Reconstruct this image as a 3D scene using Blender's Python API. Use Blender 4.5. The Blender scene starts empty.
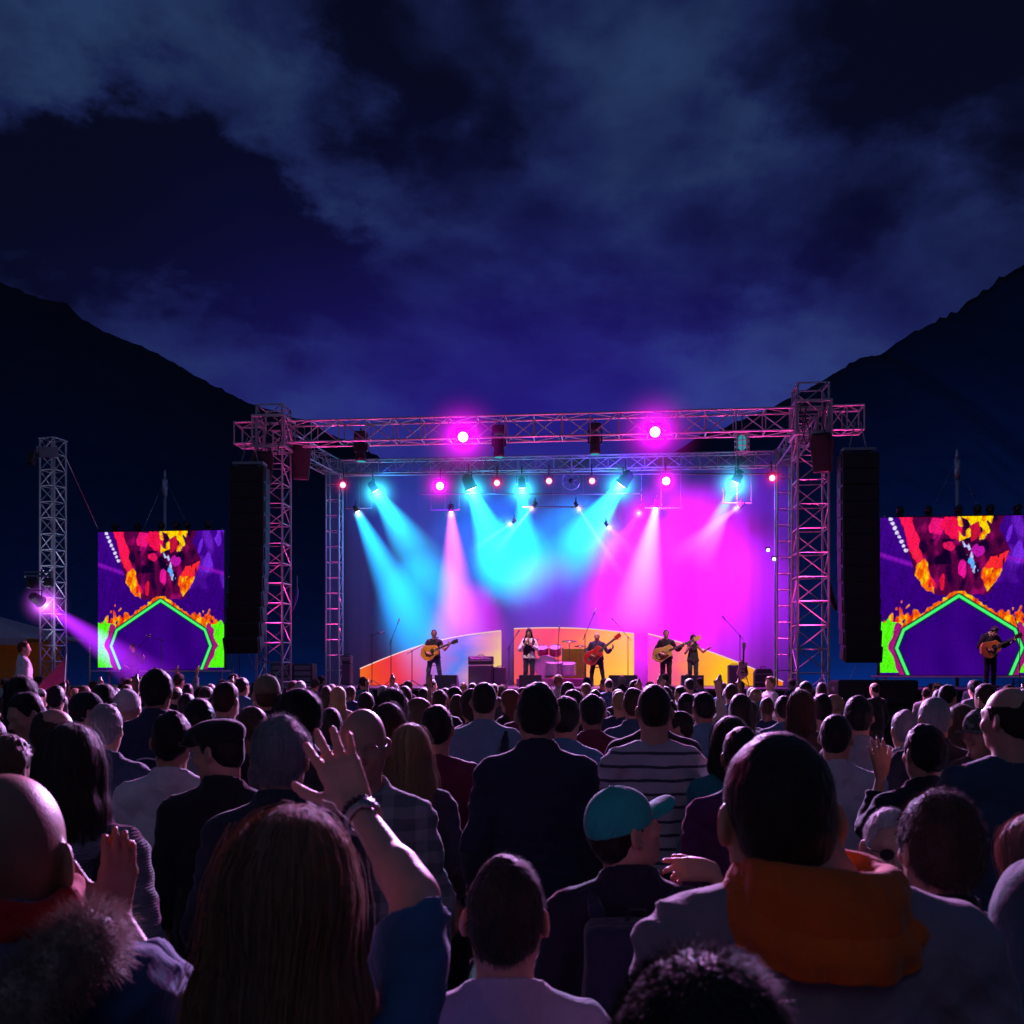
import bpy, math, random
import numpy as np
from mathutils import Vector, Matrix, Euler

random.seed(7)
RNG = np.random.default_rng(7)
scene = bpy.context.scene
COL = scene.collection
PI = math.pi

# ------------------------------------------------------------------ camera model helpers
FPX = 1024 * 35.0 / 36.0      # focal length in pixels (35 mm lens, 36 mm sensor)
HOR = 670.0                   # row of the eye-level line
EYE = 1.95                    # camera height in metres

def at(px, py, Y):
    """a point of the place seen at a given distance"""
    return Vector(((px - 512) / FPX * Y, Y, EYE + (HOR - py) / FPX * Y))

# ------------------------------------------------------------------ object helpers
def link(o, parent=None):
    COL.objects.link(o)
    if parent is not None:
        o.parent = parent
    return o

def tag(o, label=None, cat=None, group=None, kind=None):
    if label: o['label'] = label
    if cat: o['category'] = cat
    if group: o['group'] = group
    if kind: o['kind'] = kind
    return o

def empty(name, loc=(0, 0, 0), rz=0.0, s=1.0, label=None, cat=None, group=None):
    o = bpy.data.objects.new(name, None)
    o.empty_display_size = 0.2
    link(o)
    o.location = loc
    o.rotation_euler = (0, 0, rz)
    o.scale = (s, s, s)
    return tag(o, label, cat, group)

def mesh_obj(name, verts, faces, mat=None, parent=None, smooth=False):
    me = bpy.data.meshes.new(name)
    me.from_pydata(verts, [], faces)
    me.update()
    if smooth:
        me.polygons.foreach_set('use_smooth', np.ones(len(me.polygons), dtype=bool))
    if mat is not None:
        me.materials.append(mat)
    return link(bpy.data.objects.new(name, me), parent)

def np_mesh(name, V, Q, mat=None, smooth=True):
    """mesh datablock from numpy verts and equally sized faces"""
    me = bpy.data.meshes.new(name)
    n, m, k = len(V), len(Q), Q.shape[1]
    me.vertices.add(n)
    me.vertices.foreach_set('co', np.ascontiguousarray(V, dtype=np.float32).ravel())
    me.loops.add(m * k)
    me.loops.foreach_set('vertex_index', np.ascontiguousarray(Q, dtype=np.int32).ravel())
    me.polygons.add(m)
    me.polygons.foreach_set('loop_start', np.arange(0, m * k, k, dtype=np.int32))
    me.polygons.foreach_set('loop_total', np.full(m, k, dtype=np.int32))
    me.update(calc_edges=True)
    if smooth:
        me.polygons.foreach_set('use_smooth', np.ones(m, dtype=bool))
    if mat is not None:
        me.materials.append(mat)
    return me

def put(name, me, parent=None, mat=None):
    o = bpy.data.objects.new(name, me)
    link(o, parent)
    if mat is not None:
        if len(me.materials) == 0:
            me.materials.append(mat)
        o.material_slots[0].link = 'OBJECT'
        o.material_slots[0].material = mat
    return o

class MB:
    """collects simple solids into one mesh"""
    def __init__(self):
        self.v = []; self.f = []
    def add(self, vs, fs):
        b = len(self.v)
        self.v += [tuple(p) for p in vs]
        self.f += [tuple(b + i for i in f) for f in fs]
        return self
    def box(self, c, s, M=None, bev=0.0):
        cx, cy, cz = c; hx, hy, hz = s[0] / 2, s[1] / 2, s[2] / 2
        if bev <= 0:
            vs = [Vector((cx + sx * hx, cy + sy * hy, cz + sz * hz)) for sx in (-1, 1) for sy in (-1, 1) for sz in (-1, 1)]
            fs = [(0, 1, 3, 2), (4, 6, 7, 5), (0, 4, 5, 1), (2, 3, 7, 6), (0, 2, 6, 4), (1, 5, 7, 3)]
        else:
            b = min(bev, hx * .9, hy * .9, hz * .9)
            vs = []; idx = {}
            for sx in (-1, 1):
                for sy in (-1, 1):
                    for sz in (-1, 1):
                        for ax in range(3):
                            h = [hx - b, hy - b, hz - b]; h[ax] += b
                            idx[(sx, sy, sz, ax)] = len(vs)
                            vs.append(Vector((cx + sx * h[0], cy + sy * h[1], cz + sz * h[2])))
            fs = []
            for s_ in (-1, 1):
                q = [idx[(s_, -1, -1, 0)], idx[(s_, 1, -1, 0)], idx[(s_, 1, 1, 0)], idx[(s_, -1, 1, 0)]]
                fs.append(tuple(q if s_ > 0 else q[::-1]))
                q = [idx[(-1, s_, -1, 1)], idx[(-1, s_, 1, 1)], idx[(1, s_, 1, 1)], idx[(1, s_, -1, 1)]]
                fs.append(tuple(q if s_ > 0 else q[::-1]))
                q = [idx[(-1, -1, s_, 2)], idx[(1, -1, s_, 2)], idx[(1, 1, s_, 2)], idx[(-1, 1, s_, 2)]]
                fs.append(tuple(q if s_ > 0 else q[::-1]))
            for a in (-1, 1):
                for c_ in (-1, 1):
                    fs.append((idx[(a, c_, -1, 0)], idx[(a, c_, 1, 0)], idx[(a, c_, 1, 1)], idx[(a, c_, -1, 1)]))
                    fs.append((idx[(a, -1, c_, 0)], idx[(a, 1, c_, 0)], idx[(a, 1, c_, 2)], idx[(a, -1, c_, 2)]))
                    fs.append((idx[(-1, a, c_, 1)], idx[(1, a, c_, 1)], idx[(1, a, c_, 2)], idx[(-1, a, c_, 2)]))
            for a in (-1, 1):
                for c_ in (-1, 1):
                    for d in (-1, 1):
                        fs.append((idx[(a, c_, d, 0)], idx[(a, c_, d, 1)], idx[(a, c_, d, 2)]))
        if M is not None:
            vs = [M @ p for p in vs]
        return self.add(vs, fs)
    def tube(self, a, b, r, r2=None, n=6, cap=True):
        a = Vector(a); b = Vector(b); r2 = r if r2 is None else r2
        d = (b - a)
        if d.length < 1e-6: return self
        d.normalize()
        u = d.orthogonal().normalized(); w = d.cross(u)
        vs = []
        for p, rr in ((a, r), (b, r2)):
            for i in range(n):
                t = 2 * PI * i / n + PI / n
                vs.append(p + (u * math.cos(t) + w * math.sin(t)) * rr)
        fs = [(i, (i + 1) % n, n + (i + 1) % n, n + i) for i in range(n)]
        if cap:
            fs += [tuple(range(n))[::-1], tuple(range(n, 2 * n))]
        return self.add(vs, fs)
    def path(self, pts, r, n=6, closed=False):
        pts = [Vector(p) for p in pts]
        rs = r if isinstance(r, (list, tuple)) else [r] * len(pts)
        m = len(pts); vs = []; prev = None
        for i, p in enumerate(pts):
            if closed:
                d = (pts[(i + 1) % m] - pts[i - 1])
            else:
                d = pts[min(i + 1, m - 1)] - pts[max(i - 1, 0)]
            d = d.normalized() if d.length > 1e-9 else Vector((0, 0, 1))
            u = d.orthogonal() if prev is None else prev - d * prev.dot(d)
            u = u.normalized() if u.length > 1e-6 else d.orthogonal().normalized()
            prev = u; w = d.cross(u)
            for k in range(n):
                t = 2 * PI * k / n
                vs.append(p + (u * math.cos(t) + w * math.sin(t)) * rs[i])
        fs = []
        for i in range(m if closed else m - 1):
            j = (i + 1) % m
            for k in range(n):
                fs.append((i * n + k, i * n + (k + 1) % n, j * n + (k + 1) % n, j * n + k))
        if not closed:
            fs += [tuple(range(n))[::-1], tuple(range((m - 1) * n, m * n))]
        return self.add(vs, fs)
    def lathe(self, prof, c=(0, 0, 0), n=16, M=None, caps=True):
        """prof: list of (radius, height) turned about z"""
        vs = []; fs = []
        for (r, z) in prof:
            for k in range(n):
                t = 2 * PI * k / n
                vs.append(Vector((r * math.cos(t), r * math.sin(t), z)))
        for i in range(len(prof) - 1):
            for k in range(n):
                fs.append((i * n + k, i * n + (k + 1) % n, (i + 1) * n + (k + 1) % n, (i + 1) * n + k))
        if caps:
            fs += [tuple(range(n))[::-1], tuple(range((len(prof) - 1) * n, len(prof) * n))]
        if M is not None: vs = [M @ p for p in vs]
        c = Vector(c)
        return self.add([p + c for p in vs], fs)
    def prism(self, outline, y0, y1, M=None, inset=0.0):
        """outline in x,z extruded along y; the far/near rims can be pulled in a little"""
        n = len(outline)
        cx = sum(p[0] for p in outline) / n; cz = sum(p[1] for p in outline) / n
        def ring(y, k):
            out = []
            for (x, z) in outline:
                d = math.hypot(x - cx, z - cz) or 1
                f = max(0, 1 - k / d)
                out.append(Vector((cx + (x - cx) * f, y, cz + (z - cz) * f)))
            return out
        if inset > 0:
            s = 1 if y1 > y0 else -1
            rings = [ring(y0, inset), ring(y0 + s * inset, 0), ring(y1 - s * inset, 0), ring(y1, inset)]
        else:
            rings = [ring(y0, 0), ring(y1, 0)]
        vs = [p for r in rings for p in r]
        if M is not None: vs = [M @ p for p in vs]
        fs = [tuple(range(n))[::-1]]
        for i in range(len(rings) - 1):
            for k in range(n):
                fs.append((i * n + k, i * n + (k + 1) % n, (i + 1) * n + (k + 1) % n, (i + 1) * n + k))
        fs.append(tuple(range((len(rings) - 1) * n, len(rings) * n)))
        return self.add(vs, fs)
    def build(self, name, mat=None, parent=None, smooth=False):
        return mesh_obj(name, self.v, self.f, mat, parent, smooth)

# ------------------------------------------------------------------ implicit surfaces -> one continuous mesh
BIG = np.float32(0.25)

def smin(a, b, k):
    if k <= 1e-6: return np.minimum(a, b)
    h = np.clip(0.5 + 0.5 * (b - a) / k, 0, 1)
    return b + (a - b) * h - k * h * (1 - h)

_nd = np.random.default_rng(3).normal(size=(12, 3)); _nd /= np.linalg.norm(_nd, axis=1)[:, None]
_np = np.random.default_rng(4).uniform(0, 6.28, 12)
def wave_noise(P, f, seed=0):
    """cheap smooth noise in -1..1"""
    out = 0
    for i in range(6):
        j = (i + seed * 5) % 12
        d = _nd[j]; e = _nd[(j + 3) % 12]
        out = out + np.sin((P @ d) * f * (1 + .23 * i) + _np[j] + seed + 1.3 * np.sin((P @ e) * f * .7 + seed * 2.1))
    return out / 6 * 1.6

class SDF:
    def __init__(self):
        self.ops = []
    def cap(self, a, b, ra, rb=None, k=.02, op='+', sc=None):
        self.ops.append(('cap', np.array(a, float), np.array(b, float), float(ra), float(ra if rb is None else rb), k, op, None if sc is None else np.array(sc, float)))
        return self
    def chain(self, pts, rs, k=.02, op='+', sc=None):
        for i in range(len(pts) - 1):
            self.cap(pts[i], pts[i + 1], rs[i], rs[i + 1], k, op, sc)
        return self
    def ell(self, c, r, k=.02, op='+', R=None):
        self.ops.append(('ell', np.array(c, float), np.array(r, float), None if R is None else np.array(R, float), k, op))
        return self
    def box(self, c, h, rad=.01, k=.01, op='+', R=None):
        self.ops.append(('box', np.array(c, float), np.array(h, float), rad, None if R is None else np.array(R, float), k, op))
        return self
    def fn(self, f):
        self.ops.append(('fn', f)); return self
    def _bb(self, o):
        if o[0] == 'cap':
            a, b, ra, rb, sc = o[1], o[2], o[3], o[4], o[7]
            r = max(ra, rb); rr = r if sc is None else r / np.minimum(sc, 1)
            if sc is not None:
                rr = r / sc
            return np.minimum(a, b) - rr, np.maximum(a, b) + rr
        if o[0] == 'ell':
            m = o[2] if o[3] is None else np.full(3, o[2].max())
            return o[1] - m, o[1] + m
        if o[0] == 'box':
            m = o[2] + o[3] if o[4] is None else np.full(3, np.linalg.norm(o[2]) + o[3])
            return o[1] - m, o[1] + m
    def _d(self, o, P):
        if o[0] == 'cap':
            _, a, b, ra, rb, k, op, sc = o
            if sc is not None:
                P = P * sc; a = a * sc; b = b * sc
            ab = b - a; L = max(ab @ ab, 1e-9)
            t = np.clip(((P - a) @ ab) / L, 0, 1)
            d = np.linalg.norm(P - a - t[..., None] * ab, axis=-1) - (ra + (rb - ra) * t)
            return d if sc is None else d / max(1.0, sc.max() ** .5)
        if o[0] == 'ell':
            _, c, r, R, k, op = o
            q = P - c
            if R is not None: q = q @ R
            k0 = np.linalg.norm(q / r, axis=-1); k1 = np.linalg.norm(q / (r * r), axis=-1) + 1e-9
            return k0 * (k0 - 1) / k1
        if o[0] == 'box':
            _, c, h, rad, R, k, op = o
            q = P - c
            if R is not None: q = q @ R
            q = np.abs(q) - h
            return np.linalg.norm(np.maximum(q, 0), axis=-1) + np.minimum(q.max(-1), 0) - rad
    def eval(self, P):
        F = np.full(P.shape[:-1], BIG, dtype=float)
        for o in self.ops:
            if o[0] == 'fn': F = o[1](F, P); continue
            k, op = (o[5], o[6]) if o[0] != 'ell' else (o[4], o[5])
            d = self._d(o, P)
            F = smin(F, d, k) if op == '+' else -smin(-F, d, k)
        return F
    def grid_mesh(self, h, name='surface', relax=1):
        los, his = [], []
        for o in self.ops:
            if o[0] == 'fn': continue
            op = o[6] if o[0] != 'ell' else o[5]
            if op == '+':
                l, u = self._bb(o); los.append(l); his.append(u)
        lo = np.min(los, 0) - 3 * h - .012; hi = np.max(his, 0) + 3 * h + .012
        n = np.ceil((hi - lo) / h).astype(int) + 1
        ax = [lo[i] + np.arange(n[i]) * h for i in range(3)]
        F = np.full(n, BIG, dtype=np.float32)
        P = None
        for o in self.ops:
            if o[0] == 'fn':
                if P is None:
                    P = np.stack(np.meshgrid(*ax, indexing='ij'), -1).astype(np.float32)
                msk = np.abs(F) < .09
                Pm = P[msk].astype(float)
                F[msk] = o[1](F[msk].astype(float), Pm)
                continue
            k, op = (o[5], o[6]) if o[0] != 'ell' else (o[4], o[5])
            l, u = self._bb(o)
            m = k + 3 * h + .03
            i0 = np.clip(np.floor((l - m - lo) / h).astype(int), 0, n - 1)
            i1 = np.clip(np.ceil((u + m - lo) / h).astype(int) + 1, 1, n)
            if np.any(i1 <= i0): continue
            sl = tuple(slice(i0[i], i1[i]) for i in range(3))
            p = np.stack(np.meshgrid(*[ax[i][sl[i]] for i in range(3)], indexing='ij'), -1)
            d = self._d(o, p)
            F[sl] = smin(F[sl], d, k) if op == '+' else -smin(-F[sl], d, k)
        return surface_nets(F, lo, h, name, relax)

def surface_nets(F, lo, h, name, relax=1):
    s = F < 0
    c = np.zeros(tuple(np.array(F.shape) - 1), dtype=np.int8)
    offs = [(i, j, k) for i in (0, 1) for j in (0, 1) for k in (0, 1)]
    X, Y, Z = c.shape
    for (i, j, k) in offs:
        c += s[i:i + X, j:j + Y, k:k + Z]
    act = (c > 0) & (c < 8)
    idx = np.argwhere(act)
    ids = np.full(c.shape, -1, dtype=np.int32)
    ids[act] = np.arange(len(idx))
    vals = np.stack([F[idx[:, 0] + o[0], idx[:, 1] + o[1], idx[:, 2] + o[2]] for o in offs], 1)
    acc = np.zeros((len(idx), 3)); cnt = np.zeros(len(idx))
    for a in range(8):
        for b in range(a + 1, 8):
            oa = np.array(offs[a]); ob = np.array(offs[b])
            if np.abs(oa - ob).sum() != 1: continue
            va, vb = vals[:, a], vals[:, b]
            m = (va < 0) != (vb < 0)
            t = va[m] / (va[m] - vb[m])
            acc[m] += oa + (ob - oa) * t[:, None]
            cnt[m] += 1
    V = lo + h * (idx + acc / np.maximum(cnt, 1)[:, None])
    quads = []
    for axn in range(3):
        u, v = (axn + 1) % 3, (axn + 2) % 3
        sl0 = [slice(1, d) for d in (X, Y, Z)]
        a_ = [slice(1, X), slice(1, Y), slice(1, Z)]; b_ = list(a_)
        a_[axn] = slice(0, (X, Y, Z)[axn]); b_[axn] = slice(1, (X, Y, Z)[axn] + 1)
        sa, sb = s[tuple(a_)], s[tuple(b_)]
        e = np.argwhere(sa != sb)
        if len(e) == 0: continue
        neg = sa[tuple(e.T)]
        base = e.copy(); base += 1; base[:, axn] = e[:, axn]
        def cell(du, dv):
            q = base.copy(); q[:, u] -= du; q[:, v] -= dv
            return ids[q[:, 0], q[:, 1], q[:, 2]]
        q = np.stack([cell(1, 1), cell(0, 1), cell(0, 0), cell(1, 0)], 1)
        q[~neg] = q[~neg][:, ::-1]
        quads.append(q)
    Q = np.concatenate(quads)
    Q = Q[(Q >= 0).all(1)]
    for _ in range(relax):
        S = np.zeros_like(V); C = np.zeros(len(V))
        for a in range(4):
            b = (a + 1) % 4
            np.add.at(S, Q[:, a], V[Q[:, b]]); np.add.at(C, Q[:, a], 1)
        V = V * .5 + S / np.maximum(C, 1)[:, None] * .5
    return np_mesh(name, V, Q)
# ------------------------------------------------------------------ materials
def newmat(name):
    m = bpy.data.materials.new(name); m.use_nodes = True
    nt = m.node_tree; nt.nodes.clear()
    out = nt.nodes.new('ShaderNodeOutputMaterial')
    return m, nt, out

def N(nt, t, **kw):
    n = nt.nodes.new(t)
    for k, v in kw.items():
        if k.startswith('i_'):
            key = k[2:]
            n.inputs[int(key) if key.isdigit() else key.replace('_', ' ')].default_value = v
        else:
            setattr(n, k, v)
    return n

def rgb(c): return (c[0], c[1], c[2], 1.0)

def mathn(nt, op, a, b=None, clamp=False):
    n = nt.nodes.new('ShaderNodeMath'); n.operation = op; n.use_clamp = clamp
    for i, x in enumerate((a, b)):
        if x is None: continue
        if isinstance(x, (int, float)): n.inputs[i].default_value = x
        else: nt.links.new(x, n.inputs[i])
    return n.outputs[0]

def mixc(nt, fac, a, b, mode='MIX'):
    n = nt.nodes.new('ShaderNodeMix'); n.data_type = 'RGBA'; n.blend_type = mode
    if isinstance(fac, (int, float)): n.inputs[0].default_value = fac
    else: nt.links.new(fac, n.inputs[0])
    for i, x in ((6, a), (7, b)):
        if isinstance(x, (tuple, list)): n.inputs[i].default_value = rgb(x)
        else: nt.links.new(x, n.inputs[i])
    return n.outputs[2]

def ramp(nt, fac, stops, interp='LINEAR'):
    n = nt.nodes.new('ShaderNodeValToRGB'); cr = n.color_ramp; cr.interpolation = interp
    while len(cr.elements) > 1: cr.elements.remove(cr.elements[-1])
    cr.elements[0].position = stops[0][0]; cr.elements[0].color = rgb(stops[0][1])
    for p, c in stops[1:]:
        e = cr.elements.new(p); e.color = rgb(c)
    nt.links.new(fac, n.inputs[0])
    return n.outputs[0]

def plain(name, col, rough=.6, metal=0.0, var=.25, scale=8.0, bump=0.0, bscale=60.0, spec=.5):
    """painted / moulded surface with uneven tone, wear in the gloss and a fine grain"""
    m, nt, out = newmat(name); L = nt.links.new
    b = N(nt, 'ShaderNodeBsdfPrincipled', i_Roughness=rough, i_Metallic=metal)
    b.inputs['Specular IOR Level'].default_value = spec
    tc = N(nt, 'ShaderNodeTexCoord')
    nz = N(nt, 'ShaderNodeTexNoise', i_Scale=scale, i_Detail=6.0); L(tc.outputs['Object'], nz.inputs['Vector'])
    c = mixc(nt, nz.outputs['Fac'], tuple(x * (1 - var) for x in col), tuple(min(1, x * (1 + var)) for x in col))
    L(c, b.inputs['Base Color'])
    L(mathn(nt, 'ADD', mathn(nt, 'MULTIPLY', nz.outputs['Fac'], .25), rough - .12), b.inputs['Roughness'])
    if bump > 0:
        n2 = N(nt, 'ShaderNodeTexNoise', i_Scale=bscale, i_Detail=3.0); L(tc.outputs['Object'], n2.inputs['Vector'])
        bp = N(nt, 'ShaderNodeBump', i_Strength=bump, i_Distance=.01); L(n2.outputs['Fac'], bp.inputs['Height']); L(bp.outputs[0], b.inputs['Normal'])
    L(b.outputs[0], out.inputs[0])
    return m

_fab = {}
def fabric(col, pattern=None, col2=None, weave=420.0, rough=.85, sheen=.25, fold=.6):
    key = (tuple(round(x, 3) for x in col), pattern, col2, weave)
    if key in _fab: return _fab[key]
    m, nt, out = newmat('fabric'); L = nt.links.new
    b = N(nt, 'ShaderNodeBsdfPrincipled', i_Roughness=rough)
    b.inputs['Specular IOR Level'].default_value = .25
    b.inputs['Sheen Weight'].default_value = sheen
    b.inputs['Sheen Roughness'].default_value = .4
    tc = N(nt, 'ShaderNodeTexCoord'); P = tc.outputs['Object']
    nz = N(nt, 'ShaderNodeTexNoise', i_Scale=9.0, i_Detail=5.0); L(P, nz.inputs['Vector'])
    c = mixc(nt, nz.outputs['Fac'], tuple(x * .72 for x in col), tuple(min(1, x * 1.22) for x in col))
    sp = N(nt, 'ShaderNodeSeparateXYZ'); L(P, sp.inputs[0])
    wz = mathn(nt, 'ADD', sp.outputs['Z'], mathn(nt, 'MULTIPLY', mathn(nt, 'SUBTRACT', nz.outputs['Fac'], .5), .02))
    if pattern == 'stripe':
        f = mathn(nt, 'FRACT', mathn(nt, 'MULTIPLY', wz, 15.5))
        thin = mathn(nt, 'LESS_THAN', f, .22)
        c = mixc(nt, thin, c, col2)
    elif pattern == 'plaid':
        f = mathn(nt, 'LESS_THAN', mathn(nt, 'FRACT', mathn(nt, 'MULTIPLY', wz, 13.0)), .5)
        g = mathn(nt, 'LESS_THAN', mathn(nt, 'FRACT', mathn(nt, 'MULTIPLY', sp.outputs['X'], 9.0)), .35)
        s = mathn(nt, 'MULTIPLY', mathn(nt, 'ADD', f, g), .5)
        c = mixc(nt, s, c, col2)
    elif pattern == 'camo':
        n3 = N(nt, 'ShaderNodeTexNoise', i_Scale=38.0, i_Detail=1.0); L(P, n3.inputs['Vector'])
        c = mixc(nt, mathn(nt, 'GREATER_THAN', n3.outputs['Fac'], .52), c, col2)
    L(c, b.inputs['Base Color'])
    wv = N(nt, 'ShaderNodeTexNoise', i_Scale=weave, i_Detail=2.0); L(P, wv.inputs['Vector'])
    fd = N(nt, 'ShaderNodeTexNoise', i_Scale=13.0, i_Detail=3.0, i_Distortion=1.2); L(P, fd.inputs['Vector'])
    h = mathn(nt, 'ADD', mathn(nt, 'MULTIPLY', wv.outputs['Fac'], .0012), mathn(nt, 'MULTIPLY', fd.outputs['Fac'], .02 * fold))
    if pattern == 'knit':
        kv = N(nt, 'ShaderNodeTexWave', i_Scale=36.0, i_Distortion=3.0, i_Detail=2.0); kv.bands_direction = 'Z'; L(P, kv.inputs['Vector'])
        h = mathn(nt, 'ADD', h, mathn(nt, 'MULTIPLY', kv.outputs['Fac'], .006))
    bp = N(nt, 'ShaderNodeBump', i_Strength=.8, i_Distance=1.0); L(h, bp.inputs['Height']); L(bp.outputs[0], b.inputs['Normal'])
    L(b.outputs[0], out.inputs[0])
    _fab[key] = m
    return m

_skin = {}
def skin(tone=0, sss=False):
    key = (tone, sss)
    if key in _skin: return _skin[key]
    col = [(.52, .30, .21), (.43, .24, .16), (.33, .17, .105), (.20, .10, .062), (.58, .36, .27)][tone]
    m, nt, out = newmat('skin'); L = nt.links.new
    b = N(nt, 'ShaderNodeBsdfPrincipled', i_Roughness=.48)
    b.inputs['Specular IOR Level'].default_value = .4
    tc = N(nt, 'ShaderNodeTexCoord'); P = tc.outputs['Object']
    nz = N(nt, 'ShaderNodeTexNoise', i_Scale=22.0, i_Detail=5.0); L(P, nz.inputs['Vector'])
    c = mixc(nt, nz.outputs['Fac'], (col[0] * .8, col[1] * .68, col[2] * .66), (col[0] * 1.12, col[1] * 1.1, col[2] * 1.1))
    L(c, b.inputs['Base Color'])
    if sss:
        b.inputs['Subsurface Weight'].default_value = .35
        b.inputs['Subsurface Radius'].default_value = (1.0, .25, .12)
        b.inputs['Subsurface Scale'].default_value = .022
    n2 = N(nt, 'ShaderNodeTexNoise', i_Scale=260.0, i_Detail=3.0); L(P, n2.inputs['Vector'])
    bp = N(nt, 'ShaderNodeBump', i_Strength=.35, i_Distance=.002); L(n2.outputs['Fac'], bp.inputs['Height']); L(bp.outputs[0], b.inputs['Normal'])
    L(b.outputs[0], out.inputs[0])
    _skin[key] = m
    return m

_hair = {}
def hairmat(col, strands=True):
    key = tuple(round(x, 4) for x in col)
    if key in _hair: return _hair[key]
    m, nt, out = newmat('hair'); L = nt.links.new
    b = N(nt, 'ShaderNodeBsdfPrincipled', i_Roughness=.5)
    b.inputs['Specular IOR Level'].default_value = .35
    b.inputs['Sheen Weight'].default_value = .5; b.inputs['Sheen Roughness'].default_value = .35
    tc = N(nt, 'ShaderNodeTexCoord'); P = tc.outputs['Object']
    mp = N(nt, 'ShaderNodeMapping'); mp.inputs['Scale'].default_value = (110, 110, 9); L(P, mp.inputs['Vector'])
    nz = N(nt, 'ShaderNodeTexNoise', i_Scale=1.0, i_Detail=5.0); L(mp.outputs[0], nz.inputs['Vector'])
    c = mixc(nt, nz.outputs['Fac'], tuple(x * .45 for x in col), tuple(min(1, x * 1.5) for x in col))
    L(c, b.inputs['Base Color'])
    bp = N(nt, 'ShaderNodeBump', i_Strength=.9, i_Distance=.006); L(nz.outputs['Fac'], bp.inputs['Height']); L(bp.outputs[0], b.inputs['Normal'])
    tr = N(nt, 'ShaderNodeBsdfTranslucent'); L(c, tr.inputs['Color'])
    mx = N(nt, 'ShaderNodeMixShader', i_0=.34); L(b.outputs[0], mx.inputs[1]); L(tr.outputs[0], mx.inputs[2])
    L(mx.outputs[0], out.inputs[0])
    _hair[key] = m
    return m

def glow(name, col, strength):
    m, nt, out = newmat(name)
    e = N(nt, 'ShaderNodeEmission', i_Color=rgb(col), i_Strength=strength)
    nt.links.new(e.outputs[0], out.inputs[0])
    return m

BLACK = plain('black_paint', (.012, .012, .014), .55, var=.4)
RUBBER = plain('black_plastic', (.02, .02, .022), .7, bump=.3)
ALU = plain('aluminium_tube', (.46, .45, .48), .42, metal=.55, var=.15, scale=3.0)
STEEL = plain('dull_steel', (.28, .28, .3), .45, metal=.7)
GLASSM = plain('dark_lens', (.02, .02, .025), .12, spec=.8)
# ------------------------------------------------------------------ people
def rotm(yaw=0, pitch=0, roll=0):
    """head turn: yaw left +, pitch up +, roll"""
    return np.array((Matrix.Rotation(yaw, 3, 'Z') @ Matrix.Rotation(pitch, 3, 'X') @ Matrix.Rotation(roll, 3, 'Y')))

HEADPIV = np.array((0, -.005, 1.515)); HEADC = np.array((0, .012, .115))     # pivot at the top of the neck, skull centre above it

class Pose:
    def __init__(s, sex='m', bulk=1.0, yaw=0, pitch=0, roll=0, lean=(0, 0), arms=None, legs=None, headoff=(0, 0, 0)):
        s.sex, s.b = sex, bulk
        s.R = rotm(yaw, pitch, roll)
        s.headoff = np.array(headoff, float)
        s.arms = arms or {}
        s.legs = legs or {}
        s.sw = (.178 if sex == 'm' else .155) * (1 + (bulk - 1) * .6)      # shoulder joint half width
    def hp(s, p):          # head frame -> body frame
        return HEADPIV + s.headoff + s.R @ (HEADC + np.array(p, float))
    def arm(s, side):
        """shoulder, elbow, wrist, hand direction, back-of-hand normal, thumb direction, curls, spread"""
        d = dict(e=(side * (s.sw + .07), -.04, 1.09), w=(side * (s.sw + .065), .065, .86), d=(0, .15, -1), n=(side, 0.0, 0), t=(0, 1, .1), curl=.45, spread=.05)
        d.update(s.arms.get(side, {}))
        d['s'] = np.array((side * s.sw, -.008, 1.368))
        for k in ('e', 'w', 'd', 'n', 't'): d[k] = np.array(d[k], float)
        return d
    def leg(s, side):
        d = dict(h=(side * .092, 0, .9), k=(side * .10, .015, .49), a=(side * .105, -.02, .085), f=(side * .02, .2, -.052))
        d.update(s.legs.get(side, {}))
        return {k: np.array(v, float) for k, v in d.items()}

def torso(S, p, t, k=.05):
    b = p.b; sc = (1, 1.48 / (1 + (b - 1) * .6), 1)
    if p.sex == 'm':
        S.chain([(0, .004, 1.29), (0, .0, 1.18), (0, -.0, 1.03), (0, -.005, .9)], [.15 * b + t, .154 * b + t, .146 * b + t, .161 * b + t], k, sc=sc)
    else:
        S.chain([(0, 0, 1.295), (0, .0, 1.18), (0, .0, 1.05), (0, -.008, .9)], [.132 * b + t, .136 * b + t, .125 * b + t, .172 * b + t], k, sc=sc)
        for s in (-1, 1): S.ell((s * .068, .075, 1.25), (.06 + t, .055 + t, .062 + t), .04)
    w = p.sw
    S.cap((-w + .02, -.012, 1.368), (w - .02, -.012, 1.368), .056 + t, k=k)
    for s in (-1, 1):
        S.cap((s * .025, -.02, 1.452), (s * (w - .015), -.012, 1.385), .042 + t, .044 + t, .05)

def armseg(S, p, side, t, frac=2.0, k=.03, hand_t=0.0):
    """frac: 0..1 upper arm, 1..2 forearm"""
    a = p.arm(side); b = .55 + .45 * p.b
    u = min(frac, 1)
    S.cap(a['s'], a['s'] + (a['e'] - a['s']) * u, .054 * b + t, (.054 - .013 * u) * b + t, k)
    if frac > 1:
        v = frac - 1
        S.cap(a['e'], a['e'] + (a['w'] - a['e']) * v, .041 * b + t, (.041 - .014 * v) * b + t, .02)
        if v > .5:
            m = a['e'] + (a['w'] - a['e']) * .28
            S.cap(a['e'] + (a['w'] - a['e']) * .12, m, .04 * b + t, .041 * b + t, .02)

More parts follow.
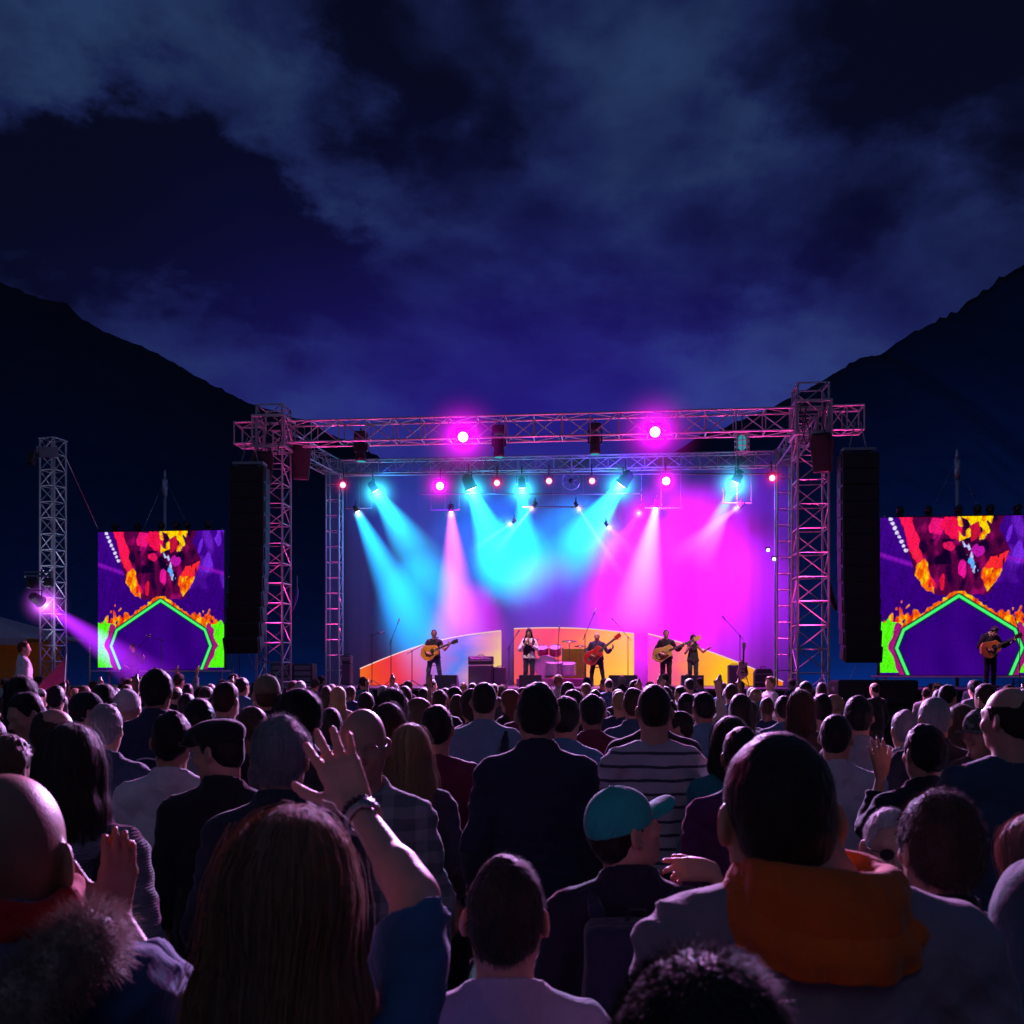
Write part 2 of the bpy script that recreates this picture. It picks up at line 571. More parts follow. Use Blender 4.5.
def hand(S, p, side, fine):
    a = p.arm(side); W = a['w']
    D = a['d'] / np.linalg.norm(a['d'])
    Nn = a['n'] - D * (a['n'] @ D); Nn /= np.linalg.norm(Nn)
    T = np.cross(D, Nn); T = T if T @ a['t'] > 0 else -T
    z = a.get('size', 1.0)
    if not fine:
        S.cap(W, W + D * .075 * z, .03, .034, .02)
        S.cap(W + D * .08 * z, W + D * .14 * z - Nn * .03, .027, .016, .02)
        S.cap(W + D * .03 + T * .02, W + D * .085 * z + T * .05, .014, .011, .012)
        return
    xs = (.030, .0105, -.0095, -.028); ln = (.072, .081, .075, .058)
    curl = a['curl']; curl = [curl] * 4 if isinstance(curl, (int, float)) else curl
    for i in range(4):
        S.cap(W + T * xs[i] * .62 * z, W + D * .088 * z * (1 - .05 * abs(i - 1.3)) + T * xs[i] * z, .0155 * z, .0128 * z, .012)
    S.ell(W + D * .035 * z + T * .018 * z - Nn * .006, (.02 * z, .03 * z, .02 * z), .015)
    for i in range(4):
        P0 = W + D * .088 * z * (1 - .05 * abs(i - 1.3)) + T * xs[i] * z
        ang = a['spread'] * (1.5 - i)
        d0 = D * math.cos(ang) + T * math.sin(ang)
        th = 0.0; rr = (.0098 if i < 3 else .0085) * z
        for j, fr in enumerate((.45, .31, .24)):
            th += curl[i] * (.8 if j == 0 else 1.0)
            dd = d0 * math.cos(th) - Nn * math.sin(th)
            P1 = P0 + dd * ln[i] * fr * z
            S.cap(P0, P1, rr, rr * .92, .004 if j else .007)
            P0 = P1; rr *= .92
    tc = a.get('thumb', .75); tn = a.get('tn', .25)
    B = W + D * .02 * z + T * .02 * z
    q1 = B + (D * math.cos(tc) + T * math.sin(tc) - Nn * tn) * .043 * z
    q2 = q1 + (D * math.cos(tc * .75) + T * math.sin(tc * .75) - Nn * tn) * .034 * z
    q3 = q2 + (D * math.cos(tc * .5) + T * math.sin(tc * .5) - Nn * tn * 1.2) * .026 * z
    S.cap(B, q1, .0165 * z, .0128 * z, .014); S.cap(q1, q2, .0125 * z, .011 * z, .005); S.cap(q2, q3, .011 * z, .0088 * z, .004)

def headsdf(S, p, fine):
    H = p.hp; R = p.R
    S.ell(H((0, -.012, .02)), (.076, .097, .098), .02, R=R)
    S.ell(H((0, .03, -.04)), (.062, .064, .084), .03, R=R)
    for s in (-1, 1):
        S.cap(H((s * .048, .0, -.065)), H((s * .012, .062, -.104)), .022, .017, .03)
    if fine:
        S.cap(H((-.036, .079, .018)), H((.036, .079, .018)), .0125, k=.02)
        for s in (-1, 1):
            S.ell(H((s * .045, .064, -.03)), (.02, .02, .018), .02, R=R)          # cheekbone
            S.ell(H((s * .031, .1, -.002)), (.018, .017, .012), .014, '-', R)     # socket
            S.ell(H((s * .031, .077, -.003)), (.0125, .0125, .0115), .003, R=R)   # eyeball under the lid
            S.cap(H((s * .02, .0885, .003)), H((s * .042, .083, .002)), .0035, .0035, .003)
        S.cap(H((0, .09, .002)), H((0, .112, -.036)), .0085, .0125, .01)
        for s in (-1, 1): S.ell(H((s * .012, .101, -.041)), (.009, .01, .008), .006, R=R)
        S.cap(H((-.02, .088, -.066)), H((.02, .088, -.066)), .0075, .0075, .008)
        S.cap(H((-.017, .089, -.077)), H((.017, .089, -.077)), .008, .008, .008)
        S.cap(H((-.022, .099, -.0715)), H((.022, .099, -.0715)), .0028, .0028, .004, '-')
        S.ell(H((0, .076, -.1)), (.018, .016, .015), .015, R=R)
    else:
        S.cap(H((0, .088, .0)), H((0, .108, -.038)), .010, .014, .012)
        for s in (-1, 1): S.ell(H((s * .031, .1, -.002)), (.018, .016, .012), .014, '-', R)
    for s in (-1, 1):
        E = R @ np.array(Matrix.Rotation(s * .55, 3, 'Z') @ Matrix.Rotation(-.15, 3, 'X'))
        S.ell(H((s * .084, -.016, -.012)), (.0095, .022, .034), .008, R=E)
        S.cap(H((s * .074, -.002, -.042)), H((s * .078, -.006, -.03)), .008, .009, .008)
        if fine: S.ell(H((s * .096, -.008, -.01)), (.009, .012, .019), .006, '-', E)
    nb = .055 if p.sex == 'm' else .047
    nb *= (.6 + .4 * p.b)
    S.cap(H((0, -.028, -.075)), (0, -.012, 1.43), nb, nb * 1.12, .03)
    S.cap(H((0, -.02, -.06)), (0, -.0, 1.47), nb * .9, nb, .03)

def body_mesh(p, h, fine=False, sleeves=2.0, legs=True, fine_hands=None):
    S = SDF()
    t = -.012
    torso(S, p, t)
    for s in (-1, 1):
        fr = sleeves if isinstance(sleeves, (int, float)) else sleeves[s]
        if fr >= 1.9: armseg(S, p, s, t * .6, 2.0)
        else:
            armseg(S, p, s, -.004, 2.0)
    for s in (-1, 1):
        hand(S, p, s, fine_hands if fine_hands is not None else fine)
    if legs:
        for s in (-1, 1):
            g = p.leg(s)
            S.cap(g['h'], g['k'], .075 * p.b, .05, .03); S.cap(g['k'], g['a'], .048, .036, .02)
            S.cap(g['a'] + (0, 0, -.04), g['a'] + g['f'] * .8, .036, .03, .02)
    headsdf(S, p, fine)
    return S.grid_mesh(h, 'body')

def top_sdf(p, style, t=None, sleeves=1.97, seed=0, hem=.86):
    S = SDF()
    t = {'tee': .012, 'shirt': .013, 'jacket': .017, 'sweater': .014, 'coat': .022}.get(style, .014) if t is None else t
    torso(S, p, t)
    S.cap((0, -.004, 1.02), (0, -.006, .84), .15 * p.b + t, (.178 if p.sex == 'm' else .185) * p.b + t, .05, sc=(1, 1.4, 1))
    if hem < .86:
        S.cap((0, -.005, .9), (0, -.005, hem + .02), .163 * p.b + t + .004, .167 * p.b + t + .01, .04, sc=(1, 1.48, 1))
    for s in (-1, 1):
        fr = sleeves if isinstance(sleeves, (int, float)) else sleeves[s]
        armseg(S, p, s, t * (1.0 if style != 'tee' else 1.2), fr)
        if 1.2 < fr < 1.9:
            pass
    if style in ('jacket', 'shirt', 'coat'):
        S.cap((0, -.016, 1.43), (0, -.004, 1.505 if style != 'shirt' else 1.497), .098, .088, .01)
    if style == 'sweater':
        S.cap((0, -.012, 1.43), (0, -.004, 1.468), .094, .086, .015)
    def folds(F, P):
        q = P * np.array((1.0, 1.0, .55))
        w = wave_noise(q, 26, seed) * .005
        r1 = np.abs(wave_noise(P * np.array((.7, .7, 1.5)) + P[:, [2, 0, 1]] * .35, 30, seed + 3))
        r2 = np.abs(wave_noise(P * np.array((1.1, .8, 1.1)) - P[:, [2, 2, 0]] * .5, 24, seed + 7))
        w = w + (.45 - np.minimum(r1, .9)) * -.010 + (.4 - np.minimum(r2, .8)) * -.007
        return F + w * np.maximum(np.clip((1.47 - P[:, 2]) * 7, .12, 1), np.clip((np.abs(P[:, 0]) - .15) * 20, 0, 1) * 1.25)
    S.fn(folds)
    for s in (-1, 1):
        fr = sleeves if isinstance(sleeves, (int, float)) else sleeves[s]
        a = p.arm(s)
        if fr < 1:
            c = a['s'] + (a['e'] - a['s']) * fr; dd = a['e'] - a['s']
        else:
            c = a['e'] + (a['w'] - a['e']) * (fr - 1); dd = a['w'] - a['e']
        dd = dd / np.linalg.norm(dd)
        S.cap(c + dd * .004, c + dd * .2, .085 if fr > 1.5 else .1, .085 if fr > 1.5 else .1, .014, '-')
    S.cap((0, -.008, 1.43), tuple(HEADPIV + p.headoff + np.array((0, .0, .03))), (.066 if p.sex == 'm' else .06) * (.6 + .4 * p.b), (.066 if p.sex == 'm' else .056) * (.6 + .4 * p.b), .012, '-')
    S.box((0, .0, hem - .1), (.5, .4, .1), .0, .006, '-')
    if style in ('jacket', 'shirt', 'coat', 'sweater'):
        S.fn(lambda F, P: np.where(np.hypot(P[:, 0], P[:, 1]) < .14, np.maximum(F, P[:, 2] + P[:, 1] * .45 - (1.505 if style in ('jacket', 'coat') else 1.49 if style == 'shirt' else 1.47)), F))
    return S

def trousers_mesh(p, h, t=.014):
    S = SDF()
    S.cap((0, -.003, .97), (0, -.006, .89), .136 * p.b, .15 * p.b + t * .3, .02, sc=(1, 1.48 / (1 + (p.b - 1) * .6), 1))
    for s in (-1, 1):
        g = p.leg(s)
        S.cap(g['h'] - (0, 0, .03), g['k'], .076 * p.b + t, .057 + t, .02); S.cap(g['k'], g['a'] + (0, 0, -.0), .055 + t, .046 + t, .03)
    S.fn(lambda F, P: F + wave_noise(P * np.array((1, 1, .8)), 30, 2) * .005)
    return S.grid_mesh(h, 'trousers')

def shoes_mesh(p, h):
    S = SDF()
    for s in (-1, 1):
        g = p.leg(s)
        S.cap(g['a'] + (0, -.03, -.035), g['a'] + g['f'] * .85 + (0, 0, .012), .05, .04, .02)
        S.cap(g['a'] + (0, 0, .0), g['a'] + (0, -.01, -.03), .045, .05, .02)
    S.box((0, 0, -.095), (.9, .9, .09), .0, .004, '-')
    return S.grid_mesh(h, 'shoes')

def hair_sdf(p, style, seed=0, fine=False):
    S = SDF(); H = p.hp; R = p.R
    def local(P): return (P - HEADPIV - p.headoff) @ R - HEADC
    amp = 1.0
    if style in ('short', 'buzz', 'balding', 'thick', 'curly'):
        t = {'short': .008, 'buzz': .0055, 'balding': .008, 'thick': .016, 'curly': .024}[style]
        S.ell(H((0, -.014, .022)), (.077 + t * .75, .097 + t, .098 + t * (1.1 if style != 'balding' else .6)), .02, R=R)
        S.ell(H((0, -.05, -.03)), (.062 + t * .5, .055 + t * .6, .06 + t * .5), .02, R=R)
        def cut(F, P):
            q = local(P)
            zm = np.interp(q[:, 1], [-.12, -.06, -.035, -.012, .005, .022, .045, .075, .1], [-.085, -.082, -.055, -.005, .012, -.018, .045, .07, .08])
            zm = zm + np.where(np.abs(q[:, 0]) < .05, np.where(q[:, 1] > .03, .018, 0), 0)
            G = np.maximum(F, (zm - q[:, 2]) * .8)
            if style == 'balding':
                top = np.minimum(q[:, 2] - .045, (q[:, 1] + .09))
                G = np.maximum(G, top * .7)
            w = wave_noise(P * np.array((1, 1, .7)), 130 if style != 'curly' else 170, seed) * (.0022 if style in ('buzz', 'balding') else .0035 if style != 'curly' else .006)
            return G + w + wave_noise(P, 45, seed + 1) * (.0015 if style in ('buzz', 'balding') else .004)
        S.fn(cut)
    elif style in ('long', 'bob', 'pony', 'shoulder'):
        t = .022
        S.ell(H((0, -.016, .022)), (.079 + t * .7, .1 + t, .1 + t), .02, R=R)
        zl = {'long': -.36, 'bob': -.13, 'pony': -.07, 'shoulder': -.22}[style]
        wid = .075 if style != 'long' else .085
        for s in (-1, 1):
            S.cap(H((s * .062, -.01, .0)), H((s * wid, -.025, max(zl, -.13))), .035, .036, .03)
            if zl < -.13: S.cap(H((s * wid, -.025, -.13)), H((s * (wid + .02), -.06, zl)), .037, .03, .03)
        S.chain([H((0, -.07, .0)), H((0, -.075, -.09)), H((0, -.085, max(zl, -.16)))], [.06, .062, .055], .05, sc=None)
        if zl < -.16:
            S.chain([H((0, -.085, -.14)), H((0, -.1, zl))], [.06, .045], .05)
            S.chain([H((.045, -.08, -.14)), H((.05, -.095, zl * .95))], [.05, .04], .05)
            S.chain([H((-.045, -.08, -.14)), H((-.05, -.095, zl * .97))], [.05, .04], .05)
        if style == 'pony':
            S.chain([H((0, -.12, .01)), H((0, -.16, -.04)), H((0, -.15, -.2))], [.028, .034, .016], .02)
        S.ell(H((0, .118, -.03)), (.066, .085, .105), .012, '-', R)
        def cut(F, P):
            q = P.copy(); q[:, 2] *= .22
            return F + wave_noise(q, 110, seed) * .0028 + wave_noise(q, 320, seed + 2) * .001
        S.fn(cut)
    return S

def cap_parts(p, h, root, mat, brimlen=.075, flat=False, beanie=False):
    H = p.hp; R = p.R
    S = SDF()
    if beanie:
        S.ell(H((0, -.014, .03)), (.088, .108, .112), .01, R=R)
        S.fn(lambda F, P: np.maximum(F, (-.0 - ((P - HEADPIV - p.headoff) @ R - HEADC)[:, 2] + .02 * ((P - HEADPIV - p.headoff) @ R - HEADC)[:, 1] / .1)) + wave_noise(P, 90, 1) * .002)
        return put('beanie', S.grid_mesh(h, 'beanie'), root, mat)
    if flat:
        S.ell(H((0, .0, .075)), (.092, .128, .052), .02, R=R)
        S.ell(H((0, -.02, .05)), (.086, .106, .06), .02, R=R)
        S.cap(H((-.05, .095, .05)), H((.05, .095, .05)), .016, k=.03)
        S.ell(H((0, .115, .045)), (.07, .05, .012), .02, R=R)
        S.fn(lambda F, P: np.maximum(F, (.018 - ((P - HEADPIV - p.headoff) @ R - HEADC)[:, 2])) + wave_noise(P, 60, 1) * .002)
        return put('flat_cap', S.grid_mesh(h, 'flat_cap'), root, mat)
    S.ell(H((0, -.012, .03)), (.0855, .1075, .102), .01, R=R)
    S.fn(lambda F, P: np.maximum(F, (.005 - ((P - HEADPIV - p.headoff) @ R - HEADC)[:, 2]) + 0) + wave_noise(P, 40, 1) * .0015)
    c = put('cap', S.grid_mesh(h, 'cap'), root, mat)
    B = SDF()
    B.ell(H((0, .094, .035)), (.074, .088, .035), .01, R=R)
    def cutb(F, P):
        q = (P - HEADPIV - p.headoff) @ R - HEADC
        return np.maximum(F, np.maximum(.07 - q[:, 1], np.abs(q[:, 2] - .03 + q[:, 0] ** 2 * 3.2 - (q[:, 1] - .085) * .2) - .0045))
    B.fn(cutb)
    put('brim', B.grid_mesh(min(h, .0035), 'brim'), c, mat)
    m = MB()
    c0 = H((0, -.012, .133)); m.lathe([(.0, .004), (.007, .002), (.008, -.002)], tuple(c0), 10)
    for k in range(6):
        a = k * PI / 3 + PI / 6
        pts = []
        for j in range(9):
            th = j / 8 * 1.45
            pts.append(H((.086 * math.sin(th) * math.cos(a), -.012 + .108 * math.sin(th) * math.sin(a), .03 + .1025 * math.cos(th))))
        m.path(pts, .0012, 4)
    m.build('stitching', mat, c)
    return c

def glasses(p, root, mat, dark=None):
    H = p.hp; m = MB()
    for s in (-1, 1):
        pts = [H((s * .033 + .023 * math.cos(a), .1 - abs(.023 * math.cos(a) * s + .0) * .12, -.002 + .018 * math.sin(a))) for a in [k * PI / 8 for k in range(16)]]
        m.path(pts, .0016, 5, True)
        m.path([H((s * .056, .096, .004)), H((s * .078, .07, .005)), H((s * .083, -.005, .002))], .0016, 5)
    m.path([H((-.011, .1, .002)), H((0, .104, .005)), H((.011, .1, .002))], .0015, 5)
    g = m.build('glasses', mat, root, True)
    if dark is not None:
        l = MB()
        for s in (-1, 1):
            pts = [H((s * .033 + .0225 * math.cos(a), .1005, -.002 + .0175 * math.sin(a))) for a in [k * PI / 8 for k in range(16)]]
            l.add(pts, [tuple(range(16))])
        l.build('lens', dark, g)
    return g

# ---- strands of hair and fur
def strands_mesh(P, D, length, width, droop=.3, seg=4, jit=.35, seed=0, gravity=(0, 0, -1)):
    """tapered three-sided hairs growing from points P along D"""
    r = np.random.default_rng(seed); n = len(P)
    D = D + r.normal(size=D.shape) * jit; D /= np.linalg.norm(D, axis=1)[:, None]
    L = length * r.uniform(.55, 1.25, n)
    rings = []; p = P.copy(); d = D.copy(); g = np.array(gravity, float)
    kink = r.normal(size=D.shape) * .12
    for j in range(seg + 1):
        a = np.cross(d, np.array((.31, .2, .93))); a /= np.linalg.norm(a, axis=1)[:, None] + 1e-9
        b = np.cross(d, a)
        w = width * (1 - j / seg * .85)
        rings.append(np.stack([p + (a * math.cos(t) + b * math.sin(t)) * w for t in (0, 2.094, 4.189)], 1))
        d = d + g * droop / seg + kink / seg; d /= np.linalg.norm(d, axis=1)[:, None]
        p = p + d * (L / seg)[:, None]
    V = np.stack(rings, 1).reshape(-1, 3); m = (seg + 1) * 3
    q = []
    for j in range(seg):
        for k in range(3):
            q.append((j * 3 + k, j * 3 + (k + 1) % 3, (j + 1) * 3 + (k + 1) % 3, (j + 1) * 3 + k))
    q = np.array(q)
    Q = (q[None] + (np.arange(n) * m)[:, None, None]).reshape(-1, 4)
    return V, Q

def sample_mesh(me, n, seed=0):
    nv = len(me.vertices); V = np.empty(nv * 3, np.float32); me.vertices.foreach_get('co', V); V = V.reshape(-1, 3).astype(float)
    Q = np.empty(len(me.loops), np.int32); me.loops.foreach_get('vertex_index', Q); Q = Q.reshape(-1, 4)
    a, b, c, d = (V[Q[:, i]] for i in range(4))
    nn = np.cross(c - a, d - b); ar = np.linalg.norm(nn, axis=1); nn /= ar[:, None] + 1e-12
    r = np.random.default_rng(seed); i = r.choice(len(Q), n, p=ar / ar.sum())
    u, v = r.random(n)[:, None], r.random(n)[:, None]
    return (a[i] * (1 - u) + b[i] * u) * (1 - v) + (d[i] * (1 - u) + c[i] * u) * v, nn[i]

def combed(S, roots, p, nstep, step, off, width, seed=0, wob=.25, zmin=None):
    """long hairs that run down over the hair mass S"""
    r = np.random.default_rng(seed); n = len(roots)
    P = roots.copy(); offs = off * r.uniform(.3, 1.6, n); offs = np.where(r.random(n) < .1, offs * r.uniform(1.5, 4.5, n), offs)
    ph = r.uniform(0, 6.28, n); rings = []
    L = r.uniform(.6, 1.0, n)
    for j in range(nstep + 1):
        e = .004
        f0 = S.eval(P)
        G = np.stack([S.eval(P + np.eye(3)[i] * e) - f0 for i in range(3)], 1) / e
        G /= np.linalg.norm(G, axis=1)[:, None] + 1e-9
        lift = offs * (1 + 1.2 * (j / nstep) ** 2)
        P = P - G * np.clip(f0 - lift, -.02, .02)[:, None]
        g = np.array((0, 0, -1.0)); back = np.array((0, -.25, 0))
        t = g + back - G * ((g + back) * G).sum(1)[:, None]
        t[:, 0] += wob * .12 * np.sin(ph + j * .7); t[:, 1] += wob * .12 * np.cos(ph * 1.7 + j * .6)
        ln = np.linalg.norm(t, axis=1); 
        side = np.stack([np.sin(ph), np.cos(ph), np.zeros(n)], 1)
        t = np.where((ln < .25)[:, None], side * .5 + np.array((0, -.4, 0)), t)
        t /= np.linalg.norm(t, axis=1)[:, None] + 1e-9
        a = np.cross(t, G); a /= np.linalg.norm(a, axis=1)[:, None] + 1e-9
        w = width * (1 - .7 * j / nstep)
        rings.append(np.stack([P + a * w, P - a * w * .5 + G * w * .8, P - a * w * .5 - G * w * .8], 1))
        P = P + t * (step * L)[:, None]
    V = np.stack(rings, 1).reshape(-1, 3); m = (nstep + 1) * 3
    q = []
    for j in range(nstep):
        for k in range(3):
            q.append((j * 3 + k, j * 3 + (k + 1) % 3, (j + 1) * 3 + (k + 1) % 3, (j + 1) * 3 + k))
    q = np.array(q)
    return V, (q[None] + (np.arange(n) * m)[:, None, None]).reshape(-1, 4)

def merge_mesh(me, V, Q, name):
    nv = len(me.vertices); A = np.empty(nv * 3, np.float32); me.vertices.foreach_get('co', A)
    B = np.empty(len(me.loops), np.int32); me.loops.foreach_get('vertex_index', B)
    return np_mesh(name, np.concatenate([A.reshape(-1, 3), V]), np.concatenate([B.reshape(-1, 4), Q + nv]))
# ------------------------------------------------------------------ camera, sky, added fill light
def lin(*c): return tuple((x / 255 / 12.92) if x / 255 <= .04045 else ((x / 255 + .055) / 1.055) ** 2.4 for x in c)

cam = bpy.data.cameras.new('camera'); camo = bpy.data.objects.new('camera', cam); COL.objects.link(camo)
camo.location = (0, 0, EYE); camo.rotation_euler = (PI / 2, 0, 0)
cam.lens = 35; cam.sensor_width = 36; cam.shift_y = (HOR - 512) / 1024
cam.clip_start = .05; cam.clip_end = 3000
cam.dof.use_dof = True; cam.dof.focus_distance = 24.0; cam.dof.aperture_fstop = 9
scene.camera = camo
scene.view_settings.view_transform = 'Standard'; scene.view_settings.look = 'None'
scene.view_settings.exposure = 0; scene.view_settings.gamma = 1
scene.render.engine = 'CYCLES'
cy = scene.cycles
cy.use_denoising = True
try: cy.denoiser = 'OPENIMAGEDENOISE'
except Exception: pass
cy.max_bounces = 5; cy.diffuse_bounces = 2; cy.glossy_bounces = 2; cy.transmission_bounces = 2; cy.transparent_max_bounces = 24
cy.volume_bounces = 0; cy.volume_max_steps = 256
cy.sample_clamp_indirect = 3.0
cy.use_light_tree = True
cy.caustics_reflective = False; cy.caustics_refractive = False

def build_sky():
    w = bpy.data.worlds.new('World'); scene.world = w; w.use_nodes = True
    w.cycles.sampling_method = 'MANUAL'; w.cycles.sample_map_resolution = 256
    nt = w.node_tree; nt.nodes.clear(); L = nt.links.new
    out = N(nt, 'ShaderNodeOutputWorld'); bg = N(nt, 'ShaderNodeBackground', i_Strength=1.0)
    tc = N(nt, 'ShaderNodeTexCoord'); D = tc.outputs['Generated']
    sp = N(nt, 'ShaderNodeSeparateXYZ'); L(D, sp.inputs[0])
    # the last light of the day
    sky = N(nt, 'ShaderNodeTexSky'); sky.sky_type = 'NISHITA'; sky.sun_disc = False
    sky.sun_elevation = math.radians(1.0); sky.sun_rotation = math.radians(200); sky.air_density = 1.2; sky.ozone_density = 3.0
    # cloud layers: broad banks with billowing edges
    st_ = N(nt, 'ShaderNodeMapping'); st_.inputs['Scale'].default_value = (1.0, 1.0, 1.7); L(D, st_.inputs['Vector'])
    n1 = N(nt, 'ShaderNodeTexNoise', i_Scale=3.4, i_Detail=7.0, i_Roughness=.55, i_Distortion=.35); L(st_.outputs[0], n1.inputs['Vector'])
    n2 = N(nt, 'ShaderNodeTexNoise', i_Scale=8.0, i_Detail=6.0, i_Roughness=.6); L(st_.outputs[0], n2.inputs['Vector'])
    dw0 = N(nt, 'ShaderNodeVectorMath'); dw0.operation = 'MULTIPLY_ADD'; L(n2.outputs['Color'], dw0.inputs[0]); dw0.inputs[1].default_value = (.1, .1, .1); L(st_.outputs[0], dw0.inputs[2])
    vo = N(nt, 'ShaderNodeTexVoronoi', i_Scale=14.0); L(dw0.outputs[0], vo.inputs['Vector'])
    wv = N(nt, 'ShaderNodeVectorMath'); wv.operation = 'SCALE'; wv.inputs['Scale'].default_value = .22
    c5 = N(nt, 'ShaderNodeVectorMath'); c5.operation = 'SUBTRACT'; L(n2.outputs['Color'], c5.inputs[0]); c5.inputs[1].default_value = (.5, .5, .5)
    L(c5.outputs[0], wv.inputs[0])
    dw = N(nt, 'ShaderNodeVectorMath'); dw.operation = 'ADD'; L(D, dw.inputs[0]); L(wv.outputs[0], dw.inputs[1])
    def blob(px, py, r, vec=None, sx=1.0):
        d = Vector(((px - 512) / FPX, 1, (HOR - py) / FPX)).normalized()
        s = N(nt, 'ShaderNodeVectorMath'); s.operation = 'SUBTRACT'; L(vec or dw.outputs[0], s.inputs[0]); s.inputs[1].default_value = d
        m = N(nt, 'ShaderNodeVectorMath'); m.operation = 'MULTIPLY'; L(s.outputs[0], m.inputs[0]); m.inputs[1].default_value = (sx, 1, 1)
        l = N(nt, 'ShaderNodeVectorMath'); l.operation = 'LENGTH'; L(m.outputs[0], l.inputs[0])
        q = mathn(nt, 'DIVIDE', l.outputs['Value'], r)
        return mathn(nt, 'POWER', 2.718, mathn(nt, 'MULTIPLY', mathn(nt, 'MULTIPLY', q, q), -1.0))
    cover = mathn(nt, 'ADD', mathn(nt, 'MULTIPLY', mathn(nt, 'SUBTRACT', n1.outputs['Fac'], .5), 3.4), mathn(nt, 'MULTIPLY', mathn(nt, 'SUBTRACT', .45, vo.outputs['Distance']), .55))
    for (px, py, r, sx, a) in [(50, 185, .11, .8, 1.5), (150, 165, .07, .8, 1.4), (215, 195, .062, .8, 1.3), (280, 228, .052, .8, 1.1), (300, 250, .08, .7, .5), (250, 300, .07, .5, .35), (60, 20, .07, .6, .4),
                               (400, 70, .14, .75, .8), (470, 170, .1, .75, .4), (560, 40, .09, .8, .4), (900, 75, .16, .75, .95), (985, 130, .1, .8, .5), (760, 250, .13, .5, .4), (560, 260, .14, .5, .4), (620, 150, .08, .6, .3),
                               (100, 80, .05, .6, -1.4), (225, 40, .055, .9, -.6), (340, 178, .06, .6, -1.5), (262, 122, .05, .8, -1.1), (640, 75, .085, .8, -1.3), (705, 345, .06, .35, -.9), (830, 330, .07, .45, -.25), (60, 265, .06, .4, -.6), (970, 235, .07, .6, -.9), (535, 150, .055, .8, -1.0), (420, 240, .05, .6, -.7), (600, 215, .045, .5, -.6), (440, 310, .05, .6, -.15), (1010, 40, .05, .7, -.4), (20, 40, .05, .7, -.9), (745, 160, .06, .7, -.9), (870, 190, .05, .6, -.5), (190, 340, .06, .5, -.2)]:
        cover = mathn(nt, 'ADD', cover, mathn(nt, 'MULTIPLY', blob(px, py, r, None, sx), a))
    cov = mathn(nt, 'ADD', mathn(nt, 'MULTIPLY', cover, .62), .40, clamp=True)
    col0 = ramp(nt, cov, [(0, lin(36, 55, 93)), (.22, lin(31, 46, 83)), (.42, lin(24, 34, 74)), (.62, lin(18, 25, 60)), (.85, lin(10, 14, 38)), (1, lin(7, 9, 28))])
    base = N(nt, 'ShaderNodeMix'); base.data_type = 'RGBA'; base.blend_type = 'ADD'; base.inputs[0].default_value = .0002
    L(col0, base.inputs[6]); L(sky.outputs[0], base.inputs[7]); col = base.outputs[2]
    # glow of the stage on low cloud, painted into the sky colour
    g1 = blob(530, 450, .2, None, .6); g2 = blob(560, 440, .13, D, .42)
    ga = mixc(nt, g1, (0, 0, 0), lin(7, 8, 56)); gb = mixc(nt, g2, (0, 0, 0), lin(30, 14, 108))
    col = mixc(nt, 1.0, col, ga, 'ADD'); col = mixc(nt, 1.0, col, gb, 'ADD')
    # the ground half is dark
    below = mathn(nt, 'LESS_THAN', sp.outputs['Z'], -.01)
    col = mixc(nt, below, col, lin(8, 8, 18))
    L(col, bg.inputs[0]); L(bg.outputs[0], out.inputs[0])
build_sky()

sl = bpy.data.lights.new('fill_sun', 'SUN'); sl.energy = .07; sl.angle = math.radians(25); sl.color = (.7, .78, 1.0)
so = bpy.data.objects.new('fill_sun', sl); COL.objects.link(so)
so.rotation_euler = (math.radians(52), 0, math.radians(-14))       # sun lamp added as fill, from behind and above the viewer

# ------------------------------------------------------------------ ground and hills
def ground_mat():
    m, nt, out = newmat('trodden_grass'); L = nt.links.new
    b = N(nt, 'ShaderNodeBsdfPrincipled', i_Roughness=.95); tc = N(nt, 'ShaderNodeTexCoord')
    n1 = N(nt, 'ShaderNodeTexNoise', i_Scale=.6, i_Detail=8.0); L(tc.outputs['Object'], n1.inputs['Vector'])
    n2 = N(nt, 'ShaderNodeTexNoise', i_Scale=40.0, i_Detail=5.0); L(tc.outputs['Object'], n2.inputs['Vector'])
    c = ramp(nt, n1.outputs['Fac'], [(.35, (.03, .045, .018)), (.55, (.05, .055, .025)), (.7, (.07, .055, .035))])
    L(mixc(nt, n2.outputs['Fac'], c, (.02, .025, .012)), b.inputs['Base Color'])
    bp = N(nt, 'ShaderNodeBump', i_Strength=.8, i_Distance=.04); L(n2.outputs['Fac'], bp.inputs['Height']); L(bp.outputs[0], b.inputs['Normal'])
    L(b.outputs[0], out.inputs[0]); return m
GROUND = ground_mat()
g = mesh_obj('ground', [(-1500, -300, 0), (1500, -300, 0), (1500, 2000, 0), (-1500, 2000, 0)], [(0, 1, 2, 3)], GROUND)
tag(g, kind='structure')

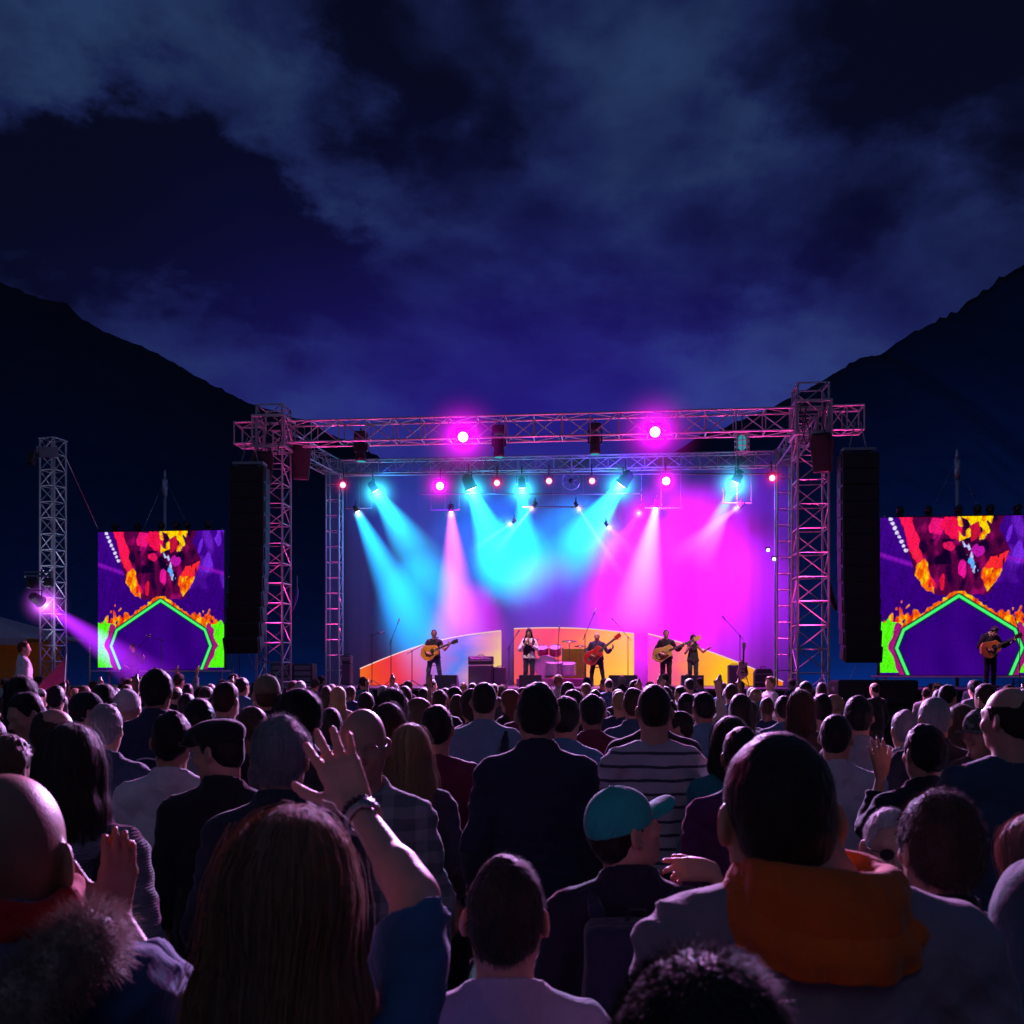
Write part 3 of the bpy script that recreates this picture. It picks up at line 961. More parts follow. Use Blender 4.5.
HILLM = None
def hill_mat():
    m, nt, out = newmat('wooded_hillside'); L = nt.links.new
    b = N(nt, 'ShaderNodeBsdfPrincipled', i_Roughness=1.0); tc = N(nt, 'ShaderNodeTexCoord')
    n1 = N(nt, 'ShaderNodeTexNoise', i_Scale=.12, i_Detail=9.0, i_Roughness=.65); L(tc.outputs['Object'], n1.inputs['Vector'])
    L(ramp(nt, n1.outputs['Fac'], [(.35, (.012, .018, .03)), (.75, (.02, .026, .036))]), b.inputs['Base Color'])
    b.inputs['Specular IOR Level'].default_value = .1
    bp = N(nt, 'ShaderNodeBump', i_Strength=.1, i_Distance=.6); L(n1.outputs['Fac'], bp.inputs['Height']); L(bp.outputs[0], b.inputs['Normal'])
    L(b.outputs[0], out.inputs[0]); return m
HILLM = hill_mat()
def hill(pts, Y0, Yr, Y1, nx, seed):
    """ridge seen at the pixels pts, at distance Yr; slopes to the ground at Y0 and falls away behind"""
    r = np.random.default_rng(seed)
    xs = np.array([p[0] for p in pts], float); zs = np.array([EYE + (HOR - p[1]) / FPX * Yr for p in pts])
    px = np.linspace(xs[0], xs[-1], nx); hz = np.interp(px, xs, zs)
    X = (px - 512) / FPX * Yr
    nz = sum(np.interp(np.arange(nx), np.arange(0, nx + k, k), r.normal(size=len(np.arange(0, nx + k, k)))) * a for k, a in ((2, .3), (5, .35), (14, .5), (40, .9)))
    ny = 60; V = []
    for j in range(ny + 1):
        t = j / ny; Y = Y0 + (Y1 - Y0) * t; tr = (Yr - Y0) / (Y1 - Y0)
        s = t / tr if t < tr else max(0, 1 - (t - tr) / (1 - tr))
        s = s * s * (3 - 2 * s) * .35 + s * .65
        rough = r.normal(size=nx) * .12 + np.interp(np.arange(nx), np.arange(0, nx + 9, 9), r.normal(size=len(np.arange(0, nx + 9, 9)))) * .12
        z = hz * s + (nz if abs(t - tr) < .5 / ny else rough * min(1, 4 * s)) * (1 if s > .02 else 0) - (0 if s > .02 else 1)
        gul = np.sin(X * .05 + seed + 2 * np.sin(Y * .02)) * .6 * s * (1 - s) * 2
        for i in range(nx): V.append((X[i] * (.82 + .18 * Y / Yr), Y, z[i] + gul[i]))
    F_ = [(j * nx + i, j * nx + i + 1, (j + 1) * nx + i + 1, (j + 1) * nx + i) for j in range(ny) for i in range(nx - 1)]
    o = mesh_obj('hill', V, F_, HILLM, None, True)
    return tag(o, kind='structure')
hill([(-420, 120), (-200, 215), (-60, 262), (0, 279), (40, 296), (62, 304), (80, 316), (110, 331), (150, 347), (185, 366), (215, 384), (250, 401), (300, 420), (360, 446), (440, 490), (540, 545), (640, 600), (700, 660)], 90, 260, 420, 420, 5)
hill([(330, 668), (480, 590), (600, 500), (680, 448), (740, 418), (770, 405), (800, 389), (822, 377), (838, 368), (855, 357), (876, 354), (884, 345), (905, 332), (930, 322), (960, 310), (985, 294), (1000, 284), (1024, 271), (1100, 235), (1250, 170), (1450, 90)], 80, 235, 400, 420, 9)

# blue spots added behind the stage to give the slopes its haze glow
for loc, tgt, pw, ang in (((15, 46, 3), (60, 160, 34), 1.1e6, 64), ((-14, 50, 3), (-75, 240, 45), 5.0e5, 70)):
    ld = bpy.data.lights.new('slope_fill', 'SPOT'); ld.energy = pw; ld.spot_size = math.radians(ang); ld.spot_blend = 1.0; ld.color = (.02, .16, 1.0); ld.shadow_soft_size = .5
    lo = bpy.data.objects.new('slope_fill', ld); COL.objects.link(lo); lo.location = loc; lo.rotation_euler = (Vector(loc) - Vector(tgt)).to_track_quat('Z', 'Y').to_euler()
# ------------------------------------------------------------------ stage frame
OX, OY = -6.58, 27.5
UX, UY = math.cos(-.104), math.sin(-.104)
SROT = -.104
DECK = 1.45
def st(u, v, z=0.0):
    return Vector((OX + u * UX - v * UY, OY + u * UY + v * UX, z))
def spx(px, py, v):
    """the point of the stage plane v (metres behind the front truss) seen at px, py"""
    k = (px - 512) / FPX
    # (P-O).n = v with n = (-UY, UX)
    Y = (v + OX * -UY + OY * UX) / (k * -UY + UX)
    return Vector((k * Y, Y, EYE + (HOR - py) / FPX * Y))
def ucoord(P): return (P.x - OX) * UX + (P.y - OY) * UY

# ------------------------------------------------------------------ trusses
def truss(name, A, B, w, h, bays, label, group, up=(0, 0, 1), r=.028, mat=None, ladder=False, plates=True, cat='truss'):
    A = Vector(A); B = Vector(B); d = (B - A).normalized(); up = Vector(up)
    u = up - d * up.dot(d); u.normalize(); s = d.cross(u)
    mat = mat or ALU
    root = empty(name, A, 0, 1, label, cat, group)
    def C(i, j, t): return (B - A) * t + s * (w / 2 * i) + u * (h / 2 * j)
    for i, j in ((-1, -1), (1, -1), (1, 1), (-1, 1)):
        m = MB(); m.tube(C(i, j, 0), C(i, j, 1), r, n=8); m.build('chord', mat, root, False)
    m = MB(); q = r * .58
    faces = [((-1, -1), (1, -1)), ((1, -1), (1, 1)), ((1, 1), (-1, 1)), ((-1, 1), (-1, -1))]
    for (a, b) in faces:
        for k in range(bays):
            t0, t1 = k / bays, (k + 1) / bays
            m.tube(C(*a, t0), C(*b, t0), q, n=5)
            if not ladder or (a, b) == faces[2]:
                if k % 2: m.tube(C(*a, t0), C(*b, t1), q, n=5)
                else: m.tube(C(*b, t0), C(*a, t1), q, n=5)
        m.tube(C(*a, 1), C(*b, 1), q, n=5)
    m.build('lacing', mat, root)
    if plates:
        for t in (0, 1):
            m = MB(); hh = .012
            M = Matrix((s, u, d)).transposed().to_4x4(); M.translation = (B - A) * t
            for (cx, cy, sx, sy) in ((0, h / 2, w + .1, .05), (0, -h / 2, w + .1, .05), (w / 2, 0, .05, h - .05), (-w / 2, 0, .05, h - .05)):
                m.box((cx, cy, (hh if t == 0 else -hh) * .9), (sx, sy, .02), M)
            m.build('end_plate', mat, root)
    return root

TOP = 8.45      # centre line of the front truss
gT = 'truss frame of the stage'
fl, fr, rl, rr = st(0, 0), st(14.45, 0), st(.5, 4.2), st(14.46, 4.3)
truss('truss_tower', fl + Vector((0, 0, .0)), fl + Vector((0, 0, 9.2)), .72, .72, 17, 'tall lattice truss tower at the front left corner of the stage', gT, up=(UX, UY, 0))
truss('truss_tower', fr + Vector((0, 0, .0)), fr + Vector((0, 0, 9.35)), .78, .78, 15, 'tall lattice truss tower at the front right corner of the stage', gT, up=(UX, UY, 0), r=.032)
truss('truss_tower', rl + Vector((0, 0, DECK)), rl + Vector((0, 0, 8.3)), .42, .42, 14, 'slim ladder truss post at the back left of the stage', gT, up=(UX, UY, 0), ladder=True)
truss('truss_tower', rr + Vector((0, 0, DECK)), rr + Vector((0, 0, 8.3)), .42, .42, 14, 'slim ladder truss post at the back right of the stage', gT, up=(UX, UY, 0), ladder=True)
for (nm, a, b, hgt, n, lab, ww) in [('truss_beam', st(-1.02, 0, TOP), st(-.4, 0, TOP), .58, 1, 'short truss end sticking out left of the tower, above the left speaker column', .6),
                         ('truss_beam', st(.4, 0, TOP), st(14.02, 0, TOP), .58, 18, 'long box truss across the front of the stage carrying two magenta lamps', .6),
                         ('truss_beam', st(14.88, 0, TOP), st(15.75, 0, TOP), .62, 2, 'short truss end sticking out right of the tower, above the right speaker column', .6),
                         ('truss_beam', st(.76, 4.2, 8.36), st(14.2, 4.3, 8.36), .42, 24, 'thin lattice truss across the back of the stage above the backdrop', .42),
                         ('truss_beam', st(.05, .4, 8.42), st(.47, 3.95, 8.36), .46, 6, 'slanting side truss on the left joining front and back of the stage roof', .46),
                         ('truss_beam', st(14.45, .45, 8.42), st(14.46, 4.05, 8.36), .46, 6, 'side truss on the right joining front and back of the stage roof', .46)]:
    truss(nm, a, b, ww, hgt, n, lab, gT, r=.024 if ww < .5 else .03)
# sleeve blocks clamped round the front towers where the beams meet them
for c, lab in ((fl, 'sleeve block clamped round the front left tower'), (fr, 'sleeve block clamped round the front right tower')):
    root = empty('sleeve_block', c + Vector((0, 0, TOP)), SROT, 1, lab, 'truss sleeve', gT)
    for z in (-.42, .42):
        m = MB()
        for (x, y, sx, sy) in ((0, .44, .96, .06), (0, -.44, .96, .06), (.45, 0, .06, .82), (-.45, 0, .06, .82)): m.box((x, y, z), (sx, sy, .08), bev=.01)
        m.build('collar', ALU, root)
    m = MB()
    for x in (-.45, .45):
        for y in (-.44, .44): m.tube((x, y, -.38), (x, y, .38), .03, n=6)
    for x in (-.45, .45):
        m.tube((x, -.44, -.38), (x, .44, .38), .018, n=5); m.tube((x, .44, -.38), (x, -.44, .38), .018, n=5)
    for y in (-.44, .44):
        m.tube((-.45, y, -.38), (.45, y, .38), .018, n=5)
    m.build('bracing', ALU, root)
    m = MB()
    random.seed(int(abs(c.x) * 10))
    for k in range(7):
        x0 = random.uniform(-.4, .4); y0 = random.choice((-.47, .47))
        pts = [(x0 + .06 * math.sin(j * 1.3 + k), y0 + .03 * math.sin(j * 2 + k), .35 - j * .22 + (.05 if j % 2 else 0)) for j in range(6)]
        m.path(pts, .014, 5)
    m.build('cable_bundle', RUBBER, root)

# ------------------------------------------------------------------ deck, backdrop, set pieces
FLOORM = plain('stage_floor_vinyl', (.16, .15, .17), .38, var=.25, scale=1.2, bump=.15, bscale=8)
SKIRT = fabric((.012, .012, .015), weave=200)
def deck(name, u0, u1, v0, v1, label):
    root = empty(name, st((u0 + u1) / 2, (v0 + v1) / 2), SROT, 1, label, 'stage', None)
    w, d = u1 - u0, v1 - v0
    m = MB(); m.box((0, 0, DECK - .03), (w, d, .06), bev=.01); m.build('deck_floor', FLOORM, root)
    m = MB(); n = int(w / .16)
    top = [(-w / 2 + .02 + (w - .04) * i / n, -d / 2 + .03 + .025 * math.sin(i * 1.9) + .01 * math.sin(i * 5.1)) for i in range(n + 1)]
    vs = [(x, y, DECK - .07) for x, y in top] + [(x, y * 1.0 - .02 + .015 * math.sin(i * 2.3), .01) for i, (x, y) in enumerate(top)]
    m.add(vs, [(i, i + 1, n + 2 + i, n + 1 + i) for i in range(n)])
    m.build('front_skirt', SKIRT, root, True)
    for i in range(int(w / 2.2) + 1):
        for y in (-d / 2 + .2, d / 2 - .2):
            x = -w / 2 + .15 + i * (w - .3) / int(w / 2.2)
            m = MB(); m.tube((x, y, .02), (x, y, DECK - .06), .035, n=8); m.box((x, y, .01), (.14, .14, .02)); m.build('deck_leg', STEEL, root)
    m = MB(); m.box((0, 0, DECK - .1), (w - .1, d - .1, .08)); m.build('deck_frame', STEEL, root)
    return root
deck('main_stage', -.9, 15.3, .55, 8.2, 'wide black stage with glossy floor carrying the band in the middle of the festival')
deck('side_stage', -8.4, -1.6, 2.0, 6.4, 'dark side stage in front of the left video screen')
deck('side_stage', 16.2, 23.6, 1.2, 5.0, 'dark side stage in front of the right video screen with acoustic guitarist')

BACKM, nt_, out_ = newmat('backdrop_cloth')
b_ = N(nt_, 'ShaderNodeBsdfPrincipled', i_Roughness=.9); b_.inputs['Specular IOR Level'].default_value = .1
tc_ = N(nt_, 'ShaderNodeTexCoord'); w_ = N(nt_, 'ShaderNodeTexNoise', i_Scale=180.0, i_Detail=2.0); nt_.links.new(tc_.outputs['Object'], w_.inputs['Vector'])
nt_.links.new(mixc(nt_, w_.outputs['Fac'], (.105, .1, .135), (.135, .13, .17)), b_.inputs['Base Color']); nt_.links.new(b_.outputs[0], out_.inputs[0])
vb = 6.6
A = spx(325, 462, vb); B = spx(796, 462, vb); u0, u1 = ucoord(A), ucoord(B); zt = A.z
root = empty('backdrop', st((u0 + u1) / 2, vb, DECK), SROT, 1, 'huge cloth backdrop at the back of the stage washed in blue, cyan and magenta light', 'backdrop')
w = u1 - u0; H = zt - DECK; m = MB(); nx, nz = 90, 10
vs = [(-w / 2 + w * i / nx, .03 * math.sin(i * .9) + .02 * math.sin(i * 2.3), H * j / nz) for j in range(nz + 1) for i in range(nx + 1)]
m.add(vs, [(j * (nx + 1) + i, j * (nx + 1) + i + 1, (j + 1) * (nx + 1) + i + 1, (j + 1) * (nx + 1) + i) for j in range(nz) for i in range(nx)])
m.build('cloth', BACKM, root, True)
m = MB(); m.tube((-w / 2, 0, H + .02), (w / 2, 0, H + .02), .03, n=8); m.build('hanging_pipe', ALU, root)

def panel_mat(name, stops, stren, rough=.6):
    """printed, back-lit scenic panel: a smooth blend of colours along the panel"""
    m, nt, out = newmat(name); L = nt.links.new
    tc = N(nt, 'ShaderNodeTexCoord'); sp = N(nt, 'ShaderNodeSeparateXYZ'); L(tc.outputs['Generated'], sp.inputs[0])
    nz = N(nt, 'ShaderNodeTexNoise', i_Scale=1.6, i_Detail=3.0); L(tc.outputs['Generated'], nz.inputs['Vector'])
    f = mathn(nt, 'ADD', mathn(nt, 'ADD', mathn(nt, 'MULTIPLY', sp.outputs['X'], .9), mathn(nt, 'MULTIPLY', sp.outputs['Z'], -.06)), mathn(nt, 'MULTIPLY', mathn(nt, 'SUBTRACT', nz.outputs['Fac'], .5), .35))
    f = mathn(nt, 'ADD', f, .06)
    c = ramp(nt, f, stops)
    b = N(nt, 'ShaderNodeBsdfPrincipled', i_Roughness=rough); L(mixc(nt, .82, c, (0, 0, 0)), b.inputs['Base Color'])
    L(c, b.inputs['Emission Color']); b.inputs['Emission Strength'].default_value = stren
    L(b.outputs[0], out.inputs[0]); return m
def setpanel(pxs, v, mat, label, trim):
    P = [spx(x, y, v) for x, y in pxs]; us = [ucoord(p) for p in P]; c = (min(us) + max(us)) / 2
    root = empty('scenic_panel', st(c, v, DECK), SROT, 1, label, 'scenic panel', 'curved colour panels behind the band')
    out = [(u - c, max(p.z - DECK, .005)) for u, p in zip(us, P)]
    m = MB(); m.prism(out, 0, .12, inset=.012); m.build('face', mat, root)
    m = MB(); m.path([(x, -.008, z + .012) for x, z in out[:-2]], .02, 5); m.build('edge_strip', trim, root)
TRIM = glow('warm_edge_strip', (1, .62, .62), .9)
arc = lambda x0, y0, x1, y1, bow, n=14: [(x0 + (x1 - x0) * i / n, y0 + (y1 - y0) * i / n - bow * math.sin(PI * i / n)) for i in range(n + 1)]
setpanel(arc(360, 669, 501, 631, 7) + [(501, 689), (360, 689)], 5.6,
         panel_mat('left_panel_print_and_light', [(0, (.95, .2, .01)), (.15, (.95, .06, .02)), (.38, (.85, .015, .09)), (.52, (.5, .03, .35)), (.66, (.1, .18, .75)), (.8, (.8, .3, .45)), (.92, (.95, .6, .25)), (1, (1, .72, .1))], .9),  # blue stop is cyan lamp light put into the print
         'curved panel rising from orange on the left to pale pink, behind the acoustic guitarist', TRIM)
setpanel(arc(514, 629, 634, 634, 3) + [(634, 689), (514, 689)], 5.9,
         panel_mat('middle_panel_print', [(0, (.9, .1, .12)), (.3, (.95, .07, .11)), (.5, (.95, .17, .06)), (.68, (1, .46, .02)), (1, (1, .64, .04))], .9),
         'tall arched panel going from coral red to yellow, behind the drum kit', TRIM)
setpanel(arc(648, 634, 783, 682, 4) + [(783, 689), (648, 689)], 5.6,
         panel_mat('right_panel_print', [(0, (.8, .06, .4)), (.22, (.9, .13, .2)), (.36, (1, .35, .03)), (.55, (1, .6, .01)), (.8, (1, .33, .01)), (1, (.95, .18, .01))], .9),
         'curved panel falling from pink to orange on the right, behind the bass player', TRIM)

# ------------------------------------------------------------------ lamps, with glowing volumes for their beams in the haze
_beam = {}
def beam_mat(col, s, fade=1.0, p=1.5):  # self-glowing volume stands in for lamp light scattered in haze
    key = (col, s, fade, p)
    if key in _beam: return _beam[key]
    m, nt, out = newmat('glowing_haze'); L = nt.links.new
    tc = N(nt, 'ShaderNodeTexCoord'); sp = N(nt, 'ShaderNodeSeparateXYZ'); L(tc.outputs['Object'], sp.inputs[0])
    t = mathn(nt, 'MULTIPLY', sp.outputs['Z'], -1.0, clamp=True)
    Rz = mathn(nt, 'ADD', mathn(nt, 'MULTIPLY', t, 1 - BR0), BR0)
    r2 = mathn(nt, 'ADD', mathn(nt, 'MULTIPLY', sp.outputs['X'], sp.outputs['X']), mathn(nt, 'MULTIPLY', sp.outputs['Y'], sp.outputs['Y']))
    q = mathn(nt, 'DIVIDE', r2, mathn(nt, 'MULTIPLY', Rz, Rz))
    core = mathn(nt, 'POWER', mathn(nt, 'SUBTRACT', 1.0, q, clamp=True), 1.6)
    ax = mathn(nt, 'MULTIPLY', mathn(nt, 'POWER', mathn(nt, 'DIVIDE', BR0, Rz), p), mathn(nt, 'POWER', mathn(nt, 'SUBTRACT', 1.0, t, clamp=True), fade))
    nz = N(nt, 'ShaderNodeTexNoise', i_Scale=3.0, i_Detail=3.0); L(tc.outputs['Object'], nz.inputs['Vector'])
    f = mathn(nt, 'MULTIPLY', mathn(nt, 'MULTIPLY', core, ax), mathn(nt, 'ADD', mathn(nt, 'MULTIPLY', nz.outputs['Fac'], .5), .75))
    e = N(nt, 'ShaderNodeEmission', i_Color=rgb(col)); L(mathn(nt, 'MULTIPLY', f, s * 2.4), e.inputs['Strength'])
    L(e.outputs[0], out.inputs['Volume'])
    _beam[key] = m
    return m
BR0 = .1
_cone = None
def beam_mesh():
    global _cone
    if _cone is None:
        m = MB(); n = 24
        vs = [(BR0 * math.cos(2 * PI * k / n), BR0 * math.sin(2 * PI * k / n), 0) for k in range(n)] + [(math.cos(2 * PI * k / n), math.sin(2 * PI * k / n), -1) for k in range(n)]
        m.add(vs, [(k, n + k, n + (k + 1) % n, (k + 1) % n) for k in range(n)] + [tuple(range(n)), tuple(range(n, 2 * n))[::-1]])
        me = bpy.data.meshes.new('glowing_beam'); me.from_pydata(m.v, [], m.f); me.update(); _cone = me
    return _cone
def halo_mat(col, s):  # self-glowing ball stands in for the glare round a lens
    key = ('h', col, s)
    if key in _beam: return _beam[key]
    m, nt, out = newmat('glowing_haze'); L = nt.links.new
    tc = N(nt, 'ShaderNodeTexCoord'); ln = N(nt, 'ShaderNodeVectorMath'); ln.operation = 'LENGTH'; L(tc.outputs['Object'], ln.inputs[0])
    a = mathn(nt, 'SUBTRACT', 1.0, ln.outputs['Value'], clamp=True)
    f = mathn(nt, 'DIVIDE', mathn(nt, 'POWER', a, 2.6), mathn(nt, 'ADD', mathn(nt, 'MULTIPLY', mathn(nt, 'MULTIPLY', ln.outputs['Value'], ln.outputs['Value']), 9.0), .12))
    e = N(nt, 'ShaderNodeEmission', i_Color=rgb(col)); L(mathn(nt, 'MULTIPLY', f, s * 1.7), e.inputs['Strength']); L(e.outputs[0], out.inputs['Volume'])
    _beam[key] = m; return m
_ball = None
def ball_mesh():
    global _ball
    if _ball is None:
        m = MB(); m.lathe([(max(.001, math.sin(PI * i / 12)), -math.cos(PI * i / 12)) for i in range(13)], (0, 0, 0), 20)
        me = bpy.data.meshes.new('glowing_halo'); me.from_pydata(m.v, [], m.f); me.update(); _ball = me
    return _ball

_lens = {}
def lamp(pos, aim, col, label, size=.16, core=None, beam=None, halo=None, spots=(), group='stage lamps', kind='par', hang=.0, lens_s=18):
    """a lantern: yoke, housing, lit lens; its beam and halo are glowing volumes added as parts"""
    pos = Vector(pos); aim = Vector(aim)
    rot = (pos - aim).to_track_quat('Z', 'Y')
    root = bpy.data.objects.new('stage_lamp', None); link(root); root.location = pos; root.rotation_mode = 'QUATERNION'; root.rotation_quaternion = rot
    tag(root, label, 'stage lamp', group)
    s = size
    m = MB(); m.lathe([(s * .55, s * 2.3), (s * .85, s * 1.9), (s * 1.0, s * .2), (s * 1.12, s * .16), (s * 1.12, -.02), (s * .98, -.025)], (0, 0, .0), 18)
    m.build('housing', RUBBER, root, True)
    inv = rot.to_matrix().inverted()
    up = inv @ Vector((0, 0, 1)); side = inv @ Vector((rot.to_matrix() @ Vector((1, 0, 0))))
    m = MB(); c = Vector((0, 0, s))
    m.path([c + Vector((s * 1.25, 0, 0)), c + Vector((s * 1.25, 0, 0)) + up * s * 1.5, c - Vector((s * 1.25, 0, 0)) + up * s * 1.5, c - Vector((s * 1.25, 0, 0))], .018, 5)
    if hang > 0: m.tube(c + up * s * 1.5, c + up * (s * 1.5 + hang), .02, n=6)
    m.build('yoke', RUBBER, root)
    if col is not None:
        k = (core or col, lens_s)
        if k not in _lens: _lens[k] = glow('lit_lens', *k)
        m = MB(); m.lathe([(.001, -.02 - s * .15), (s * .5, -.02 - s * .12), (s * .9, -.026)], (0, 0, 0), 18, caps=False); m.build('lens', _lens[k], root, True)
    else:
        m = MB(); m.lathe([(.001, -.02 - s * .15), (s * .5, -.02 - s * .12), (s * .9, -.026)], (0, 0, 0), 18, caps=False); m.build('lens', GLASSM, root, True)
    if beam:
        L_, R_, bc, bs = beam[:4]
        o = bpy.data.objects.new('glowing_beam', beam_mesh()); link(o, root)
        o.scale = (R_, R_, L_); o.location = (0, 0, -.04)
        mt = beam_mat(bc, bs, *(beam[4:]))
        if len(o.data.materials) == 0: o.data.materials.append(mt)
        o.material_slots[0].link = 'OBJECT'; o.material_slots[0].material = mt
    if halo:
        R_, hc, hs = halo
        o = bpy.data.objects.new('glowing_halo', ball_mesh()); link(o, root); o.scale = (R_,) * 3; o.location = (0, 0, -.12)
        mt = halo_mat(hc, hs)
        if len(o.data.materials) == 0: o.data.materials.append(mt)
        o.material_slots[0].link = 'OBJECT'; o.material_slots[0].material = mt
    for (tgt, power, ang, blend, lc) in spots:
        ld = bpy.data.lights.new('stage_spot', 'SPOT'); ld.energy = power; ld.spot_size = math.radians(ang); ld.spot_blend = blend; ld.color = lc; ld.shadow_soft_size = .12
        lo = bpy.data.objects.new('stage_spot', ld); COL.objects.link(lo)
        dirv = (Vector(tgt) - pos)
        lo.location = pos + dirv.normalized() * (s * 2.6); lo.rotation_euler = (-dirv).to_track_quat('Z', 'Y').to_euler()
    return root
MAG = (1.0, .03, .85); CYA = (.03, .62, 1.0); WHI = (.8, .85, 1.0); PNK = (1.0, .12, .35); BLU = (.02, .12, 1.0); VIO = (.35, .03, 1.0)
bd = lambda x, y: spx(x, y, vb)          # a point of the backdrop
# two big magenta lamps on the front truss, facing the crowd
for px, py, n in ((463, 437, 'left'), (655, 432, 'right')):
    P = spx(px, py, -.55)
    lamp(P, Vector((P.x * .2, -4, 1.0)), MAG, 'big magenta lamp shining out from the front truss, the one on the ' + n, .145, (1, .75, 1), None, (1.5, (1, .0, .95), 1.2),
         [((P.x * .3, 7, 1.2), 20000, 95, .5, (1, .3, .95))], 'magenta lamps on the front truss', lens_s=5)
# row of lamps under the back truss
for px, py, c, hs, hr, lab in [(343, 485, PNK, 1.1, .5, 'small red lamp at the left end of the back row, by the ladder post'),
                          (440, 486, MAG, 1.5, .95, 'magenta lamp of the back row left of the first big cyan beam'),
                          (497, 483, PNK, 1.1, .55, 'small pink lamp of the back row between two cyan lamps'),
                          (549, 481, PNK, .9, .4, 'small red lamp of the back row left of the round fan'),
                          (592, 481, PNK, .9, .4, 'small red lamp of the back row right of the round fan'),
                          (666, 481, MAG, 1.5, .95, 'magenta lamp of the back row right of the slanting cyan beam'),
                          (772, 478, PNK, 1.2, .6, 'small red lamp at the right end of the back row, by the ladder post')]:
    P = spx(px, py, 3.6)
    lamp(P, P + Vector((0, -10, -2.0)), c, lab, .13 if c == MAG else .1, (1, .62, 1) if c == MAG else (1, .2, .25), None, (hr, (1, 0, .85) if c == MAG else (1, .02, .2), hs), (), 'lamps of the back row', hang=.35, lens_s=5)
for px, py, tx, ty, L_, R_, bs, sz, lab in [(375, 490, 420, 560, 4.2, 1.45, 8, .13, 'cyan lamp at the left of the back row, beam slanting down to the right'),
                                   (471, 488, 512, 590, 3.7, 1.35, 16, .19, 'big cyan lamp with a wide beam falling to the right, above the amplifiers'),
                                   (522, 487, 527, 590, 3.4, 1.05, 8, .13, 'cyan lamp over the singer shining straight down'),
                                   (622, 484, 556, 575, 3.9, 1.4, 16, .2, 'big cyan lamp with a beam slanting down to the left, right of the round fan'),
                                   (736, 481, 700, 560, 3.0, .7, 9, .15, 'cyan lamp at the right of the back row, beam slanting down to the left')]:
    P = spx(px, py, 3.9); T = spx(tx, ty, 4.6)
    lamp(P, T, CYA, lab, sz, (.75, 1, 1), (L_, R_, (.014, .6, 1.0), bs * 2.2, 1.5, 1.6), (.95, (.04, .62, 1), 4.2), (), 'cyan lamps of the back row', hang=.3, lens_s=8)
for px, py, tx, ty, L_, R_, bc, bs, sz, lab in [(357, 511, 420, 640, 6.2, 1.5, (.012, .42, 1.0), 6, .08, 'small white lamp with a long blue beam, low by the left ladder post'),
                                    (451, 511, 459, 640, 4.4, 1.15, (1.0, .13, .9), 6, .08, 'small white lamp on the low bar with a pinkish beam straight down over the guitarist'),
                                    (534, 506, 505, 540, 1.9, .2, (.9, .6, .9), 5, .06, 'small pink lamp on the low bar with a narrow beam down to the left'),
                                    (513, 522, 480, 545, 1.7, .16, (.8, .85, .95), 4, .05, 'small white lamp on a dropped arm with a thin beam to the left'),
                                    (577, 506, 612, 560, 2.6, .2, (.8, .8, .95), 5, .06, 'small pink lamp on the low bar with a narrow beam down to the right'),
                                    (607, 525, 640, 560, 2.0, .45, (1.0, .12, .9), 3.5, .05, 'small lamp on a dropped arm with a soft pink beam to the right'),
                                    (641, 510, 612, 555, 1.9, .45, (1.0, .1, .95), 4, .07, 'small lamp on the low bar with a magenta beam down to the left'),
                                    (656, 507, 637, 610, 3.9, 1.2, (.5, .5, 1.0), 4.5, .09, 'small white lamp with a broad pale beam straight down over the red guitar'),
                                    (739, 506, 690, 545, 2.6, .5, (1.0, .3, .95), 5, .09, 'small white lamp with a pale pink beam down left, near the right tower')]:
    P = spx(px, py, 3.9); T = spx(tx, ty, 4.3)
    lamp(P, T, WHI, lab, sz, (1, 1, 1), (L_, R_, bc, bs * 1.5, .9, 1.3), (.34, (1, .7, 1), 1.6), (), 'small lamps on the low bar', hang=.12, lens_s=8)
for px, py, lab in ((768, 550, 'tiny white lamp on the right ladder post, the upper one'), (774, 559, 'tiny white lamp on the right ladder post, the lower one')):
    P = spx(px, py, 4.1); lamp(P, P + Vector((-1, -6, -1)), WHI, lab, .05, (1, .8, 1), None, (.2, (1, .6, 1), .8), (), 'tiny lamps on the right ladder post', lens_s=8)
# dark lanterns hanging from the front truss
for px, y0, y1, lab in ((361, 428, 462, 'dark moving light hanging from the front truss near its left end'), (499, 422, 458, 'dark moving light hanging from the front truss just right of the left magenta lamp'),
                        (595, 420, 455, 'dark moving light hanging mid front truss, left of the right magenta lamp')):
    P = spx(px, y1, -.05); Tq = spx(px, y0, -.05)
    root = empty('moving_light', P, SROT, 1, lab, 'moving light', 'dark lanterns on the front truss')
    h = Tq.z - P.z
    m = MB(); m.box((0, 0, h * .78), (.34, .3, h * .22), bev=.03); m.build('base', RUBBER, root)
    m = MB(); m.box((-.17, 0, h * .5), (.05, .14, h * .4), bev=.015); m.box((.17, 0, h * .5), (.05, .14, h * .4), bev=.015); m.build('yoke', RUBBER, root)
    m = MB(); m.lathe([(.09, .62 * h), (.13, .5 * h), (.135, .2 * h), (.15, .12 * h), (.15, .02)], (0, 0, 0), 16); m.build('head', BLACK, root, True)
    m = MB(); m.lathe([(.001, -.005), (.13, .015)], (0, 0, 0), 16, caps=False); m.build('lens', glow('dim_cyan_lens', (.1, .8, 1), .45), root)
    m = MB(); m.tube((0, 0, h * .88), (0, 0, h * 1.0), .03, n=8); m.build('clamp', STEEL, root)
P = spx(742, 452, -.05)
root = empty('blinder_lamp', P, SROT, 1, 'lantern in wire cage lit pale cyan, hanging from front truss near right tower', 'stage lamp')
m = MB()
for z in (0, .14, .28, .42, .54): m.path([(.19 * math.cos(a), .16 * math.sin(a), z) for a in [k * PI / 6 for k in range(12)]], .012, 5, True)
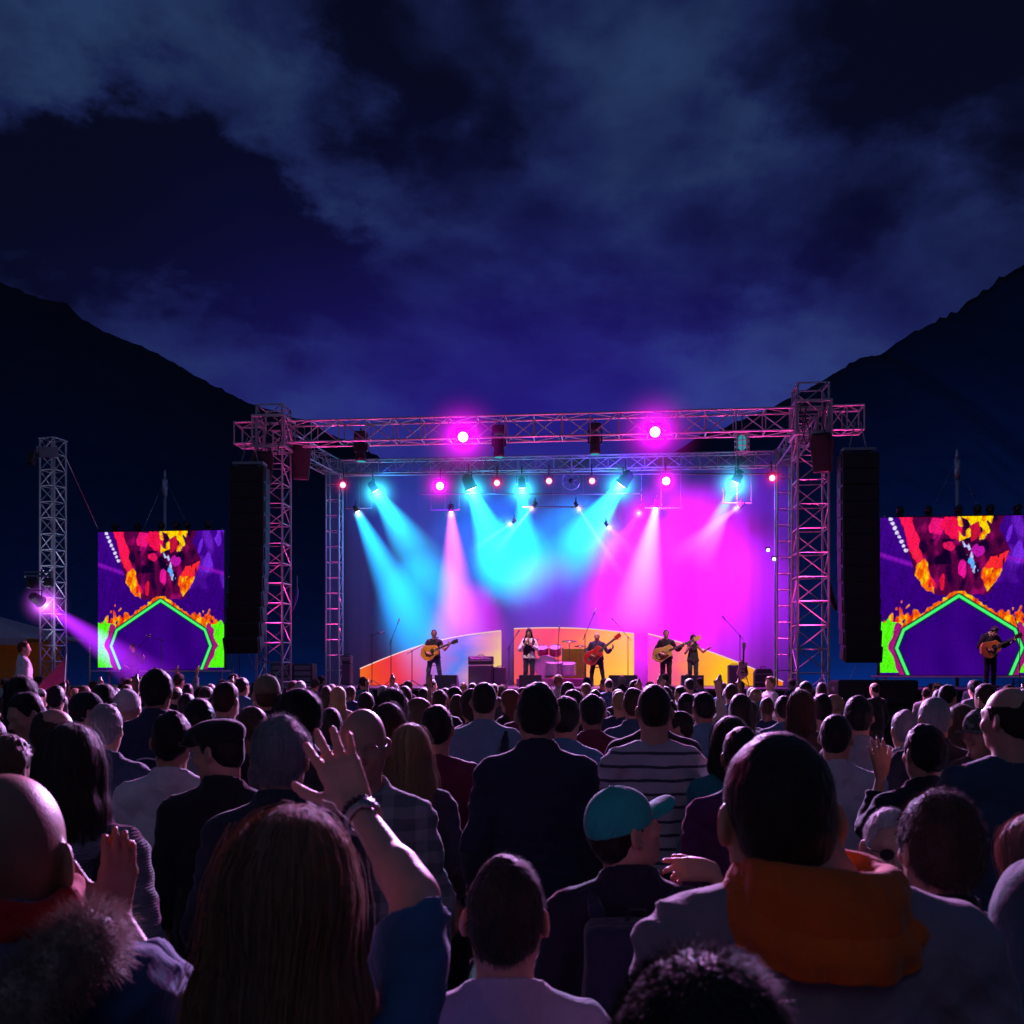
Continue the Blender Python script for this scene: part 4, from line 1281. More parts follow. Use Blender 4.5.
for k in range(8): m.tube((.19 * math.cos(k * PI / 4), .16 * math.sin(k * PI / 4), 0), (.19 * math.cos(k * PI / 4), .16 * math.sin(k * PI / 4), .54), .011, n=5)
m.build('cage', ALU, root)
m = MB(); m.lathe([(.06, .06), (.1, .1), (.1, .36), (.05, .45)], (0, 0, 0), 12); m.build('lantern', glow('pale_cyan_glow', (.1, .75, 1), .35), root, True)
m = MB(); m.tube((0, 0, .54), (0, 0, .95), .02); m.build('hanger', STEEL, root)

# bars that carry the back lamps, mirror ball
for (x0, x1, y, v, lab) in ((345, 782, 474, 3.75, 'long horizontal pipe just under the back truss carrying the lamp row'), (420, 640, 494, 3.9, 'thin horizontal pipe below the lamp row'),
                            (430, 460, 510, 4.0, 'short low pipe at the left of the back lamps'), (522, 585, 507, 4.0, 'short low pipe in the middle under the round fan'), (640, 682, 508, 4.0, 'short low pipe at the right of the back lamps'), (346, 372, 508, 4.0, 'short low pipe beside the left ladder post'), (722, 752, 503, 4.0, 'short low pipe near the right ladder post')):
    a, b = spx(x0, y, v), spx(x1, y, v); c = (a + b) / 2; root = empty('lighting_bar', c, 0, 1, lab, 'lighting bar', 'pipes carrying the back lamps')
    m = MB(); m.tube(a - c, b - c, .026, n=8); m.build('pipe', STEEL, root)
    n = max(2, int((b - a).length / 2.2)); m = MB()
    for k in range(n + 1):
        q = (a - c).lerp(b - c, .03 + .94 * k / n); m.tube(q, q + Vector((0, 0, 8.2 - c.z)), .009, n=5)
    m.build('drop_wire', STEEL, root)
P = spx(571, 481, 3.9)
root = empty('round_fan', P, 0, 1, 'round fan-like ring with dark hub hung between two small red back lamps', 'ring')
m = MB(); m.path([(.27 * math.cos(k * PI / 14), 0, .27 * math.sin(k * PI / 14)) for k in range(28)], .016, 6, True); m.build('rim', ALU, root, True)
m = MB()
for k in range(6):
    m.path([(.06 * math.cos(k * PI / 3), 0, .06 * math.sin(k * PI / 3)), (.16 * math.cos(k * PI / 3 + .25), .02, .16 * math.sin(k * PI / 3 + .25)), (.26 * math.cos(k * PI / 3 + .3), 0, .26 * math.sin(k * PI / 3 + .3))], .012, 5)
m.build('spokes', STEEL, root)
m = MB(); m.lathe([(.001, -.05), (.07, -.04), (.07, .04), (.001, .05)], (0, 0, 0), 14, Matrix.Rotation(PI / 2, 4, 'X')); m.build('hub', BLACK, root, True)
m = MB(); m.tube((0, 0, .28), (0, 0, .7), .012); m.build('hanger', STEEL, root)

# the wash on the backdrop, thrown by lamps of the two rows (they sit in the lanterns' places)
def wash(px, py, v, tx, ty, power, ang, col, blend=1.0):
    P = spx(px, py, v); T = bd(tx, ty)
    ld = bpy.data.lights.new('wash_spot', 'SPOT'); ld.energy = power; ld.spot_size = math.radians(ang); ld.spot_blend = blend; ld.color = col; ld.shadow_soft_size = .2
    lo = bpy.data.objects.new('wash_spot', ld); COL.objects.link(lo); lo.location = P; lo.rotation_euler = (P - T).to_track_quat('Z', 'Y').to_euler()
W = 6.2
wash(655, 500, 2.6, 674, 566, 2400 * W, 80, (1, 0, 1))
wash(666, 500, 3.4, 672, 610, 800 * W, 56, (1, 0, 1))
wash(640, 500, 3.4, 632, 618, 1400 * W, 55, (1, 0, .95))
wash(735, 497, 3.4, 752, 600, 900 * W, 60, (.4, .02, 1))
wash(455, 500, 3.4, 468, 630, 1100 * W, 34, (1, .0, .95))
wash(471, 500, 3.2, 510, 556, 1300 * W, 44, (0, .8, 1))
wash(490, 500, 2.8, 490, 540, 600 * W, 62, (0, .2, 1))
wash(375, 500, 3.4, 425, 605, 1300 * W, 46, (0, .4, 1))
wash(622, 497, 3.4, 580, 535, 900 * W, 50, (0, .35, 1))
wash(522, 500, 3.4, 552, 612, 600 * W, 56, (.3, .05, 1))
wash(440, 500, 2.0, 410, 570, 100 * W, 110, (.22, .0, 1))
wash(666, 497, 2.0, 600, 520, 420 * W, 110, (.12, .04, 1))
wash(735, 490, 2.6, 748, 515, 420 * W, 60, (.3, .02, 1))
wash(375, 490, 2.6, 400, 505, 130 * W, 62, (.02, .1, 1))
def spotlight(P, T, power, ang, col, blend=.8, r=.1):
    P = Vector(P); T = Vector(T)
    ld = bpy.data.lights.new('stage_spot', 'SPOT'); ld.energy = power; ld.spot_size = math.radians(ang); ld.spot_blend = blend; ld.color = col; ld.shadow_soft_size = r
    lo = bpy.data.objects.new('stage_spot', ld); COL.objects.link(lo); lo.location = P; lo.rotation_euler = (P - T).to_track_quat('Z', 'Y').to_euler()
# front light added for the band, placed at the front truss's dark lanterns
for px, tx in ((361, 434), (499, 529), (595, 600), (742, 680)):
    P = spx(px, 462, -.3); spotlight(P, spx(tx, 662, 2.0), 1300, 22, (1, .70, .60))
# magenta light down on to the deck
for px in (440, 560, 666): spotlight(spx(px, 490, 3.2), st(ucoord(spx(px, 490, 3.2)), 1.4, DECK), 2600, 75, (1, .05, .85))
# spots added to brighten the side stages
spotlight(st(15.4, -.2, 8.0), st(21.2, 2.0, 2.4), 1500, 24, (.9, .75, .6)); spotlight(st(-.8, -.2, 8.0), st(-5.4, 3.5, 2.0), 1400, 22, (1, .2, .6))
spotlight(st(15.6, .2, 7.9), st(18.6, 1.8, DECK), 1200, 50, (.8, .03, 1))
# unseen toner lamps at the foot of the towers, grazing them with pink
PINK = (1, .05, .40)
for P, T, pw, ang in ((st(.1, -.75, 1.6), st(.1, -.1, 8.8), 1300, 34), (st(.8, .2, 1.6), st(.2, 0, 8.8), 800, 34), (st(14.4, -.8, 1.6), st(14.4, -.1, 8.8), 1300, 34), (st(13.6, .2, 1.6), st(14.3, 0, 8.8), 800, 34), (st(.5, 3.7, 1.5), st(.5, 4.1, 8), 480, 30), (st(14.4, 3.8, 1.5), st(14.4, 4.2, 8), 480, 30)):
    spotlight(P, T, pw, ang, PINK, .9)
for u in (1.8, 4.5, 7.2, 9.9, 12.6): spotlight(st(u, -.7, 5.6), st(u, -.25, TOP), 210, 96, PINK, .8)  # unseen spots added in mid-air below the beams, tinting them pink
for u in (-.9, 15.6): spotlight(st(u, -.6, 5.8), st(u, -.2, TOP), 150, 70, PINK, .8)
# cool rim light added for the crowd, no lantern at its place
spotlight(spx(545, 462, -.7), (0, 9, 1.5), 24000, 80, (.4, .5, 1), .6)
# red spot added to tint the left of the crowd
spotlight(st(-2.2, 1.0, 6.5), (-8.5, 16, 1.6), 2600, 60, (1, .06, .3), .9)
# cool light up the free-standing tower
spotlight((-12.2, 26.2, .4), (-12.6, 27.3, 7.5), 1300, 34, (.6, .7, 1), .9)
# ------------------------------------------------------------------ video screens (a grid of coloured diodes)
def screen_image(nx=380, ny=400):
    r = np.random.default_rng(11)
    u = (np.arange(nx) + .5) / nx; v = (np.arange(ny) + .5) / ny
    U, V = np.meshgrid(u, v)                        # v downwards
    P3 = np.stack([U * 3, V * 3, np.zeros_like(U)], -1)
    n = lambda f, s: wave_noise(P3.reshape(-1, 3) + s * 1.7, f, s).reshape(U.shape)
    x = U + n(9, 1) * .008 + n(26, 2) * .005; y = V + n(8, 3) * .008 + n(24, 4) * .006
    img = np.zeros(U.shape + (3,)); 
    def setc(m, c): img[m] = lin(*c)
    def blend(m, c, a):
        a = (np.clip(a, 0, 1) * m)[..., None]; img[:] = img * (1 - a) + np.array(lin(*c)) * a
    def poly(pts, X=None, Y=None):
        X = x if X is None else X; Y = y if Y is None else Y
        ins = np.zeros(U.shape, bool); k = len(pts)
        for i in range(k):
            x0, y0 = pts[i]; x1, y1 = pts[(i + 1) % k]
            c = (y0 > Y) != (y1 > Y)
            with np.errstate(divide='ignore', invalid='ignore'):
                ins ^= c & (X < (x1 - x0) * (Y - y0) / (y1 - y0 + 1e-12) + x0)
        return ins
    def dist(pts, X=U, Y=V, asp=1.03):
        d = np.full(U.shape, 9.0)
        for (x0, y0), (x1, y1) in zip(pts, pts[1:]):
            dx, dy = x1 - x0, y1 - y0; t = np.clip(((X - x0) * dx + (Y - y0) * dy) / (dx * dx + dy * dy), 0, 1)
            d = np.minimum(d, np.hypot(X - x0 - t * dx, (Y - y0 - t * dy) * asp))
        return d
    # ground colour: indigo with paler violet clouds at the top right
    setc(np.ones(U.shape, bool), (52, 0, 122))
    blend(np.ones(U.shape, bool), (70, 10, 150), (.5 - V) * .9)
    blend((U > .6) & (V < .42), (110, 30, 205), np.clip(n(7, 5) * 1.6 - .1, 0, 1) * (U - .6) * 3)
    blend((U > .7) & (V < .3), (120, 40, 230), (n(14, 6) > .35) * .8)
    for x0, y0, x1, y1 in ((.0, .235, .2, .3), (.8, .26, 1.0, .31)):
        blend(np.ones(U.shape, bool), (150, 20, 200), np.clip(1 - dist([(x0, y0), (x1, y1)]) / .022, 0, 1) * .8)
    # the bowl of flames
    bowl = poly([(.11, -.02), (.80, -.02), (.76, .08), (.82, .22), (.76, .36), (.69, .48), (.5, .5), (.31, .48), (.22, .36), (.18, .18)])
    setc(bowl, (82, 4, 62))
    blend(bowl, (170, 10, 110), np.clip(n(11, 7) * 1.3, 0, 1) * .8)
    blend(bowl, (30, 0, 50), np.clip(n(16, 8) * 1.5 - .2, 0, 1))
    blend(bowl & (V > .14) & (V < .3), (20, 0, 40), np.clip(n(10, 9) * 2, 0, 1))
    setc(poly([(.115, -.02), (.19, -.02), (.255, .15), (.235, .3), (.2, .22)]), (255, 22, 84))
    setc(poly([(.2, .22), (.245, .18), (.36, .44), (.34, .46)]), (240, 30, 70))
    for (cx, cy, rx, ry, c) in ((.36, .06, .055, .06, (236, 20, 120)), (.46, .07, .06, .07, (240, 16, 80)), (.52, .33, .03, .05, (230, 20, 150)), (.4, .41, .018, .05, (230, 20, 60)), (.62, .22, .04, .035, (190, 20, 170)), (.44, .19, .035, .03, (220, 20, 90))):
        setc(((x - cx) / rx) ** 2 + ((y - cy) / ry) ** 2 + n(20, 10) * .35 < 1, c)
    ye = poly([(.49, -.02), (.72, -.02), (.7, .08), (.63, .17), (.59, .12), (.5, .15)]) & (n(15, 11) > -.35)
    setc(ye, (255, 214, 0)); setc(ye & (n(24, 12) > .5), (255, 130, 10)); setc(poly([(.56, .06), (.62, .03), (.64, .12), (.58, .17)]), (190, 16, 60))
    for k in range(8):
        t = k / 7; cx, cy = .065 + t * .1, .01 + t * .2
        setc(((U - cx) / .012) ** 2 + ((V - cy) / .012) ** 2 + n(40, k % 5) * .6 < 1, (235, 220, 255))
    setc((dist([(.54, .16), (.6, .34)]) < .018) & (n(36, 13) > .1), (190, 200, 255)); setc((dist([(.57, .28), (.6, .34)]) < .02) & (n(30, 3) > .2), (90, 170, 255))
    def fl(m):
        q = n(18, 14) + n(40, 15) * .6 + n(90, 16) * .4
        t = np.clip(q * .45 + .5, 0, 1)[..., None]
        lo, mi, hi = (np.array(lin(*c)) for c in ((225, 30, 25), (255, 112, 0), (255, 205, 20)))
        c = np.where(t < .5, lo + (mi - lo) * t * 2, mi + (hi - mi) * (t - .5) * 2)
        img[m] = c[m]
    fl(poly([(.225, .3), (.29, .26), (.33, .4), (.345, .49), (.3, .47), (.22, .36)]) & (n(30, 4) > -.7))
    s = poly([(.67, .47), (.64, .36), (.7, .26), (.81, .22), (.78, .33), (.73, .42)]) & (n(30, 6) > -.75)
    fl(s); setc(s & (y < .33), (250, 40, 50))
    # the house-shaped outline with fire along its roof
    roof = [(.01, .70), (.15, .715), (.3, .62), (.5, .495), (.7, .62), (.85, .715), (.99, .70)]
    d = dist(roof); ax = np.abs(U - .5)
    ht = np.where(ax > .24, .145 * np.clip(1 - np.abs(ax - .38) / .15, 0, 1) ** .6, .03) * (.75 + .5 * n(30, 7))
    yr = np.interp(ax, [0, .2, .35, .49], [.495, .62, .715, .735])
    fire = (V < yr + .0) & (V > yr - .02 - ht)
    fl(fire & (V > .47))
    setc((ax > .36) & (V > .665 + .06 * (.5 - ax) / .14 * 0 + .02 * n(16, 2)) & (V < .985), (86, 255, 20))
    setc((dist([(.12, .69), (.075, .83), (.15, .99)]) < .022 + .01 * n(20, 8)) , (165, 20, 120))
    setc((dist([(.88, .69), (.925, .83), (.85, .99)]) < .022 + .01 * n(20, 8)) , (165, 20, 120))
    house = [(.178, 1.0), (.105, .83), (.15, .715), (.5, .5), (.85, .715), (.895, .83), (.822, 1.0)]
    ins = poly(house, U, V)
    setc(ins, (45, 0, 116)); blend(ins, (74, 6, 150), np.clip(.4 + n(4, 5) * .5, 0, 1) * .5)
    k = (1 + .28 * n(60, 21) + .22 * n(130, 22) + .12 * np.random.default_rng(5).normal(size=U.shape))[..., None]
    img = img * np.where(ins[..., None] | (V > .62)[..., None] * 0 > 0, 1 + (k - 1) * .25, np.clip(k, .45, 1.5))
    dh = dist(house)
    setc(dh < .019, (10, 30, 40)); setc(dh < .0095, (70, 255, 120))
    return img.reshape(ny // 2, 2, nx // 2, 2, 3).mean((1, 3))
SCR = screen_image()
def screen_mat():
    m, nt, out = newmat('screen_diodes'); L = nt.links.new
    at_ = N(nt, 'ShaderNodeAttribute'); at_.attribute_name = 'diodes'
    tc = N(nt, 'ShaderNodeTexCoord'); sp = N(nt, 'ShaderNodeSeparateXYZ'); L(tc.outputs['Object'], sp.inputs[0])
    # seams between the screen's modules
    gx = mathn(nt, 'LESS_THAN', mathn(nt, 'FRACT', mathn(nt, 'MULTIPLY', sp.outputs['X'], 2.0)), .012); gz = mathn(nt, 'LESS_THAN', mathn(nt, 'FRACT', mathn(nt, 'MULTIPLY', sp.outputs['Z'], 2.0)), .012)
    s = mathn(nt, 'SUBTRACT', 1.0, mathn(nt, 'MULTIPLY', mathn(nt, 'MAXIMUM', gx, gz), .35))
    e = N(nt, 'ShaderNodeEmission'); L(at_.outputs['Color'], e.inputs['Color']); L(s, e.inputs['Strength']); L(e.outputs[0], out.inputs[0]); return m
SCRM = screen_mat()
SW, SH = 4.43, 4.62
def make_screen():
    ny, nx = SCR.shape[:2]
    gx = (np.arange(nx + 1) / nx - .5) * SW; gz = (1 - np.arange(ny + 1) / ny) * SH
    X, Z = np.meshgrid(gx, gz); V = np.stack([X, np.zeros_like(X), Z], -1).reshape(-1, 3)
    i = np.arange((nx + 1) * (ny + 1)).reshape(ny + 1, nx + 1)
    Q = np.stack([i[:-1, :-1], i[1:, :-1], i[1:, 1:], i[:-1, 1:]], -1).reshape(-1, 4)
    me = np_mesh('display', V, Q, SCRM, False)
    a = me.color_attributes.new('diodes', 'FLOAT_COLOR', 'CORNER')
    c = np.ones((len(Q), 4, 4), np.float32); c[:, :, :3] = SCR.reshape(-1, 1, 3)
    a.data.foreach_set('color', c.ravel())
    return me
SCRME = make_screen()
def screen(P, rz, s, label):
    root = empty('video_screen', P, rz, s, label, 'video screen', 'the pair of tall video screens')
    put('display', SCRME, root)
    m = MB(); m.box((0, .09, SH / 2), (SW + .06, .14, SH + .06), bev=.02); m.build('cabinet', BLACK, root)
    m = MB()
    z0 = -P.z / s
    for x in (-SW * .45, SW * .45):
        m.tube((x, .35, z0), (x, .35, SH + .1), .04, n=8)
        m.tube((x, 1.9, z0 + .02), (x, .36, SH * .6), .03, n=8)
    m.tube((-SW * .45, .35, z0 + 1.0), (SW * .45, .35, z0 + 1.0), .03); m.tube((-SW * .45, .35, SH * .8), (SW * .45, .35, SH * .8), .03)
    m.build('support_frame', STEEL, root)
    m = MB(); m.box((0, .06, -.05), (SW + .5, .12, .06), bev=.01); m.build('bottom_rail', ALU, root)
    for k, x in enumerate((-.37, -.19, .0, .12, .2, .37)):
        o = empty('floodlight', Vector(P) + Matrix.Rotation(rz, 3, 'Z') @ Vector((x * SW * s, .06 * s, (SH + .03) * s)), rz + .3 * (k % 3 - 1), s, 'small dark floodlight on top of the ' + label.split(' video')[0].replace('tall ', '') + ' screen, ' + ('leftmost of six', 'second from left of six', 'third from left of six', 'third from right of six', 'second from right of six', 'rightmost of six')[k], 'floodlight', 'floodlights on top of the screens')
        m = MB(); m.box((0, 0, .03), (.16, .16, .06), bev=.01); m.tube((-.1, 0, .05), (-.1, 0, .2), .012); m.tube((.1, 0, .05), (.1, 0, .2), .012); m.build('bracket', RUBBER, o)
        m = MB(); M = Matrix.Translation((0, 0, .19)) @ Matrix.Rotation(1.2, 4, 'X'); m.lathe([(.06, .13), (.1, .1), (.11, -.08), (.1, -.1)], (0, 0, 0), 12, M); m.build('housing', BLACK, o, True)
        m = MB(); m.lathe([(.001, -.105), (.095, -.102)], (0, 0, 0), 12, M, caps=False); m.build('lens', GLASSM, o)
    return root
screen(at(160.5, 669.5, 33.0) , -.12, 1.035 * 128 / 152 * 33 / 29, 'left tall video screen showing flames over a green house outline')
screen(at(959, 675, 29.0), -.12, 1.0, 'right tall video screen showing flames over a green house outline')

# masts with guy wires behind the screens
for (px, py, Y, yb, sx, lab) in ((165, 470, 35.5, 525, 25, 'slim pale mast with guy wires behind the left video screen'), (957, 449, 31.5, 515, 25, 'slim pale mast with guy wires behind the right video screen')):
    T = at(px, py, Y); B = Vector((T.x, T.y, 0)); root = empty('mast', B, 0, 1, lab, 'mast', 'masts behind the screens')
    m = MB(); m.tube((0, 0, 0), (0, 0, T.z - .9), .06, .05, n=8); m.build('pole', ALU, root, True)
    m = MB(); m.tube((0, 0, T.z - .95), (0, 0, T.z - .35), .085, .1, n=10); m.tube((0, 0, T.z - .35), (0, 0, T.z), .06, .03, n=8); m.build('head', ALU, root, True)
    for k in (-1, 1):
        m = MB(); m.tube((0, 0, T.z - .3), (k * 4.0, .6, 0), .008, n=4); m.build('guy_wire', STEEL, root)

# ------------------------------------------------------------------ light tower on the left
tb = at(53, 670, 27.4); tb.z = 0
truss('light_tower', tb, tb + Vector((0, 0, 8.3)), .46, .46, 19, 'free-standing pale lattice tower on the left with a violet lamp', None, up=(.96, -.25, 0), cat='lighting tower')
P = at(41, 602, 26.55)
lamp(P, at(135, 668, 29.5), VIO, 'violet lamp on the left lattice tower throwing a beam towards the left screen', .15, (1, .8, 1), (5.4, .95, (.45, .02, 1.0), 5.5, 1.0, 1.0), (.75, (.65, .1, 1), 4.5), [(at(120, 650, 32.5), 900, 30, 1.0, (.4, .02, 1))], None, lens_s=8)
root = empty('lamp_bracket', at(46, 576, 26.6), 0, 1, 'dark bracket with a lantern bar on the left lattice tower above its lamp', 'bracket')
m = MB(); m.box((-.2, 0, 0), (.75, .06, .06), bev=.01); m.box((-.2, 0, .1), (.75, .05, .05), bev=.01); m.build('bar', STEEL, root)
m = MB(); m.box((-.35, -.05, -.2), (.24, .22, .28), bev=.03); m.box((.1, -.05, -.18), (.2, .2, .24), bev=.03); m.build('lanterns', BLACK, root)
m = MB(); m.tube((-.2, 0, .0), (-.2, .02, -.7), .025); m.build('drop_arm', STEEL, root)
root = empty('horn_speaker', at(36, 455, 26.8), .2, 1, 'small dark horn speaker on an arm near the top of the left lattice tower', 'speaker')
m = MB(); m.box((.3, .05, .1), (.5, .05, .3), bev=.02); m.box((.02, .05, .1), (.05, .05, .32)); m.build('arm', STEEL, root)
m = MB(); m.box((-.08, 0, -.1), (.18, .3, .4), Matrix.Rotation(.2, 4, 'Y'), bev=.03); m.build('cabinet', BLACK, root)
m = MB(); m.tube(at(66, 458, 27) , at(98, 529, 33), .012, n=4); o = m.build('guy_wire', STEEL); tag(o, 'thin wire slanting from the top of the left tower to the left screen', 'wire')

# ------------------------------------------------------------------ hanging speaker columns
GRILLE = plain('speaker_grille', (.008, .008, .01), .75, bump=.6, bscale=220)
VIOP = plain('violet_painted_panel', (.16, .05, .35), .5)
def line_array(px0, px1, py0, py1, Y, n, curve, label):
    a, b = at(px0, py0, Y), at(px1, py1, Y); w = b.x - a.x; h = a.z - b.z
    root = empty('speaker_column', Vector(((a.x + b.x) / 2, Y, a.z)), SROT * .6, 1, label, 'speaker', 'hanging speaker columns')
    z = 0.0; y = 0.0; ch = h / n
    for i in range(n):
        ang = curve * (i / n) ** 1.7
        M = Matrix.Translation((0, y, z)) @ Matrix.Rotation(ang, 4, 'X')
        c = empty('cabinet', (0, 0, 0)); c.parent = root
        bpy.data.objects.remove(c)
        m = MB(); m.box((0, .28, -ch / 2), (w, .56, ch * .992), M, bev=.012); cb = m.build('cabinet', BLACK, root)
        m = MB(); m.box((0, -.012, -ch / 2), (w * .93, .03, ch * .95), M, bev=.006); m.build('grille', GRILLE, cb)
        m = MB(); m.box((-w / 2 - .012, .25, -ch / 2), (.03, .34, ch * .8), M, bev=.008); m.box((w / 2 + .012, .25, -ch / 2), (.03, .34, ch * .8), M, bev=.008); m.build('rigging_plate', BLACK, cb)
        z -= ch * math.cos(ang); y += ch * -math.sin(ang) * -1.0 * -1
    m = MB(); m.box((0, .28, .1), (w * .9, .4, .08), bev=.01); m.box((-w * .3, .28, .05), (.08, .3, .1)); m.box((w * .3, .28, .05), (.08, .3, .1)); m.build('flying_frame', STEEL, root)
    m = MB()
    top = TOP - .3 - a.z
    for x in (-w * .25, w * .25): m.tube((x, .28, .12), (x * .3, .28, max(top, .5)), .016, n=5)
    m.build('hoist_chain', STEEL, root)
    return root
line_array(229, 264, 466, 657, 26.3, 12, .42, 'tall black column of speakers hanging left of the stage, curving at the bottom')
line_array(843, 879, 452, 664, 24.6, 13, .22, 'tall black column of speakers hanging right of the stage, nearly straight')
# dark side-fill speakers on the front towers
for px, py, Y, rz, lab in ((262, 470, 27.0, .5, 'dark speaker slung on the front left tower beside the speaker column'), (301, 462, 28.0, .3, 'dark speaker hanging from the left side truss, just inside the tower'), (822, 453, 25.5, -.5, 'dark speaker slung on the front right tower near its top')):
    root = empty('small_speaker', at(px, py, Y), rz, 1, lab, 'speaker', 'dark speakers slung on the towers')
    m = MB(); M = Matrix.Rotation(.16, 4, 'X'); m.prism([(-.2, -.5), (.2, -.5), (.27, .3), (.2, .5), (-.2, .5), (-.27, .3)], -.22, .24, M, inset=.03); m.build('cabinet', BLACK, root)
    m = MB(); m.prism([(-.16, -.44), (.16, -.44), (.22, .28), (.16, .44), (-.16, .44), (-.22, .28)], -.26, -.225, M, inset=.01); m.build('grille', GRILLE, root)
    m = MB(); m.tube((-.1, 0, .48), (-.1, .02, 1.0), .018); m.tube((.1, 0, .48), (.1, .02, 1.0), .018); m.build('bracket', STEEL, root)
for px, py, Y, tl, lab in ((297, 601, 29.5, -.16, 'thin curved speaker strip hanging in the gap left of the stage'), (829, 597, 26.2, .16, 'thin curved speaker strip on the right side of the front right tower')):
    root = empty('strip_speaker', at(px, py, Y), 0, 1, lab, 'strip')
    pts = [(tl * 1.2 * (k / 6) ** 1.5 * 1.0, 0, .36 - .7 * k / 6) for k in range(7)]
    m = MB(); m.path(pts, [.05, .07, .075, .075, .075, .07, .05], 6); m.build('body', VIOP if tl < 0 else BLACK, root, True)
    m = MB(); m.tube((0, 0, .33), (0 + (-.25 if tl > 0 else .2) * 0, .0, .75), .012); m.build('hanger', STEEL, root)

# subwoofer stack in front of the right screen
a, b = at(839, 679, 22.4), at(918, 679, 22.4)
root = empty('subwoofer_stack', Vector(((a.x + b.x) / 2, 22.4, 0)), -.05, 1, 'wide black block of bass speakers on the ground right of the stage', 'speaker')
w = b.x - a.x
for k in range(3):
    z = .29 + k * .575
    m = MB(); m.box((0, .4, z), (w, .8, .57), bev=.035); cb = m.build('cabinet', BLACK, root)
    m = MB(); m.box((0, -.02, z), (w * .95, .04, .5), bev=.012); m.build('grille', GRILLE, cb)
    for x in (-w * .5 - .004, w * .5 + .004): 
        m = MB(); m.box((x, .4, z + .08), (.02, .26, .09), bev=.008); m.build('handle', STEEL, cb)

# ------------------------------------------------------------------ tent on the far left
TENTM = fabric((.42, .40, .42), weave=90)
root = empty('tent', at(5, 670, 34).xy.to_3d(), 0, 1, 'pale festival tent at the left edge with an orange-lit inside', 'tent')
z0 = EYE + (HOR - 640) / FPX * 34; z1 = EYE + (HOR - 626) / FPX * 34
m = MB(); m.add([(-3, -2, z0), (1.7, -2, z0), (1.7, 3, z0), (-3, 3, z0), (-.8, .5, z1 + .45)], [(0, 1, 4), (1, 2, 4), (2, 3, 4), (3, 0, 4)])
for i in range(8): pass
m.build('canopy', TENTM, root)
m = MB(); m.add([(-3, -2.01, z0), (1.7, -2.01, z0), (1.7, -2.02, z0 - .22), (-3, -2.02, z0 - .22)], [(0, 1, 2, 3)]); m.build('valance', TENTM, root)
for x, y in ((-2.95, -1.95), (1.65, -1.95), (1.65, 2.95), (-2.95, 2.95)):
    m = MB(); m.tube((x, y, 0), (x, y, z0), .04, n=8); m.build('pole', ALU, root)
m = MB(); m.add([(-3, 2.9, 0), (.6, 2.9, 0), (.6, 2.9, z0), (-3, 2.9, z0)], [(0, 1, 2, 3)]); m.build('back_wall', plain('orange_glow_wall', (.8, .36, .08), .9), root)  # orange glow of the inside is put into the wall colour
ld = bpy.data.lights.new('tent_lamp', 'POINT'); ld.energy = 9; ld.color = (1, .5, .12); ld.shadow_soft_size = .3
lo = bpy.data.objects.new('tent_lamp', ld); COL.objects.link(lo); lo.location = at(2, 648, 33.8); lo.location.z = z0 - .25

# ------------------------------------------------------------------ band gear
def on_stage(px, v, z=DECK):
    P = spx(px, HOR, v); P.z = z; return P
def mic_stand(px, v, h, boom, ang, label, z=DECK, P=None, s=1.0):
    P = P or on_stage(px, v, z); root = empty('microphone_stand', P, SROT + ang, s, label, 'microphone stand', 'microphone stands on the stages')
    m = MB()
    for k in range(3):
        a = k * 2.094 + .5; m.tube((0, 0, .2), (.3 * math.cos(a), .3 * math.sin(a), .015), .011, n=5)
    m.build('tripod_base', BLACK, root)
    m = MB(); m.tube((0, 0, .05), (0, 0, h), .012, n=6); m.build('stand_pole', BLACK, root)
    bx = Vector((boom[0], 0, boom[1]))
    m = MB(); m.tube(Vector((0, 0, h)) - bx * .25, Vector((0, 0, h)) + bx, .009, n=5); m.lathe([(.02, -.02), (.022, 0), (.02, .02)], (0, 0, h), 8); m.build('boom_arm', BLACK, root)
    e = Vector((0, 0, h)) + bx; d = bx.normalized() if bx.length > .05 else Vector((0, 0, 1))
    m = MB(); m.tube(e, e + d * .13, .015, .02, n=8); q = d.to_track_quat('Z', 'Y').to_matrix().to_4x4(); q.translation = e + d * .15
    m.lathe([(.018, -.03), (.027, -.005), (.026, .02), (.012, .035)], (0, 0, 0), 10, q); m.build('microphone', STEEL, root, True)
mic_stand(412, 1.9, 1.05, (.62, .33), 0, 'microphone on a long boom pointing up to the acoustic guitarist')
mic_stand(372, 2.6, 1.55, (.2, .05), 0, 'microphone on a straight stand left of the acoustic guitarist, in front of the orange panel')
mic_stand(391, 3.2, 1.4, (.2, .5), 0, 'microphone stand with raised boom between the left stand and the acoustic guitarist')
mic_stand(509, 3.2, 1.2, (.22, .35), 0, 'thin microphone stand left of the singer beside the speaker cabinets')
mic_stand(628, 2.4, 1.45, (-.35, .42), 0, 'black microphone stand with its boom leaning to the guitarist with the red guitar')
mic_stand(558, 3.0, 1.25, (.03, .4), 0, 'drum microphone stand standing before the kit')
mic_stand(585, 1.9, 1.5, (.25, .6), 0, 'tall boom stand close to the left shoulder of the red guitar player')
mic_stand(740, 3.0, 1.5, (-.4, .45), 0, 'microphone stand in front of the yellow panel at the right of the band')
mic_stand(0, 0, 1.5, (-.1, .35), 0, 'microphone stand on the right side stage before the screen', P=st(20.4, 1.9, DECK))
mic_stand(0, 0, 1.45, (-.35, .1), 0, 'microphone stand in the middle of the left side stage before the screen', P=Vector((at(166, 670, 32).x, 31.6, DECK)))
mic_stand(0, 0, 1.1, (.4, .4), 0, 'microphone stand with slanting boom beside the seated player on the left side stage', P=Vector((at(142, 670, 32).x, 31.4, DECK)))
